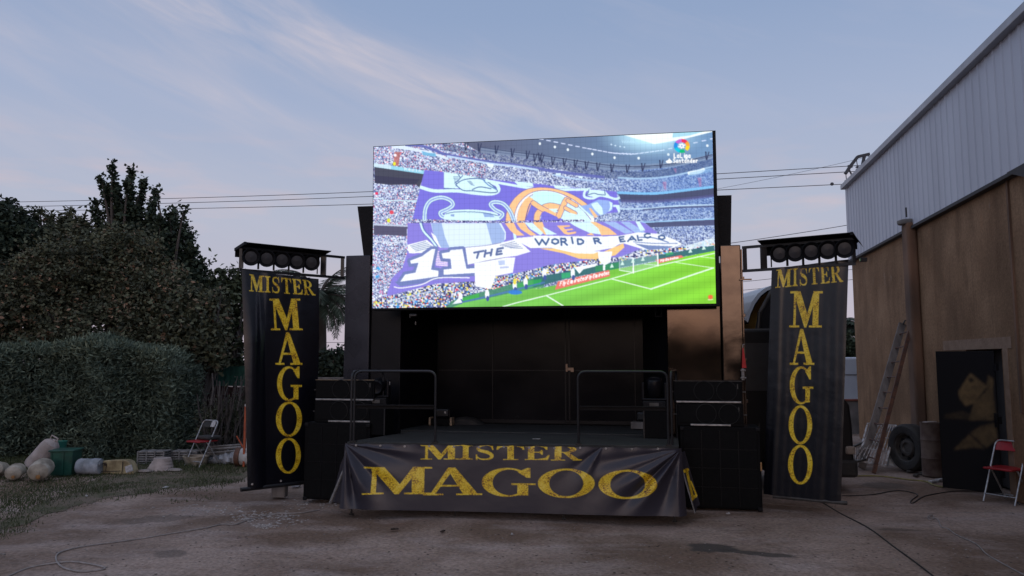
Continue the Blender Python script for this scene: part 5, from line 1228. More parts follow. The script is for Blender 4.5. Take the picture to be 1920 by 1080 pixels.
# open door leaf with sprayed patch
def doormat():
    m = bpy.data.materials.new('black_door_with_sprayed_ochre'); m.use_nodes = True; nt = m.node_tree; b = nt.nodes['Principled BSDF']; N = nt.nodes.new; Lk = nt.links.new
    a = N('ShaderNodeAttribute'); a.attribute_name = 'ink'; t = N('ShaderNodeTexCoord'); n = N('ShaderNodeTexNoise'); n.inputs['Scale'].default_value = 9; n.inputs['Detail'].default_value = 7; Lk(t.outputs['Object'], n.inputs['Vector'])
    mr = N('ShaderNodeMapRange'); mr.inputs[1].default_value = .3; mr.inputs[2].default_value = .7; mr.inputs[3].default_value = .55; mr.inputs[4].default_value = 1.15; Lk(n.outputs[0], mr.inputs[0])
    mu = N('ShaderNodeMath'); mu.operation = 'MULTIPLY'; mu.use_clamp = True; Lk(mr.outputs[0], mu.inputs[0]); Lk(a.outputs['Fac'], mu.inputs[1])
    mx = N('ShaderNodeMix'); mx.data_type = 'RGBA'; Lk(mu.outputs[0], mx.inputs[0]); mx.inputs[6].default_value = (.008, .008, .010, 1); mx.inputs[7].default_value = (.17, .115, .055, 1)
    Lk(mx.outputs[2], b.inputs['Base Color']); b.inputs['Roughness'].default_value = .75; b.inputs['Specular IOR Level'].default_value = .2; return m
M['door'] = doormat()
H0 = np.array(gnd(1880, 929)); F0 = np.array(gnd(1768, 918)); dd = F0 - H0; wd = float(np.hypot(*dd[:2])); dd = dd / wd
nu, nv = 90, 190
s, t = np.meshgrid(np.linspace(0, 1, nu), np.linspace(0, 1, nv))
zd = .03 + 2.00 * (1 - t); P = H0[None, None] + dd * (s * wd)[..., None]; P[..., 2] = zd
px, py = proj(P[..., 0], P[..., 1], P[..., 2])
ZD = lambda *p: [(1580 + x / 2.842, 580 + y / 2.842) for x, y in p]
ink = np.zeros(px.shape)
for poly, v in ((ZD((615, 440), (680, 340), (720, 370), (770, 410), (745, 440), (700, 500), (655, 515), (625, 480)), .95), (ZD((765, 410), (775, 350), (800, 370), (805, 470), (820, 590), (670, 590), (700, 500), (760, 440)), .72), (ZD((590, 750), (690, 650), (740, 620), (820, 605), (825, 690), (760, 745), (700, 735)), .62), (ZD((550, 560), (640, 540), (680, 560), (670, 585), (540, 580)), .25)):
    ink = np.maximum(ink, in_poly(px, py, poly) * v)
ink[in_poly(px, py, ZD((665, 370), (685, 362), (705, 382), (680, 392)))] = .1
ink[near_line(px, py, ZD((680, 665), (760, 740)), 1.6)] = .05; ink[near_line(px, py, ZD((740, 450), (770, 420), (790, 400)), .9)] = .1
for _ in range(5):                 # soft spray edge
    ink = (ink + np.roll(ink, 1, 0) + np.roll(ink, -1, 0) + np.roll(ink, 1, 1) + np.roll(ink, -1, 1)) / 5
leaf = np_mesh('door', P.reshape(-1, 3), grid_faces(nu, nv), M['door'], wh, world=True, attrs={'ink': ink.ravel()}); leaf['label'] = 'black metal door leaf standing open with a sprayed ochre patch'
so_ = leaf.modifiers.new('thick', 'SOLIDIFY'); so_.thickness = .045; so_.offset = 1 if False else -1
mb = MB(); pa = H0 + dd * .04; 
for z in (.3, 1.05, 1.8): mb.box(tuple(np.array([H0[0], H0[1] - .03, z])), (.04, .05, .10))
mb.build('hinge', M['tube'], leaf, world=True)
ha = H0 + dd * (wd * .06) + np.array([-dd[1], dd[0], 0]) * (.03 if (-dd[1] * 0 + dd[0] * -1) > 0 else -.03)
MB().box((float(ha[0]), float(ha[1]) - .05, 1.05), (.02, .05, .20)).build('handle', M['tube'], leaf, world=True)
MB().box(((dS + hS) / 2, -ls * .35, 1.03), (hS - dS, .02, 2.06)).build('dark_doorway', M['darkmetal'], wh)
# pale band of render round the door
mb = MB(); mb.box(wl_((dS + hS) / 2 - .3, .004, 2.14), (hS - dS + 1.3, .008, .16)); mb.box(wl_(hS + .14, .004, 1.03), (.16, .008, 2.06)); mb.build('door_surround', mat('pale_render_band', (.30, .20, .135), .9, col2=(.22, .14, .09), scale=5, bump=.3), wh)

# ================================================================== RIGHT-HAND CLUTTER
def wp(s, o, z):                   # warehouse local -> world
    v = Matrix.Rotation(wh_rz, 3, 'Z') @ Vector(wl_(s, o, z)); return (v.x + WX, v.y + WY, z)
# ladder
lad = thing('ladder', 'old wooden ladder leaning on the ochre warehouse wall', 'ladder', gnd(1626, 880), 0)
def on_wall(px, py, off): s_, z_ = wz(px, py, off); return wp(s_, off, z_)
la0, la1 = gnd(1615, 878), on_wall(1692, 607, .06); lb0, lb1 = gnd(1638, 887), on_wall(1711, 600, .06)
MB().bar(la0, la1, .035, .13, up=(1, 0, 0)).build('side_rail', M['woodgrey'], lad, world=True, bevel=.004)
MB().bar(lb0, lb1, .03, .07, up=(1, 0, 0)).build('side_rail', M['rust'], lad, world=True, bevel=.004)
mb = MB()
for k in range(9):
    f = .08 + k * .105; mb.tube([tuple(np.array(la0) * (1 - f) + np.array(la1) * f), tuple(np.array(lb0) * (1 - f) + np.array(lb1) * f)], .014, 6)
mb.build('rungs', M['rust'], lad, world=True)
mb = MB(); q = np.array(la1); mb.tube([q + [.0, -.02, -.02], q + [.02, -.06, .06], q + [.09, -.05, .05], q + [.09, -.03, -.03]], .016, 6); mb.build('hook', M['rim'], lad, world=True)
# white window grilles stacked against the wall
def grille(p00, p10, p11, p01, nb, label, material, horiz=0):
    t = thing('window_grille', label, 'metal grille', tuple(np.array(p00)), 0, 'old metal grilles leaning by the warehouse')
    a, b, c, d = [np.array(p) for p in (p00, p10, p11, p01)]
    mb = MB(); mb.bar(a, b, .03); mb.bar(b, c, .03); mb.bar(d, c, .03); mb.bar(a, d, .03); mb.build('frame', material, t, world=True)
    mb = MB()
    for k in range(1, nb):
        f = k / nb; mb.bar(a * (1 - f) + b * f, d * (1 - f) + c * f, .012)
    for k in range(1, horiz + 1):
        f = k / (horiz + 1); mb.bar(a * (1 - f) + d * f, b * (1 - f) + c * f, .014)
    mb.build('bars', material, t, world=True)
M['dirtywhite'] = mat('chipped_white_paint', (.60, .60, .60), .6, col2=(.26, .20, .17), scale=12)
grille(at(1617, 832, 13.9), at(1650, 832, 13.6), at(1668, 797, 14.3), at(1627, 794, 14.6), 6, 'white window grille with slanting frame, top edge behind the ladder', M['dirtywhite'], 1)
grille(at(1602, 862, 13.4), at(1660, 874, 13.0), at(1680, 798, 13.7), at(1640, 795, 14.0), 9, 'large rusty white window grille leaning behind the ladder foot', M['dirtywhite'], 2)
grille(at(1598, 868, 13.0), at(1622, 862, 13.3), at(1622, 828, 13.8), at(1599, 838, 13.5), 6, 'grey slatted metal grille beside the black vehicle', M['rim'])
wpn = thing('white_board', 'plain white board standing behind the large tyre', 'board', (at(1668, 870, 13.4)[0], 13.4, 0), 0)
mb = MB(); P4 = [at(1664, 872, 13.35), at(1680, 874, 13.3), at(1686, 822, 13.5), at(1673, 820, 13.55)]
mb.prism([(0, 0), (1, 0), (2, 0), (3, 0)], lambda a, b: P4[a], lambda a, b: tuple(np.array(P4[a]) + [0, .03, 0])); mb.build('panel', M['whitep'], wpn, world=True)
MB().bar(P4[0], P4[3], .03, .05).build('edge_frame', M['bluep'], wpn, world=True)
# big tyre standing on its tread, seen at an angle
ty = thing('truck_tyre', 'large truck tyre standing upright by the warehouse wall', 'tyre', gnd(1709, 884), R(0))
rm = Matrix.Scale(.83, 3) @ Matrix.Rotation(R(-76), 3, 'Z') @ Matrix.Rotation(R(90), 3, 'X')
r_ = .485 * .83
tyre = MB().lathe([(.30, -.15), (.36, -.17), (.44, -.165), (.475, -.13), (.485, -.09), (.485, .09), (.475, .13), (.44, .165), (.36, .17), (.30, .15), (.27, .10), (.27, -.10), (.30, -.15)], (0, 0, r_), rm, 40)
tyre.build('tyre', M['rubber'], ty, smooth=True)
MB().lathe([(.0, .07), (.09, .07), (.11, .10), (.16, .10), (.20, .03), (.255, .03), (.27, .12), (.285, .13), (.285, -.1), (.2, .0)], (0, 0, r_), rm, 32).build('rim', M['rim'], ty, smooth=True)
for k in range(8):
    mb = MB(); a = k * math.pi / 4; v = rm @ Vector((.215 * math.cos(a), .215 * math.sin(a), .045)); mb.lathe([(0, .01), (.032, .01), (.032, -.01)], tuple(v + Vector((0, 0, r_))), rm, 10); mb.build('rim_hole', M['blackmatt'], ty)
bx = thing('battery_box', 'dark blue-grey box with a lid resting behind the top of the truck tyre', 'box', at(1694, 812, 13.9), .1)
MB().box((0, 0, -.12), (.30, .25, .26)).build('body', M['tube'], bx, bevel=.02)
MB().box((.02, 0, .06), (.38, .30, .08)).build('lid', mat('bluegrey_plastic', (.07, .08, .11), .5, scale=6), bx, bevel=.02)
sup = thing('wooden_stand', 'low dark trestle carrying the box behind the tyre', 'stand', gnd(1692, 868), .1)
p_ = at(1694, 828, 13.9); sz = p_[2]
mb = MB()
for q in (-.13, .13):
    for r in (-.1, .1): mb.box((q, r, sz / 2 - .05), (.04, .04, sz))
mb.box((0, 0, sz - .06), (.36, .28, .03)); o = mb.build('frame', M['rust'], sup); sup.location = (p_[0], 13.9, 0)
# drum
dg = gnd(1750, 893); dr = thing('rusty_drum', 'stained rusty drum between the tyre and the open black door', 'drum', (dg[0], dg[1], 0), .4)
hd_ = at(1750, 792, dg[1])[2]
MB().lathe([(.155, 0), (.165, .02), (.160, .03), (.160, hd_ * .32), (.168, hd_ * .34), (.160, hd_ * .36), (.160, hd_ * .66), (.168, hd_ * .68), (.160, hd_ * .70), (.158, hd_ - .02), (.168, hd_), (.150, hd_), (.148, hd_ - .03), (0, hd_ - .03)], (0, 0, 0), None, 28).build('body', M['drum'], dr, smooth=True)
MB().box((-.02, 0, hd_ + .005), (.24, .09, .025)).build('scrap_on_lid', M['pinkst'], dr, bevel=.01)
# rags and small rubbish at the foot of the drum
for px, py, w in ((1708, 886, .16), (1728, 890, .12), (1718, 893, .2), (1763, 902, .2), (1750, 905, .16)):
    g_ = gnd(px, py); o = MB().box((0, 0, .02), (w, .07, .04), random.random()).build('scrap_piece', M['rim'] if px < 1740 else M['paper'], None, bevel=.015); o.location = g_
    o.rotation_euler = (0, 0, random.random()); tag(o, 'small pale scrap lying between drum and open door' if px > 1740 else 'small dark scrap lying at the foot of tyre and drum', 'scrap', 'scraps at the foot of the warehouse wall ' + ('door' if px > 1740 else 'drum'))
# folding chairs
def folding_chair(name_label, loc, rz, dirty=False, scale=1.0):
    t = thing('folding_chair', name_label, 'chair', loc, rz, 'red folding chairs with tube frames')
    t.scale = (scale, scale, scale)
    # facing -y ; width .42
    w = .20
    hoop = arc_pts([(-w, -.24, 0), (-w, -.02, .46), (-w, .14, .80), (w, .14, .80), (w, -.02, .46), (w, -.24, 0)], .08, 5)
    MB().tube(hoop, .0115, 8).build('front_hoop', M['galv'], t, smooth=True)
    MB().tube(arc_pts([(-w + .03, .24, 0), (-w + .03, -.08, .44), (w - .03, -.08, .44), (w - .03, .24, 0)], .04, 4), .0105, 8).build('rear_legs', M['galv'], t, smooth=True)
    MB().tube([(-w, -.20, .10), (w, -.20, .10)], .008, 6).build('cross_bar', M['galv'], t)
    MB().tube([(-w + .03, .20, .06), (w - .03, .20, .06)], .008, 6).build('cross_bar', M['galv'], t)
    MB().box((0, -.04, .445), (.37, .40, .028)).build('seat', M['redp'], t, bevel=.013, seg=3)
    bk = MB()
    if not dirty:
        n = 8; V = []
        for k in range(n + 1):
            x = -w + .01 + (2 * w - .02) * k / n; c = .035 * (1 - (2 * k / n - 1) ** 2)
            for (z, yy) in ((.665, .085), (.805, .145)): V += [(x, yy + c, z), (x, yy + c + .016, z)]
        for k in range(n):
            a = k * 4; b = a + 4; bk.f += [(a, a + 2, b + 2, b), (a + 1, b + 1, b + 3, a + 3), (a + 2, a + 3, b + 3, b + 2), (a, b, b + 1, a + 1)]
        bk.f += [(0, 1, 3, 2), (n * 4, n * 4 + 2, n * 4 + 3, n * 4 + 1)]; bk.v = V
        bk.build('backrest', M['redp'], t, bevel=.004)
    else:
        MB().box((0, .125, .735), (.36, .012, .12), m=Matrix.Rotation(R(-24), 3, 'X')).build('backrest', M['rubber'], t, bevel=.005)
        MB().box((.10, .108, .74), (.11, .012, .11), m=Matrix.Rotation(R(-24), 3, 'X')).build('bare_patch', M['paper'], t, bevel=.004)['label'] = 'pale bare patch on the black backrest'
    return t
cg = gnd(1888, 941)
folding_chair('red metal folding chair beside the open black door', (cg[0] + .03, cg[1] - .0, 0), R(-62), False, 1.0)
cgl = gnd(372, 877)
folding_chair('folding chair with red seat and bare tube back, standing on the grass', (cgl[0] - .02, cgl[1] + .25, 0), R(-30), True, 1.0)
lp = thing('black_cushion', 'black cushion lying crumpled on the folding chair on the grass', 'cushion', (cgl[0] + .05, cgl[1] + .30, .50), R(-30))
MB().box((0, 0, 0), (.36, .26, .07)).build('cover', M['rubber'], lp, bevel=.03, seg=3, smooth=True)

# ================================================================== BLACK TRACTOR VEHICLE BEHIND THE RIGHT BANNER
cabv = thing('black_lorry_cab', 'black lorry cab half hidden behind the right banner', 'lorry', (3.98, 11.6, 0), -TR * .4)
prof = [(-.95, .42), (-.95, 2.35), (.25, 2.38), (.72, 1.72), (.90, 1.36), (.985, 1.25), (1.01, .95), (1.02, .42)]
MB().prism(prof, lambda a, b: (a, -.55, b), lambda a, b: (a, 1.25, b)).build('body', M['carblack'], cabv, bevel=.05, seg=3)
MB().prism([(.30, 2.22), (.685, 1.72), (.735, 1.72), (.33, 2.26)], lambda a, b: (a, -.45, b), lambda a, b: (a, 1.15, b)).build('windscreen', M['lampglass'], cabv)
MB().prism([(-.55, 1.45), (-.55, 2.15), (.15, 2.15), (.55, 1.65), (.58, 1.45)], lambda a, b: (a, -.556, b), lambda a, b: (a, -.54, b)).build('side_window', M['lampglass'], cabv)
MB().box((.96, -.50, .60), (.14, .16, .12)).build('headlight', M['headlamp'], cabv, bevel=.03)
MB().box((.90, .35, .34), (.32, 1.86, .26)).build('bumper', M['rubber'], cabv, bevel=.05)
for yy in (-.42, 1.1):
    w = MB().lathe([(.06, -.12), (.36, -.12), (.40, -.08), (.40, .08), (.36, .12), (.06, .12)], (.35, yy, .40), Matrix.Rotation(R(90), 3, 'X'), 28).build('wheel', M['rubber'], cabv, smooth=True)
    MB().lathe([(0, .10), (.2, .10), (.23, .125), (.21, .125)], (.35, yy, .40), Matrix.Rotation(R(90), 3, 'X'), 24).build('rim', M['rim'], w, smooth=True)
# curved roof deflector: white outside, ochre inside
df = MB(); arcp = [at(1394, 600, 11.5), at(1399, 585, 11.5), at(1408, 566, 11.5), at(1419, 551, 11.5), at(1432, 541, 11.5), at(1447, 535, 11.5), at(1470, 531, 11.5), at(1500, 531, 11.5)]
arcp = [(x, z) for x, y, z in arcp]; n = len(arcp)
inn = [(x + .045 * (1 - i / n) + .008, z - .04) for i, (x, z) in enumerate(arcp)]
poly = arcp + inn[::-1]
df.prism(poly, lambda a, b: (a, 11.45, b), lambda a, b: (a, 13.0, b)); df.build('roof_deflector', M['van'], cabv, world=True, smooth=False)
lin2 = [(x + .012, z - .022) for x, z in inn]
MB().prism(inn + lin2[::-1], lambda a, b: (a, 11.47, b - .002), lambda a, b: (a, 12.98, b - .002)).build('deflector_underside', M['blackmatt'], cabv, world=True)
MB().prism([(x, z - .03) for x, z in inn] + [(inn[-1][0], 1.7), (inn[0][0], 1.7)], lambda a, b: (a, 12.2, b), lambda a, b: (a, 12.24, b)).build('deflector_lining', M['yellowin'], cabv, world=True)
MB().tube([at(1447, 545, 11.3), at(1426, 583, 11.3), at(1419, 618, 11.3)], .028, 8).build('exhaust_stay', M['rim'], cabv, world=True)
MB().tube([at(1424, 585, 11.28), at(1420, 640, 11.25), at(1423, 800, 11.1)], .03, 8).build('exhaust_pipe', M['tube'], cabv, world=True)
MB().prism([(0, 0), (1, 0), (2, 0), (3, 0)], lambda a, b: [at(1446, 545, 11.42), at(1428, 590, 11.42), at(1419, 640, 11.42), at(1460, 640, 11.42)][a], lambda a, b: tuple(np.array([at(1446, 545, 11.42), at(1428, 590, 11.42), at(1419, 640, 11.42), at(1460, 640, 11.42)][a]) + [0, .03, 0])).build('side_fairing', M['carblack'], cabv, world=True)
a1, a2 = at(1399, 622, 11.6), at(1418, 760, 11.6)
MB().box(((a1[0] + a2[0]) / 2 + .02, 11.75, 1.45), (.22, .4, 1.6)).build('rear_locker', M['carblack'], cabv, world=True, bevel=.02)

# white van beyond, with a low wall in front of it
vx = at(1592, 700, 21.5)[0]
vn = thing('white_van', 'white van parked beyond the yard, seen between right banner and warehouse', 'van', (vx, 22.3, 0), 0)
pv = [(-2.3, .35), (-2.3, 1.98), (1.2, 1.98), (1.75, 1.45), (2.35, 1.15), (2.45, .35)]
MB().prism(pv, lambda a, b: (a, -.9, b), lambda a, b: (a, .9, b)).build('body', M['van'], vn, bevel=.07, seg=3)
MB().box((-.3, -.905, 1.48), (4.1, .012, .025)).build('roof_seam', M['rim'], vn)
for q in (-1.5, 1.6): MB().lathe([(.0, -.1), (.33, -.1), (.35, 0), (.33, .1), (0, .1)], (q, -.82, .35), Matrix.Rotation(R(90), 3, 'X'), 24).build('wheel', M['rubber'], vn, smooth=True)
MB().prism([(1.15, 1.85), (1.65, 1.42), (.4, 1.42), (.4, 1.85)], lambda a, b: (a, -.912, b), lambda a, b: (a, -.90, b)).build('side_window', M['lampglass'], vn)
lw = thing('low_wall', 'low grey wall with brick coping in front of the white van', 'wall', (vx + .1, 19.6, 0), 0)
MB().box((0, 0, .42), (3.4, .16, .84)).build('body', M['concrete'], lw)
MB().box((0, 0, .865), (3.46, .22, .05)).build('coping', M['redline'], lw, bevel=.01)

# ================================================================== CABLES AND ROPES ON THE GROUND
def groundline(name, pts, r, material, label, cat, loops=None, n=6):
    P = smooth_pts([gnd(*p)[:2] for p in pts], n)
    P3 = [(x, y, float(ground_h(x, y)) + r * .9 + .002) for x, y in P]
    o = MB().tube(P3, r, 6).build(name, material, smooth=True, loc=P3[0]); return tag(o, label, cat)
groundline('white_rope', [(15, 1076), (60, 1060), (125, 1053), (165, 1057), (195, 1064), (188, 1068), (150, 1070), (118, 1062), (105, 1048), (112, 1036), (150, 1027), (215, 1018), (300, 1006), (380, 994), (415, 985), (440, 984), (468, 973), (515, 962), (560, 960), (600, 952)], .008, M['ropew'], 'long pale cord looping across the dirt at lower left', 'cord')
groundline('black_cable', [(1520, 932), (1545, 942), (1590, 968), (1640, 1000), (1680, 1030), (1715, 1055), (1760, 1085)], .007, M['cableb'], 'black cable running diagonally from the right banner toward the camera', 'cable')
groundline('black_cable', [(1578, 927), (1640, 926), (1686, 920), (1720, 927), (1708, 937), (1712, 940), (1740, 928), (1790, 921), (1850, 922), (1890, 930), (1912, 946)], .007, M['cableb'], 'black cable snaking across the dirt in front of the black door', 'cable')
groundline('yellow_hose', [(1560, 892), (1600, 895), (1650, 895), (1700, 901), (1735, 904), (1750, 911), (1770, 915)], .012, M['hose'], 'thin yellow hose lying between the vehicle and the black door', 'hose')
groundline('knotted_white_cord', [(1748, 962), (1740, 966), (1742, 972), (1750, 971), (1749, 964), (1742, 968), (1758, 972), (1765, 986), (1778, 990), (1795, 1004), (1830, 1022), (1850, 1040), (1880, 1056), (1930, 1082)], .006, M['ropew'], 'knotted thin white cord lying at lower right', 'cord')
groundline('thin_wire', [(1440, 944), (1520, 948), (1600, 952), (1700, 958), (1800, 958), (1900, 962)], .003, M['ropew'], 'very thin pale wire crossing the dirt before the right banner', 'wire')
# leaf litter, stones, rubble: nobody could count them
def scatter(name, n, area, size, material, label, flat=.4, kind='stuff', cl=None):
    V = []; F = []
    for i in range(n):
        px, py = area(i); x, y, _ = gnd(px, py); s_ = size * random.uniform(.4, 1.5); h = s_ * flat; a = random.random() * 6.28; z0 = float(ground_h(x, y))
        b = len(V); m_ = 5
        V += [(x + s_ * random.uniform(.6, 1.1) * math.cos(a + k * 1.257), y + s_ * random.uniform(.5, 1.1) * math.sin(a + k * 1.257), z0 + random.uniform(0, .3) * h) for k in range(m_)] + [(x, y, z0 + h)]
        F += [(b + k, b + (k + 1) % m_, b + m_) for k in range(m_)]
    o = MB().add(V, F).build(name, material, loc=(0, 8, 0)); return tag(o, label, 'ground litter', kind=kind)
def ar(x0, x1, y0, y1): return lambda i: (random.uniform(x0, x1), y0 + (y1 - y0) * random.random() ** 1.0)
scatter('pebbles', 1500, ar(0, 1920, 940, 1079), .010, M['stone'], 'small pale stones strewn over the dirt')
scatter('leaf_litter', 700, ar(100, 1920, 935, 1079), .013, M['darkbit'], 'dark bits of leaf litter strewn over the dirt', .25)
def rub(i):
    c = random.choice([(462, 969, 12, 4), (505, 963, 22, 3.5), (495, 985, 10, 2), (520, 972, 30, 9), (600, 940, 35, 6), (400, 955, 60, 6)]); return random.gauss(c[0], c[2]), random.gauss(c[1], c[3])
scatter('rubble', 520, rub, .021, M['debris'], 'patch of white rubble and plaster crumbs before the left banner', .35)
for i, (px, py, w, mt_) in enumerate(((1365, 964, .05, 'paper'), (700 + 260, 1003, .03, 'paper'), (310, 915, .10, 'paper'), (163, 931, .05, 'paper'), (5, 1041, .06, 'stone'), (740, 993, .09, 'darkbit'), (830, 997, .07, 'darkbit'))):
    g_ = gnd(px, py); o = MB().box((0, 0, .008), (w, w * .4, .016)).box((w * .25, .01, .012), (w * .4, w * .3, .02), .5).build('litter_piece', M[mt_], None, bevel=.004); o.location = g_; o.rotation_euler = (0, 0, i * .7)
    tag(o, ['white scrap on the dirt beside the right subwoofer', 'tiny pale scrap on the dirt before the stage', 'crumpled white litter lying out on the grass', 'small white scrap at the edge of the grass', 'pale flat stone at the left edge of the dirt', 'dark leaf lying on the dirt before the skirt banner', 'second dark leaf lying on the dirt before the skirt banner'][i], ['scrap', 'scrap', 'litter', 'scrap', 'stone', 'leaf', 'leaf'][i])

# ================================================================== LEFT-HAND CLUTTER
def jug(px, py, Y, r, h, tilt, rz, label, cap=True, material='creamp', capm='cap'):
    g_ = gnd(px, py); t = thing('plastic_jerrycan', label, 'plastic container', (g_[0], g_[1], 0), 0, 'discarded plastic drums and jerrycans along the hedge')
    rm = Matrix.Rotation(rz, 3, 'Z') @ Matrix.Rotation(tilt, 3, 'X')
    prof = [(r * .55, 0), (r * .92, .02), (r, .06), (r * .985, h * .3), (r, h * .34), (r * .985, h * .38), (r, h * .7), (r * .9, h * .86), (r * .5, h * .95), (r * .22, h * .96), (r * .20, h)]
    n = 14; base = Vector((0, 0, 0)); pts = [rm @ Vector((pr * math.cos(a), pr * math.sin(a), z)) for pr, z in prof for a in [i * 2 * math.pi / n for i in range(n)]]
    lift = -min(p.z for p in pts)
    MB().lathe(prof, (0, 0, lift), rm, n, 1.0, .88).build('body', M[material], t, smooth=True)
    if cap: MB().lathe([(r * .19, h * .95), (r * .20, h * 1.02), (r * .08, h * 1.03), (0, h * 1.03)], tuple(Vector((0, 0, lift)) + rm @ Vector((r * .1, -r * .38 if tilt > 1.2 else 0, -h * .02))), rm, 14).build('cap', M[capm], t, smooth=True)
    if tilt > 1.2: return t
    hp = [(0, r * .4, h * .86), (0, r * .55, h * 1.04), (0, -r * .1, h * 1.06), (0, -r * .3, h * .93)]
    MB().tube([rm @ Vector(p) + Vector((0, 0, lift)) for p in hp], r * .09, 6).build('handle', M[material], t, smooth=True)
    return t
jug(4, 893, 13, .13, .38, R(80), R(15), 'cream plastic jerrycan lying at the left edge of the grass')
jug(33, 897, 13, .13, .34, R(95), R(20), 'cream plastic drum lying with its orange cap toward the camera, second from the left')
jug(82, 897, 13, .165, .42, R(98), R(18), 'big cream plastic drum with an ochre screw cap, lying before the green crate')
jug(58, 885, 13.4, .17, .58, R(38), R(100), 'tall translucent drum leaning over the others beside the green crate', cap=False, material='pinkst')
g_ = gnd(109, 893); gb = thing('green_crate', 'dark green square plastic bin among the discarded drums', 'bin', (g_[0], g_[1] + .2, 0), .12)
MB().prism([(-.155, 0), (.155, 0), (.18, .40), (-.18, .40)], lambda a, b: (a, -.16 - b * .05, b), lambda a, b: (a, .16 + b * .05, b)).build('body', M['greenbin'], gb, bevel=.012)
MB().box((0, 0, .405), (.40, .40, .03)).build('rim', M['greenbin'], gb, bevel=.01)
MB().box((-.155, -.185, .2), (.02, .01, .36)).box((.03, -.186, .2), (.02, .01, .36)).build('rib', M['greenbin'], gb)
g_ = gnd(82, 880); tb_ = thing('teal_bucket', 'small teal bucket poking up behind the leaning drum', 'bucket', (g_[0] + .08, g_[1] + .25, .0), .3)
MB().lathe([(.09, 0), (.10, .02), (.135, .44), (.145, .46), (.12, .46), (.09, .1), (0, .1)], (0, 0, 0), None, 20).build('body', M['teal'], tb_, smooth=True)
# bluish barrel on its side
g_ = gnd(156, 893); bb = thing('blue_white_drum', 'bluish white plastic drum lying on its side between green bin and yellow shell', 'plastic container', (g_[0], g_[1] + .18, 0), 0, 'discarded plastic drums and jerrycans along the hedge')
rm = Matrix.Rotation(R(90), 3, 'Y')
rm = rm @ Matrix.Scale(.8, 3)
MB().lathe([(.10, -.24), (.15, -.235), (.165, -.20), (.16, -.08), (.168, -.06), (.16, -.04), (.16, .06), (.168, .08), (.165, .2), (.15, .235), (.1, .24)], (0, 0, .135), rm, 20).build('body', M['bluep'], bb, smooth=True)
MB().lathe([(.035, .235), (.04, .265), (0, .27)], (0, -.06, .18), rm, 12).build('cap', M['bluep'], bb, smooth=True)
# yellowed moulded shell
g_ = gnd(214, 889); ys = thing('moulded_shell', 'yellowed moulded plastic vehicle panel lying on edge in the grass', 'plastic panel', (g_[0], g_[1] + .05, 0), -.05)
top = smooth_pts([(-.34, 0), (-.34, .10), (-.27, .19), (-.15, .225), (.0, .235), (.15, .235), (.24, .21), (.30, .12), (.34, .0)], 4)
MB().prism(top, lambda a, b: (a, -.05 - .05 * (1 - (a / .34) ** 2) * (1 - b / .3), b), lambda a, b: (a * .93, .16, b * .93)).build('body', M['yellowp'], ys, bevel=.012, smooth=True)
mb = MB(); mb.tube([(-.30, -.075, .02), (-.285, -.085, .11), (-.22, -.085, .165), (-.12, -.085, .19)], .007, 5); mb.tube([(.155, -.085, .02), (.155, -.075, .21)], .007, 5); mb.box((-.14, -.078, .16), (.035, .02, .035)); mb.tube([(-.3, -.1, .05), (.0, -.108, .055), (.14, -.1, .06)], .006, 5); mb.tube([(-.13, -.085, .04), (-.12, -.08, .15)], .005, 5)
mb.build('moulding_lines', M['darkbit'], ys)
MB().box((.255, -.055, .09), (.12, .02, .11), m=Matrix.Rotation(R(-18), 3, 'Y')).build('white_patch', M['paper'], ys, bevel=.005)
# grey slatted blocks
def slats(px, py, w, h, d, rz, label, mt='greyplas', n=6, dx=0):
    g_ = gnd(px, py); t = thing('slatted_crate', label, 'slatted crate', (g_[0] + dx, g_[1] + d / 2, 0), rz, 'grey slatted crates behind the grass')
    mb = MB()
    for k in range(n): mb.box((0, 0, .012 + h * (k + .25) / n), (w, d, h / n * .62))
    mb.build('slats', M[mt], t, bevel=.006)
    mb = MB()
    for q in (-.46, -.15, .15, .46): mb.box((q * w, -d / 2 + .02, h / 2), (.025, .06, h)); mb.box((q * w, d / 2 - .02, h / 2), (.025, .03, h))
    mb.build('uprights', M[mt], t)
slats(281, 872, .50, .25, .3, .05, 'dark grey slatted crate standing behind the stacked pots')
slats(345, 868, .55, .22, .3, -.1, 'pale grey slatted crate behind the folding chair', 'greyplas', 5)
t = thing('slatted_crate', 'grey ribbed roll lying on top of the white sack right of the folding chair', 'slatted roll', at(422, 845, 13.9), R(4), 'grey slatted crates behind the grass')
mb = MB()
for k in range(7): a = k * math.pi / 7; mb.tube([(-.30, .07 * math.cos(a * 2), .07 * math.sin(a * 2)), (.30, .07 * math.cos(a * 2), .04 + .07 * math.sin(a * 2))], .022, 6)
mb.build('ribs', M['greyplas'], t, smooth=True)
# stacked pots
g_ = gnd(293, 884); pt_ = thing('stacked_pots', 'stack of pale shallow pots upside down on the grass', 'pots', (g_[0], g_[1] + .15, 0), 0)
for k in range(4):
    z = .05 * k; r = .215 - .022 * k
    MB().lathe([(r, 0), (r + .008, .01), (r - .012, .060), (r - .05, .064), (0, .064)], (.01 * k, 0, z), None, 22).build('pot', M['pinkst'], pt_, smooth=True)
for px, py, w, lb in ((271, 886, .12, 'flat pale stone left of the stacked pots'), (327, 884, .14, 'flat pale stone right of the stacked pots')):
    g_ = gnd(px, py); o = MB().lathe([(w * .7, 0), (w, .02), (w * .8, .045), (w * .3, .055), (0, .055)], (0, 0, 0), None, 9, 1, .6).build('flat_stone', M['stone'], smooth=True); o.location = g_; tag(o, lb, 'stone')
g_ = gnd(356, 877); wt_ = thing('white_tub', 'dirty white plastic tub behind the legs of the folding chair', 'tub', (g_[0], g_[1] + .25, 0), 0)
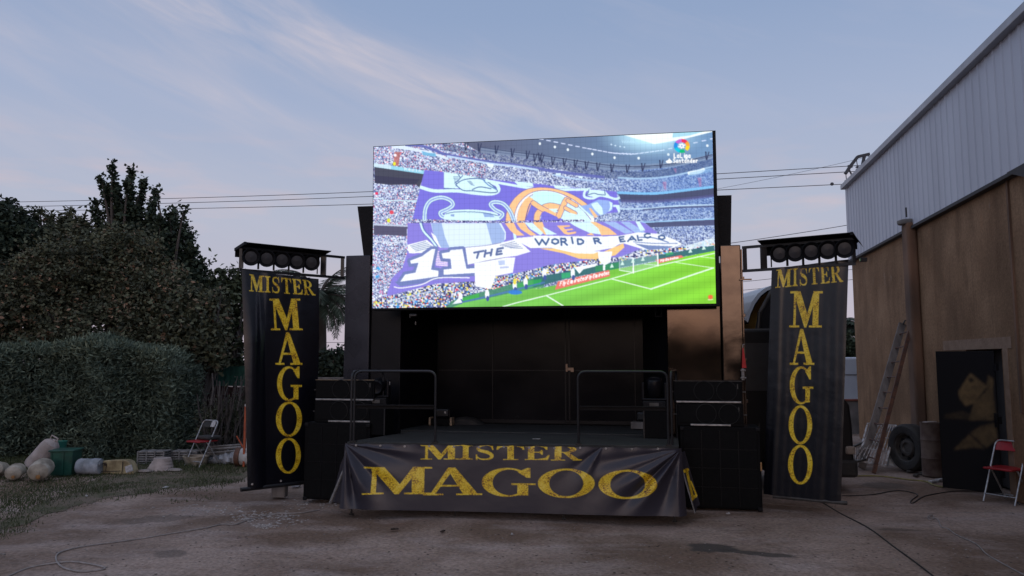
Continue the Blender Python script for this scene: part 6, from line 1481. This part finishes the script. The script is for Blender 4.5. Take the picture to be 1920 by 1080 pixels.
MB().lathe([(.15, 0), (.17, .02), (.205, .16), (.22, .165), (.22, .18), (.19, .18), (.15, .04), (0, .04)], (0, 0, 0), None, 22, 1.1, .9).build('body', M['creamp'], wt_, smooth=True)
# long white sack and rusted pot
g_ = gnd(408, 873); sk_ = thing('white_sack', 'long white plastic sack lying right of the folding chair', 'sack', (g_[0], g_[1] + .2, 0), .03)
mb = MB(); nseg = 22; nn = 14; V = []
for i in range(nseg + 1):
    f = i / nseg; x = -.34 + .62 * f; r = .055 + .09 * f ** .8 + .012 * math.sin(i * 1.7); 
    for k in range(nn):
        a = 2 * math.pi * k / nn; q = 1 + .10 * math.sin(3 * a + i * .9) + .05 * math.sin(7 * a - i); V.append((x, r * q * math.cos(a) * 1.2, max(.0, r * .95 + r * q * math.sin(a))))
mb.add(V, [(i * nn + k, i * nn + (k + 1) % nn, (i + 1) * nn + (k + 1) % nn, (i + 1) * nn + k) for i in range(nseg) for k in range(nn)] + [tuple(range(nn))[::-1], tuple(nseg * nn + k for k in range(nn))])
mb.build('body', M['bluep'], sk_, smooth=True)
g_ = gnd(446, 876); rp = thing('enamel_pot', 'white enamel pot with rusted base lying against the left banner', 'pot', (g_[0] + .05, g_[1] + .18, 0), 0)
rm = Matrix.Rotation(R(90), 3, 'Y')
MB().lathe([(.0, -.16), (.145, -.16), (.155, -.14), (.15, .0), (.16, .2), (.155, .4), (.12, .42), (0, .4)], (0, 0, .16), rm, 24).build('body', M['whitep'], rp, smooth=True)
MB().lathe([(.158, -.15), (.166, -.145), (.163, -.06), (.155, -.055)], (0, 0, .16), rm, 24).build('rusted_band', M['rust'], rp, smooth=True)
# orange post
g_ = gnd(459, 850); op = thing('orange_post', 'orange steel post standing beside the left banner', 'post', (g_[0] + .0, g_[1] - .4, 0), 0)
op.location = (at(459.5, 800, 13.6)[0], 13.6, 0); zt0 = at(459, 762, 13.6)[2]
MB().bar((0, 0, 0), (0, 0, zt0), .034).build('post', M['orangep'], op)
MB().bar((-.02, -.02, .35), (-.13, -.05, .55), .02).build('brace', M['orangep'], op)
MB().tube([(0, 0, zt0), (.0, 0, zt0 + .04)], .02, 8).build('cap', M['whitepaint'], op)
MB().box((.045, 0, zt0 * .48), (.022, .02, .5)).build('white_strip', M['whitepaint'], op)
# wooden stump under left banner and pale block
g_ = gnd(520, 934); o = MB().box((0, 0, .10), (.19, .16, .20)).build('wooden_stump', M['woodgrey'], None, bevel=.012); o.location = (g_[0], g_[1] + .1, 0); tag(o, 'weathered square wooden block under the left banner', 'wooden block')
g_ = gnd(548, 917); o = MB().box((0, 0, .07), (.12, .1, .14)).build('pale_block', M['bluep'], None, bevel=.01); o.location = (g_[0], g_[1] + .2, 0); tag(o, 'small pale block on the dirt under the left banner', 'block')

# ================================================================== GRASS
def in_grass(px, py):
    xs = [0, 70, 130, 200, 300, 400, 465, 520, 600]; ys = [1010, 985, 960, 945, 930, 915, 893, 872, 860]
    return np.interp(px, xs, ys) - py
V = []; F = []; TT = []
i = 0
XR = (-13.5, -2.9); YR = (8.0, 20)
N_ = 190000
xx = rng.uniform(*XR, N_); yy = rng.uniform(*YR, N_)
gpx, gpy = proj(xx, yy, np.zeros(N_)); dist = in_grass(np.clip(gpx, 0, 600), gpy) + 14 * np.sin(xx * 2.1 + yy) + 9 * np.sin(xx * 5.3 - yy * 3.7)
patch = .5 + .5 * np.sin(xx * 1.9 + 1.1 * np.sin(yy * 2.3)) * np.sin(yy * 2.7 + xx * .6)
keep = (dist > rng.uniform(-10, 55, N_) * (1.25 - patch)) & (yy < 16) & (xx > -13)
xx, yy, patch = xx[keep][:70000], yy[keep][:70000], patch[keep][:70000]
n = len(xx); h = rng.uniform(.015, .06, n) * (.5 + patch * .8) * (1 + (yy > 13) * .5); w = rng.uniform(.004, .008, n); a = rng.uniform(0, 6.28, n); ln = rng.uniform(.0, .05, n)
gz = ground_h(xx, yy)
b0 = np.stack([xx - np.cos(a) * w, yy - np.sin(a) * w, gz], -1); b1 = np.stack([xx + np.cos(a) * w, yy + np.sin(a) * w, gz], -1)
tp = np.stack([xx + np.sin(a * 3) * ln, yy + np.cos(a * 2) * ln, gz + h], -1)
V = np.stack([b0, b1, tp], 1).reshape(-1, 3); F = np.arange(n * 3).reshape(-1, 3)
gr = np_mesh('grass', V, F, M['grass'], fattrs={'tone': np.clip(rng.random(n) * .55 + (1 - patch) * .45, 0, 1)}, loc=(-7, 12, 0)); tag(gr, 'short patchy grass along the hedge', 'grass', kind='stuff')
# darker turf soil under the grass
turf = MB(); P = [gnd(x, y) for x, y in smooth_pts([(-60, 1000), (70, 968), (130, 947), (200, 935), (300, 921), (400, 907), (470, 890), (520, 872), (620, 858)], 5)]
P = [(x + .12 * math.sin(i * 2.1), y + .15 * math.sin(i * 1.3), float(ground_h(x, y)) + .006) for i, (x, y, z) in enumerate(P)]
nP = len(P); rows = 14; V = []
for x, y, z in P:
    for k in range(rows):
        yy_ = y + (17.5 - y) * k / (rows - 1); V.append((x * (1 + (yy_ - y) * .03), yy_, float(ground_h(x * (1 + (yy_ - y) * .03), yy_)) + .006))
turf.add(V, [(i * rows + k, (i + 1) * rows + k, (i + 1) * rows + k + 1, i * rows + k + 1) for i in range(nP - 1) for k in range(rows - 1)])
tf = turf.build('turf', mat('turf_soil', (.075, .072, .036), .95, col2=(.15, .115, .085), scale=3.0, lo=.40, hi=.62, bump=.6, bscale=60), smooth=True, loc=(-7, 12, 0)); tag(tf, 'dull green turf strip along the hedge', None, kind='structure')

# ================================================================== FOLIAGE
def leaves(centres, tone0, L, W, name, material, parent, flat=0.0, up=0.0, tvar=.35):
    n = len(centres)
    d = rng.normal(size=(n, 3)); d[:, 2] = d[:, 2] * (1 - flat) + up; d /= np.linalg.norm(d, axis=1)[:, None]
    e = rng.normal(size=(n, 3)); e -= (e * d).sum(1)[:, None] * d; e /= np.linalg.norm(e, axis=1)[:, None]
    nrm_ = np.cross(d, e)
    l = L * rng.uniform(.6, 1.3, n)[:, None]; w = W * rng.uniform(.6, 1.2, n)[:, None]
    c = centres
    V = np.stack([c, c + d * l * .5 + e * w + nrm_ * w * .4, c + d * l, c + d * l * .5 - e * w + nrm_ * w * .4], 1).reshape(-1, 3)
    F = np.arange(n * 4).reshape(-1, 4)
    return np_mesh(name, V, F, material, parent, world=True, fattrs={'tone': np.clip(tone0 + rng.normal(size=n) * tvar * .5, 0, 1)})
def blob_points(blobs, n, clump=.26, per=26, shell=.55):
    """blobs: (x,y,z,rx,ry,rz,weight) -> leaf points in uneven clumps"""
    wts = np.array([b[3] * b[4] * b[5] * (b[6] if len(b) > 6 else 1) for b in blobs]) ** .8; wts /= wts.sum()
    nc = n // per; idx = rng.choice(len(blobs), nc, p=wts); B = np.array([b[:6] for b in blobs])[idx]
    d = rng.normal(size=(nc, 3)); d /= np.linalg.norm(d, axis=1)[:, None]; r = rng.random(nc) ** (1 / 3.); r = shell + (1 - shell) * r; r *= rng.uniform(.55, 1.12, nc)
    c = B[:, :3] + d * r[:, None] * B[:, 3:6]; ctone = rng.random(nc)
    size = clump * rng.uniform(.5, 1.3, nc)
    P = np.repeat(c, per, 0) + rng.normal(size=(nc * per, 3)) * np.repeat(size, per)[:, None] * np.array([1, 1, .8]) * .6
    return P, np.repeat(ctone, per), c
def branches(name, base, tips, r0, material, parent, bend=.25, rt=.015):
    mb = MB(); base = Vector(base)
    for tp_ in tips:
        tp_ = Vector(tp_); P = []
        j = Vector((random.uniform(-bend, bend), random.uniform(-bend, bend), 0))
        for k in range(7):
            f = k / 6; P.append(base.lerp(tp_, f) + j * math.sin(f * math.pi) + Vector((0, 0, .25 * math.sin(f * math.pi))))
        mb.tube(P, [r0 * (1 - f) ** 1.2 + rt for f in [k / 6 for k in range(7)]], 6)
    return mb.build(name, material, parent, world=True, smooth=True)
def bl_(px, py, Y, rpx, rpy, ry=1.0, w=1.0):
    x, y, z = at(px, py, Y); k = Y / FPX; return (x, y, z, rpx * k, ry, rpy * k, w)
def tree(name, label, base, blobs, n, L, Wd_, lm, trunk_r=.14, clump=.26, tone=(.25, .5), ntips=9, group='trees behind the hedge', trunk_h=1.2, shoots=None, shell=.5, per=26, cat='tree'):
    t = thing(name, label, cat, (base[0], base[1], 0), 0, group)
    P, ct, cs = blob_points(blobs, n, clump, per, shell)
    tn = tone[0] + ct * tone[1]
    if shoots:
        for (tp_, bs, cnt, wdt) in shoots:
            f = rng.random(cnt) ** .75; q = np.array(tp_)[None] * f[:, None] + np.array(bs)[None] * (1 - f)[:, None]
            wd = wdt * (1.25 - f * .95) * (.55 + .45 * np.abs(np.sin(f * 9 + tp_[0] * 5)))
            P = np.concatenate([P, q + rng.normal(size=(cnt, 3)) * wd[:, None] * .5]); tn = np.concatenate([tn, .25 + .3 * rng.random(cnt)])
            k = max(10, cnt // 9); P = np.concatenate([P, np.array(tp_)[None] + rng.normal(size=(k, 3)) * np.array([.06, .06, .08])]); tn = np.concatenate([tn, .2 + .3 * rng.random(k)])
    leaves(P, tn, L, Wd_, 'crown', lm, t, flat=.3)
    top = (base[0], base[1], trunk_h)
    tr = MB().tube([(base[0], base[1], -.05), (base[0] + .03, base[1], trunk_h * .5), (base[0], base[1], trunk_h + .1)], [trunk_r * 1.4, trunk_r * 1.05, trunk_r], 10).build('trunk', M['bark'], t, world=True, smooth=True)
    ti = [tuple(cs[i]) for i in rng.choice(len(cs), ntips)]
    if shoots: ti += [s_[0] for s_ in shoots]
    branches('limbs', top, ti, trunk_r * .55, M['bark'], t)
    return t
Yt = 19.0
# dark evergreen with tall upright shoots
sh_b = at(238, 440, Yt)
tips = [(211, 311, 380), (247, 318, 380), (240, 345, 420), (190, 333, 260), (200, 352, 360), (219, 350, 420), (269, 342, 380), (262, 372, 500), (292, 357, 240), (286, 380, 260), (178, 378, 220), (172, 392, 160), (228, 380, 700), (250, 392, 700), (283, 402, 300)]
shoots = []
for i, (x, y, c) in enumerate(tips):
    by = 470 + random.uniform(-20, 20); bx_ = 238 + (x - 238) * .55
    yo = random.uniform(-.6, .6); shoots.append((at(x, y, Yt + yo), at(bx_, by, Yt + yo * .5), int(c * 1.0), .09))
tree('evergreen_tree', 'tallest dark evergreen with upright shoots against the sky', (at(240, 600, Yt)[0], Yt), [bl_(240, 465, Yt, 56, 32, 1.0, 1.3), bl_(250, 428, Yt, 22, 28, .5, 1.2), bl_(250, 540, Yt, 80, 70, 1.2)], 13000, .12, .042, M['leaf_dark'], .16, .26, (.15, .45), 8, shoots=shoots, trunk_h=2.6)
# right neighbour with sparser shoots
tips = [(329, 392, 200), (345, 394, 160), (316, 402, 300), (345, 430, 240), (358, 440, 240), (300, 410, 260), (362, 470, 260), (372, 490, 240), (286, 405, 200), (293, 362, 90), (326, 420, 500), (310, 430, 500)]
shoots = []
for (x, y, c) in tips:
    yo = random.uniform(-.5, .5); shoots.append((at(x, y, 18.4 + yo), at(315 + (x - 315) * .4, 520, 18.4), int(c * 1.1), .13))
tree('evergreen_tree', 'dark evergreen with ragged right side sloping down toward the left banner', (at(320, 600, 18.4)[0], 18.4), [bl_(315, 500, 18.4, 34, 48, .9, 1.3), bl_(328, 462, 18.4, 28, 42, .6, 1.5), bl_(298, 440, 18.6, 20, 30, .5, 1.2), bl_(342, 535, 18.4, 38, 50, .9, 1.3), bl_(368, 520, 18.4, 20, 40, .5, 1.3), bl_(385, 565, 18.4, 30, 42, .7, 1.1), bl_(405, 545, 18.2, 18, 30, .5, .9), bl_(330, 600, 18.2, 70, 55, 1.0)], 14000, .12, .042, M['leaf_dark'], .13, .24, (.15, .5), 8, shoots=shoots, trunk_h=2.0)
# far left dark tree
tree('dark_tree', 'dark rounded tree cut by the left edge of the photograph', (at(10, 600, 18.0)[0], 18.0), [bl_(-40, 470, 18, 90, 80, 1.2), bl_(20, 410, 18, 30, 24, .7, 1.8), bl_(30, 450, 18, 45, 50, .9, 1.5), bl_(-10, 560, 18, 110, 80, 1.0), bl_(-60, 400, 18, 60, 40, .9), bl_(12, 385, 18, 14, 14, .3, 2)], 16000, .13, .045, M['leaf_dark'], .2, .2, (.05, .4), 8, trunk_h=1.9)
# tree with drooping compound leaves behind
shoots = [(at(75, 392, 18.8), at(90, 470, 18.8), 180, .3), (at(130, 398, 18.8), at(140, 470, 18.8), 300, .3), (at(155, 412, 18.8), at(150, 470, 18.8), 300, .28), (at(95, 405, 18.8), at(100, 480, 18.8), 240, .32), (at(118, 412, 18.8), at(120, 480, 18.8), 300, .3), (at(60, 398, 18.8), at(70, 470, 18.8), 150, .3)]
tree('leafy_tree', 'olive tree with drooping compound leaves between the two dark evergreens', (at(110, 600, 18.8)[0], 18.8), [bl_(110, 465, 18.8, 62, 42, 1.0, 1.3), bl_(150, 450, 18.8, 36, 34, .8, 1.3), bl_(70, 470, 18.8, 40, 44, .8, 1.2), bl_(110, 550, 18.6, 90, 60, 1.0)], 12000, .16, .035, M['leaf_rust'], .13, .22, (.10, .5), 8, shoots=shoots, trunk_h=2.0)
# broad russet tree in front
tree('russet_tree', 'broad tree full of russet seed clusters filling the middle above the hedge', (at(190, 700, 17.0)[0], 17.0), [bl_(170, 520, 17, 110, 80, 1.1, 1.2), bl_(235, 470, 17.2, 60, 50, .8, 1.3), bl_(90, 540, 17, 90, 85, 1.0), bl_(280, 560, 17, 80, 80, .9, 1.1), bl_(340, 590, 16.9, 60, 60, .7), bl_(200, 620, 16.6, 180, 60, .9, 1.0), bl_(20, 600, 16.8, 80, 70, .9)], 60000, .10, .030, M['leaf_rust'], .18, .20, (.05, .82), 14, trunk_h=1.4)
tree('olive_bush', 'green bush mixed with russet twigs just above the right end of the hedge', (at(380, 700, 16.6)[0], 16.6), [bl_(360, 640, 16.6, 58, 60, .7), bl_(330, 590, 16.8, 40, 40, .6), bl_(395, 590, 16.9, 30, 50, .5), bl_(395, 660, 16.6, 28, 40, .4)], 9500, .13, .04, M['leaf_rust'], .10, .22, (.1, .7), 8, trunk_h=1.0, cat='bush')
# light open tree right beside the left banner
tree('open_tree', 'thin leafy tree with sky showing through beside the left banner', (at(440, 700, 18.5)[0], 18.5), [bl_(430, 530, 18.5, 26, 26, .5, 1.5), bl_(448, 560, 18.5, 22, 45, .5, 1.2), bl_(420, 590, 18.5, 24, 55, .5, 1.2), bl_(440, 630, 18.5, 24, 42, .5, .7), bl_(420, 680, 18.5, 35, 25, .5, .8), bl_(450, 690, 18.5, 25, 30, .5, .6)], 3600, .13, .045, M['leaf_olive'], .05, .2, (.1, .6), 18, trunk_h=1.8)
# hidden continuation of greenery left of frame so a side step still sees a row
tree('dark_tree', 'dark tree standing beyond the left edge behind the hedge', (-17.5, 18.5), [(-17.5, 18.5, 4.2, 2.2, 1.2, 1.8), (-16.5, 18.0, 2.8, 2.0, 1.0, 1.4)], 4000, .2, .07, M['leaf_dark'], .2, .3, (.05, .4), 6, trunk_h=1.9)
# hedge of feathery conifers
hg = thing('conifer_hedge', 'long feathery dark green conifer hedge behind the grass', 'hedge', (at(170, 800, 15.3)[0], 15.4, 0), 0)
xr = at(334, 760, 14.9)[0]; xl = -14.5
n = 92000
fx = rng.random(n); x = xl + (xr - xl) * fx
face = rng.random(n)
top_z = 2.05 + .10 * np.sin(x * 1.3) + .07 * np.sin(x * 3.7 + 1) + .05 * np.sin(x * 9) - .7 * np.clip((x - (xr - .6)) / .6, 0, 1) ** 3 + .10 * np.abs(np.sin(x * 14.3 + 2 * np.sin(x * 5))) * (.4 + .6 * np.sin(x * 2.2) ** 2)
depth = rng.exponential(.10, n)
front = 14.75 + .16 * np.sin(x * 2.6) + .10 * np.sin(x * 6.1 + 2)
zf = rng.random(n) ** .85
y = front + depth + .12 * np.sin(zf * 7 + x * 4); z = zf * top_z
tm = face > .62                      # crown part
z = np.where(tm, top_z - rng.exponential(.10, n) + np.abs(rng.normal(size=n)) * .05, z); y = np.where(tm, front + rng.random(n) * 1.25, y)
endm = rng.random(n) < .07           # right end face
x = np.where(endm, xr + .05 - rng.exponential(.1, n), x); y = np.where(endm, front + rng.random(n) * 1.2, y); z = np.where(endm, rng.random(n) * 1.75, z)
x = x - (rng.random(n) * .1)
gap = np.sin(x * 4.3 + 2.2 * np.sin(z * 3.1 + x)) * np.sin(z * 5.3 + 1.7 * np.sin(x * 2.3)) + .5 * np.sin(x * 11 + z * 9)
kp = (gap > -.75) | (rng.random(n) < .35) | tm
x, y, z, top_z = x[kp], y[kp], z[kp], top_z[kp]
P = np.stack([x, y, np.clip(z, .02, 9)], -1)
clumpn = .5 + .25 * np.sin(x * 5.3 + 3 * np.sin(z * 4.1)) + .25 * np.sin(z * 7.7 + 2 * np.sin(x * 3.1))
leaves(P, np.clip(.10 + .42 * clumpn + .25 * (z > top_z - .25), 0, 1), .13, .016, 'crown', M['leaf_hedge'], hg, flat=.2, up=.55, tvar=.45)
nw = 5200; xw = xl + (xr - xl) * rng.random(nw); tz = np.interp(xw, np.sort(x), top_z[np.argsort(x)]) if False else 2.05 + .10 * np.sin(xw * 1.3) + .07 * np.sin(xw * 3.7 + 1) - .7 * np.clip((xw - (xr - .6)) / .6, 0, 1) ** 3
Pw = np.stack([xw, 14.8 + rng.random(nw) * .9, tz - .05 + .16 * np.abs(np.sin(xw * 7.7 + np.sin(xw * 2.3))) * rng.random(nw)], -1)
leaves(Pw, .35 + .5 * rng.random(nw), .17, .010, 'top_sprays', M['leaf_hedge'], hg, flat=0, up=1.4, tvar=.3)
mb = MB()
for k in range(16): xk = xl + (xr - xl - .3) * k / 15 + .2; mb.tube([(xk, 15.4, 0), (xk + .05, 15.42, 1.7)], [.06, .025], 7)
mb.build('trunks', M['bark'], hg, world=True)
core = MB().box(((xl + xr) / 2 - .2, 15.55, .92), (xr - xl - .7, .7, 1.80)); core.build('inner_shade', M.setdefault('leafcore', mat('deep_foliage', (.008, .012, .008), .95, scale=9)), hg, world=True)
# wispy tips over the top
# shade-net fence behind
fn = thing('shade_net_fence', 'fence of green shade net over dark maroon sheeting behind the hedge', 'fence', (-6.5, 17.2, 0), 0)
fx0, fx1 = -15.0, at(520, 720, 17.3)[0]; zt1 = at(400, 683, 17.2)[2]; zm = at(400, 722, 17.2)[2]
def wavy(x0, x1, y, z0, z1, n=80, amp=.04):
    V = []
    for i in range(n + 1):
        x = x0 + (x1 - x0) * i / n
        for z, s_ in ((z0, 0), (z1, 1)): V.append((x, y + amp * math.sin(i * .9 + s_), z + (.05 * math.sin(i * .5) if s_ else 0)))
    return V, [(2 * i, 2 * i + 2, 2 * i + 3, 2 * i + 1) for i in range(n)]
MB().add(*wavy(fx0, fx1, 17.2, zm - .02, zt1)).build('shade_net', M['net'], fn, world=True)
MB().add(*wavy(fx0, fx1, 17.24, .0, zm)).build('lower_sheeting', M['maroon'], fn, world=True)
for k in range(9):
    xk = fx0 + (fx1 - fx0) * k / 8; MB().tube([(xk, 17.3, 0), (xk, 17.3, zt1 + .05)], .03, 7).build('post', M['rust'], fn, world=True)
# pile of dead branches
bp_ = thing('brushwood_pile', 'tall heap of bare dead branches leaning beside the left banner', 'branches', (at(430, 850, 14.6)[0], 14.7, 0), 0)
mb = MB(); ms = MB()
for k in range(90):
    px0 = random.uniform(385, 475); py0 = random.uniform(835, 862); px1 = px0 + random.gauss(18, 26); py1 = random.triangular(690, 860, 720); Y0 = random.uniform(14.2, 15.2)
    a = Vector(at(px0, py0, Y0)); b = Vector(at(px1, py1, Y0 + random.uniform(-.2, .6))); a.z = max(a.z, .02)
    j = Vector((random.gauss(0, .06), random.gauss(0, .06), random.gauss(0, .05))); r = random.choice([.006, .008, .01, .018])
    (mb if k % 5 else ms).tube([a, a.lerp(b, .35) + j, a.lerp(b, .7) - j * .5, b], [r * 1.5, r * 1.2, r, r * .5], 5)
for px0, py0, px1, py1, r in ((403, 830, 412, 715, .035), (420, 850, 424, 745, .022), (396, 760, 398, 700, .025), (445, 770, 452, 705, .018), (425, 800, 432, 760, .015), (418, 850, 445, 705, .014), (440, 850, 468, 740, .012)):
    a = Vector(at(px0, py0, 14.4)); b = Vector(at(px1, py1, 14.6)); a.z = max(a.z, 0.02); ms.tube([a, a.lerp(b, .5) + Vector((.03, 0, 0)), b], [r, r * .8, r * .5], 6)
mb.build('dark_twigs', mat('dark_twigs', (.045, .038, .036), .9, scale=9), bp_, world=True); ms.build('pale_limbs', M['twig'], bp_, world=True, smooth=True)
P, ct, _c = blob_points([bl_(420, 800, 14.9, 42, 55, .4), bl_(455, 780, 14.9, 25, 60, .4)], 5200, .2, 26, .2); P[:, 2] = np.abs(P[:, 2])
leaves(P, ct * .3, .10, .012, 'dry_leaves', M['leaf_rust'], bp_)
P, ct, _c = blob_points([bl_(405, 695, 15.6, 25, 22, .3), bl_(430, 700, 15.6, 25, 16, .3)], 1300, .16, 26, .2)
# palms
def palm(label, px, py, Y, fr_len, nf, droop, group, seed, trunk=True):
    rg = random.Random(seed); c = Vector(at(px, py, Y)); t = thing('palm_tree', label, 'palm tree', (c.x, c.y, 0), 0, group)
    MB().tube([(c.x, c.y, 0), (c.x + .05, c.y, c.z * .5), (c.x, c.y, c.z)], [.32, .26, .24], 12).build('trunk', M['bark'], t, world=True, smooth=True)
    V = []; F = []; T_ = []; st = MB()
    for k in range(nf):
        az = k * 2.399 + rg.random() * .4; e0 = rg.uniform(-.2, 1.35); Lf = fr_len * rg.uniform(.8, 1.1); pts = []
        for i in range(13):
            f = i / 12; e = e0 - droop * f ** 1.3
            if i == 0: p = c.copy()
            else: p = pts[-1] + Vector((math.cos(az) * math.cos(e), math.sin(az) * math.cos(e), math.sin(e))) * (Lf / 12)
            pts.append(p)
        st.tube(pts, [.03 * (1 - i / 13) + .006 for i in range(13)], 5)
        for i in range(2, 13):
            d = (pts[i] - pts[i - 1]).normalized(); sd = d.cross(Vector((0, 0, 1))).normalized()
            for q in (-1, 1):
                for jj in range(4):
                    b = pts[i - 1].lerp(pts[i], jj / 4); ll = .55 * math.sin(math.pi * (.12 + .86 * i / 13)) * rg.uniform(.8, 1.1); tip = b + (sd * q * .75 + d * .55 + Vector((0, 0, -.35 + rg.uniform(-.15, .1)))).normalized() * ll
                    n0 = len(V); V += [tuple(b), tuple(b.lerp(tip, .4) + d * .022), tuple(tip), tuple(b.lerp(tip, .4) - d * .022)]; F.append((n0, n0 + 1, n0 + 2, n0 + 3)); T_.append(rg.random())
    st.build('frond_stems', M['bark'], t, world=True)
    np_mesh('fronds', V, F, M['leaf_palm'], t, world=True, fattrs={'tone': np.array(T_)})
palm('palm tree seen between the left banner and the trailer column', 598, 560, 25.0, 2.0, 46, 1.5, 'palms behind the yard', 3)
palm('palm tree whose fronds show between the right banner and the warehouse', 1566, 622, 27.0, 1.15, 34, 1.5, 'palms behind the yard', 5)
# shrubs behind
tree('dark_shrub', 'dark shrub behind the gap between left banner and trailer', (at(630, 720, 19.5)[0], 19.5), [bl_(628, 690, 19.5, 30, 28, .6), bl_(645, 690, 19.5, 12, 34, .4), bl_(612, 690, 19.5, 10, 30, .4)], 2600, .14, .05, M['leaf_dark'], .06, .2, (0, .4), 8, 'shrubs behind the trailer', 1.0, [(at(610, 660, 19.5), at(612, 700, 19.5), 160, .14), (at(624, 668, 19.5), at(624, 700, 19.5), 120, .14), (at(642, 665, 19.5), at(640, 700, 19.5), 120, .14)], cat='shrub')
tree('green_shrub', 'green shrub above the white van beyond the yard', (at(1600, 660, 25)[0], 25), [bl_(1600, 655, 25, 28, 12, .6), bl_(1570, 655, 25, 28, 12, .6)], 3800, .16, .05, M['leaf_olive'], .08, .3, (.2, .6), 6, 'shrubs behind the trailer', 1.2, cat='shrub')
# wooden rail behind the trailer gap
p0 = at(604, 711, 14.2); wr = thing('wooden_rail', 'rough wooden rail behind the gap between left banner and trailer', 'rail', (p0[0] + .2, 14.2, 0), 0)
MB().box((0, 0, p0[2]), (1.6, .06, .07)).build('rail', M['woodgrey'], wr, bevel=.006)
for q in (-.7, .7): MB().box((q, .04, p0[2] / 2), (.07, .07, p0[2])).build('post', M['woodgrey'], wr, bevel=.006)

# ================================================================== POWER LINE
pl = thing('utility_pole', 'dark steel power pole with hanging insulators behind the warehouse corner', 'utility pole', (at(1630, 500, 24)[0], 24, 0), 0)
Yp = 24.0
PT = {k: at(*v, Yp) for k, v in {'a': (1585, 326), 'b': (1594, 312), 'c': (1608, 294), 'd': (1630, 289), 'e': (1621, 291), 'f': (1613, 328), 'g': (1592, 318), 'h': (1602, 338)}.items()}
MB().tube([(pl.location.x, Yp, 0), (pl.location.x, Yp, at(1620, 330, Yp)[2])], [.16, .10], 12).build('pole', M['polem'], pl, world=True, smooth=True)
mb = MB(); mb.bar(PT['a'], PT['b'], .09); mb.bar(PT['b'], PT['c'], .09); mb.bar(PT['c'], PT['d'], .09); mb.bar(PT['e'], at(1608, 352, Yp), .08); mb.bar(PT['g'], at(1608, 350, Yp), .04); mb.bar(at(1590, 312, Yp), at(1598, 312, Yp), .08)
mb.build('cross_arm', M['polem'], pl, world=True)
ins_pts = [((1586, 327), (1588, 345)), ((1606, 300), (1609, 320)), ((1629, 290), (1631, 309))]
for (a, b) in ins_pts:
    A_ = at(*a, Yp); B_ = at(*b, Yp); mb = MB(); mb.tube([A_, B_], .015, 6)
    for f in (.65, .85): mb.lathe([(.01, .04), (.07, 0), (.06, -.02), (.01, -.01)], (A_[0] + (B_[0] - A_[0]) * f, Yp, A_[2] + (B_[2] - A_[2]) * f), None, 12)
    mb.build('insulator', M['insul'], pl, world=True)
def wire(label, p, q, sag=.25, r=.012, grp='power lines across the sky'):
    p = Vector(p); q = Vector(q); P = [p.lerp(q, k / 30) - Vector((0, 0, sag * math.sin(math.pi * k / 30))) for k in range(31)]
    o = MB().tube(P, r, 5).build('power_line', M['wire'], loc=tuple(P[0])); tag(o, label, 'power line', grp); return o
Yl = 33.0
w3 = wire('lowest of the three long power lines from the insulators leftward behind the screen', at(1588, 345, Yp), at(-40, 396, Yl), .20)
wire('middle of the three long power lines from the insulators leftward behind the screen', at(1609, 321, Yp), at(-40, 389, Yl), .20)
wire('topmost of the three long power lines from the insulators leftward behind the screen', at(1631, 309, Yp), at(-40, 380, Yl), .22)
wire('power line climbing to the right above the right wing hood', at(1200, 478, 30), at(1760, 392, 27), .1)
wire('thin power line meeting the right banner near its first word', at(1300, 538, 31), at(1760, 484, 31), .05, .010)
wire('thin power line just under the word line, passing behind the right banner', at(1300, 552, 31), at(1760, 506, 31), .05, .010)
wire('thin power line low in the gap between left banner and trailer', at(480, 641, 40), at(900, 640, 40), .05, .012)
wire('faint power line crossing the others right of the screen', at(1200, 380, 34), at(1760, 262, 30), .15, .007)
q = at(1560, 345, 24.3); o = MB().lathe([(0, -.06), (.045, -.04), (.06, 0), (.045, .04), (0, .06)], (0, 0, 0), None, 12).build('marker_ball', M['polem'], smooth=True); o.location = q; tag(o, 'small dark marker ball hanging on a power line near the insulators', 'marker ball')

# unseen dark trees added behind the camera for the sheet metal panels to mirror
n = 5200; xx = rng.uniform(-60, 60, n); zt_l = 4.3 + .6 * np.sin(xx * .31) + .5 * np.sin(xx * .83 + 1); zz_ = rng.random(n) ** .7 * zt_l
tl_ = thing('added_tree_row', 'added far row of dark trees, unseen behind the camera, darkening the panel reflections', 'trees', (0, -46, 0)); del tl_['category']; tl_['category'] = 'tree row'
leaves(np.stack([xx, -46 + rng.normal(size=n) * 1.2, zz_], -1), rng.random(n), 1.5, .5, 'crown', M['leaf_dark'], tl_, flat=.2)
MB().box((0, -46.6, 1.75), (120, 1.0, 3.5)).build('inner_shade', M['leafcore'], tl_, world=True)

n = 4200; yy = rng.uniform(-44, 4, n); zt_l = 4.6 + .7 * np.sin(yy * .31) + .5 * np.sin(yy * .83 + 1); zz_ = rng.random(n) ** .7 * zt_l
t2_ = thing('added_tree_row', 'added unseen row of dark trees on the left behind the camera, darkening the banner reflections', 'tree row', (-24, -20, 0))  # added out of view so the right banner mirrors something dark
leaves(np.stack([-24 + rng.normal(size=n) * .9, yy, zz_], -1), rng.random(n), 1.3, .45, 'crown', M['leaf_dark'], t2_, flat=.2)
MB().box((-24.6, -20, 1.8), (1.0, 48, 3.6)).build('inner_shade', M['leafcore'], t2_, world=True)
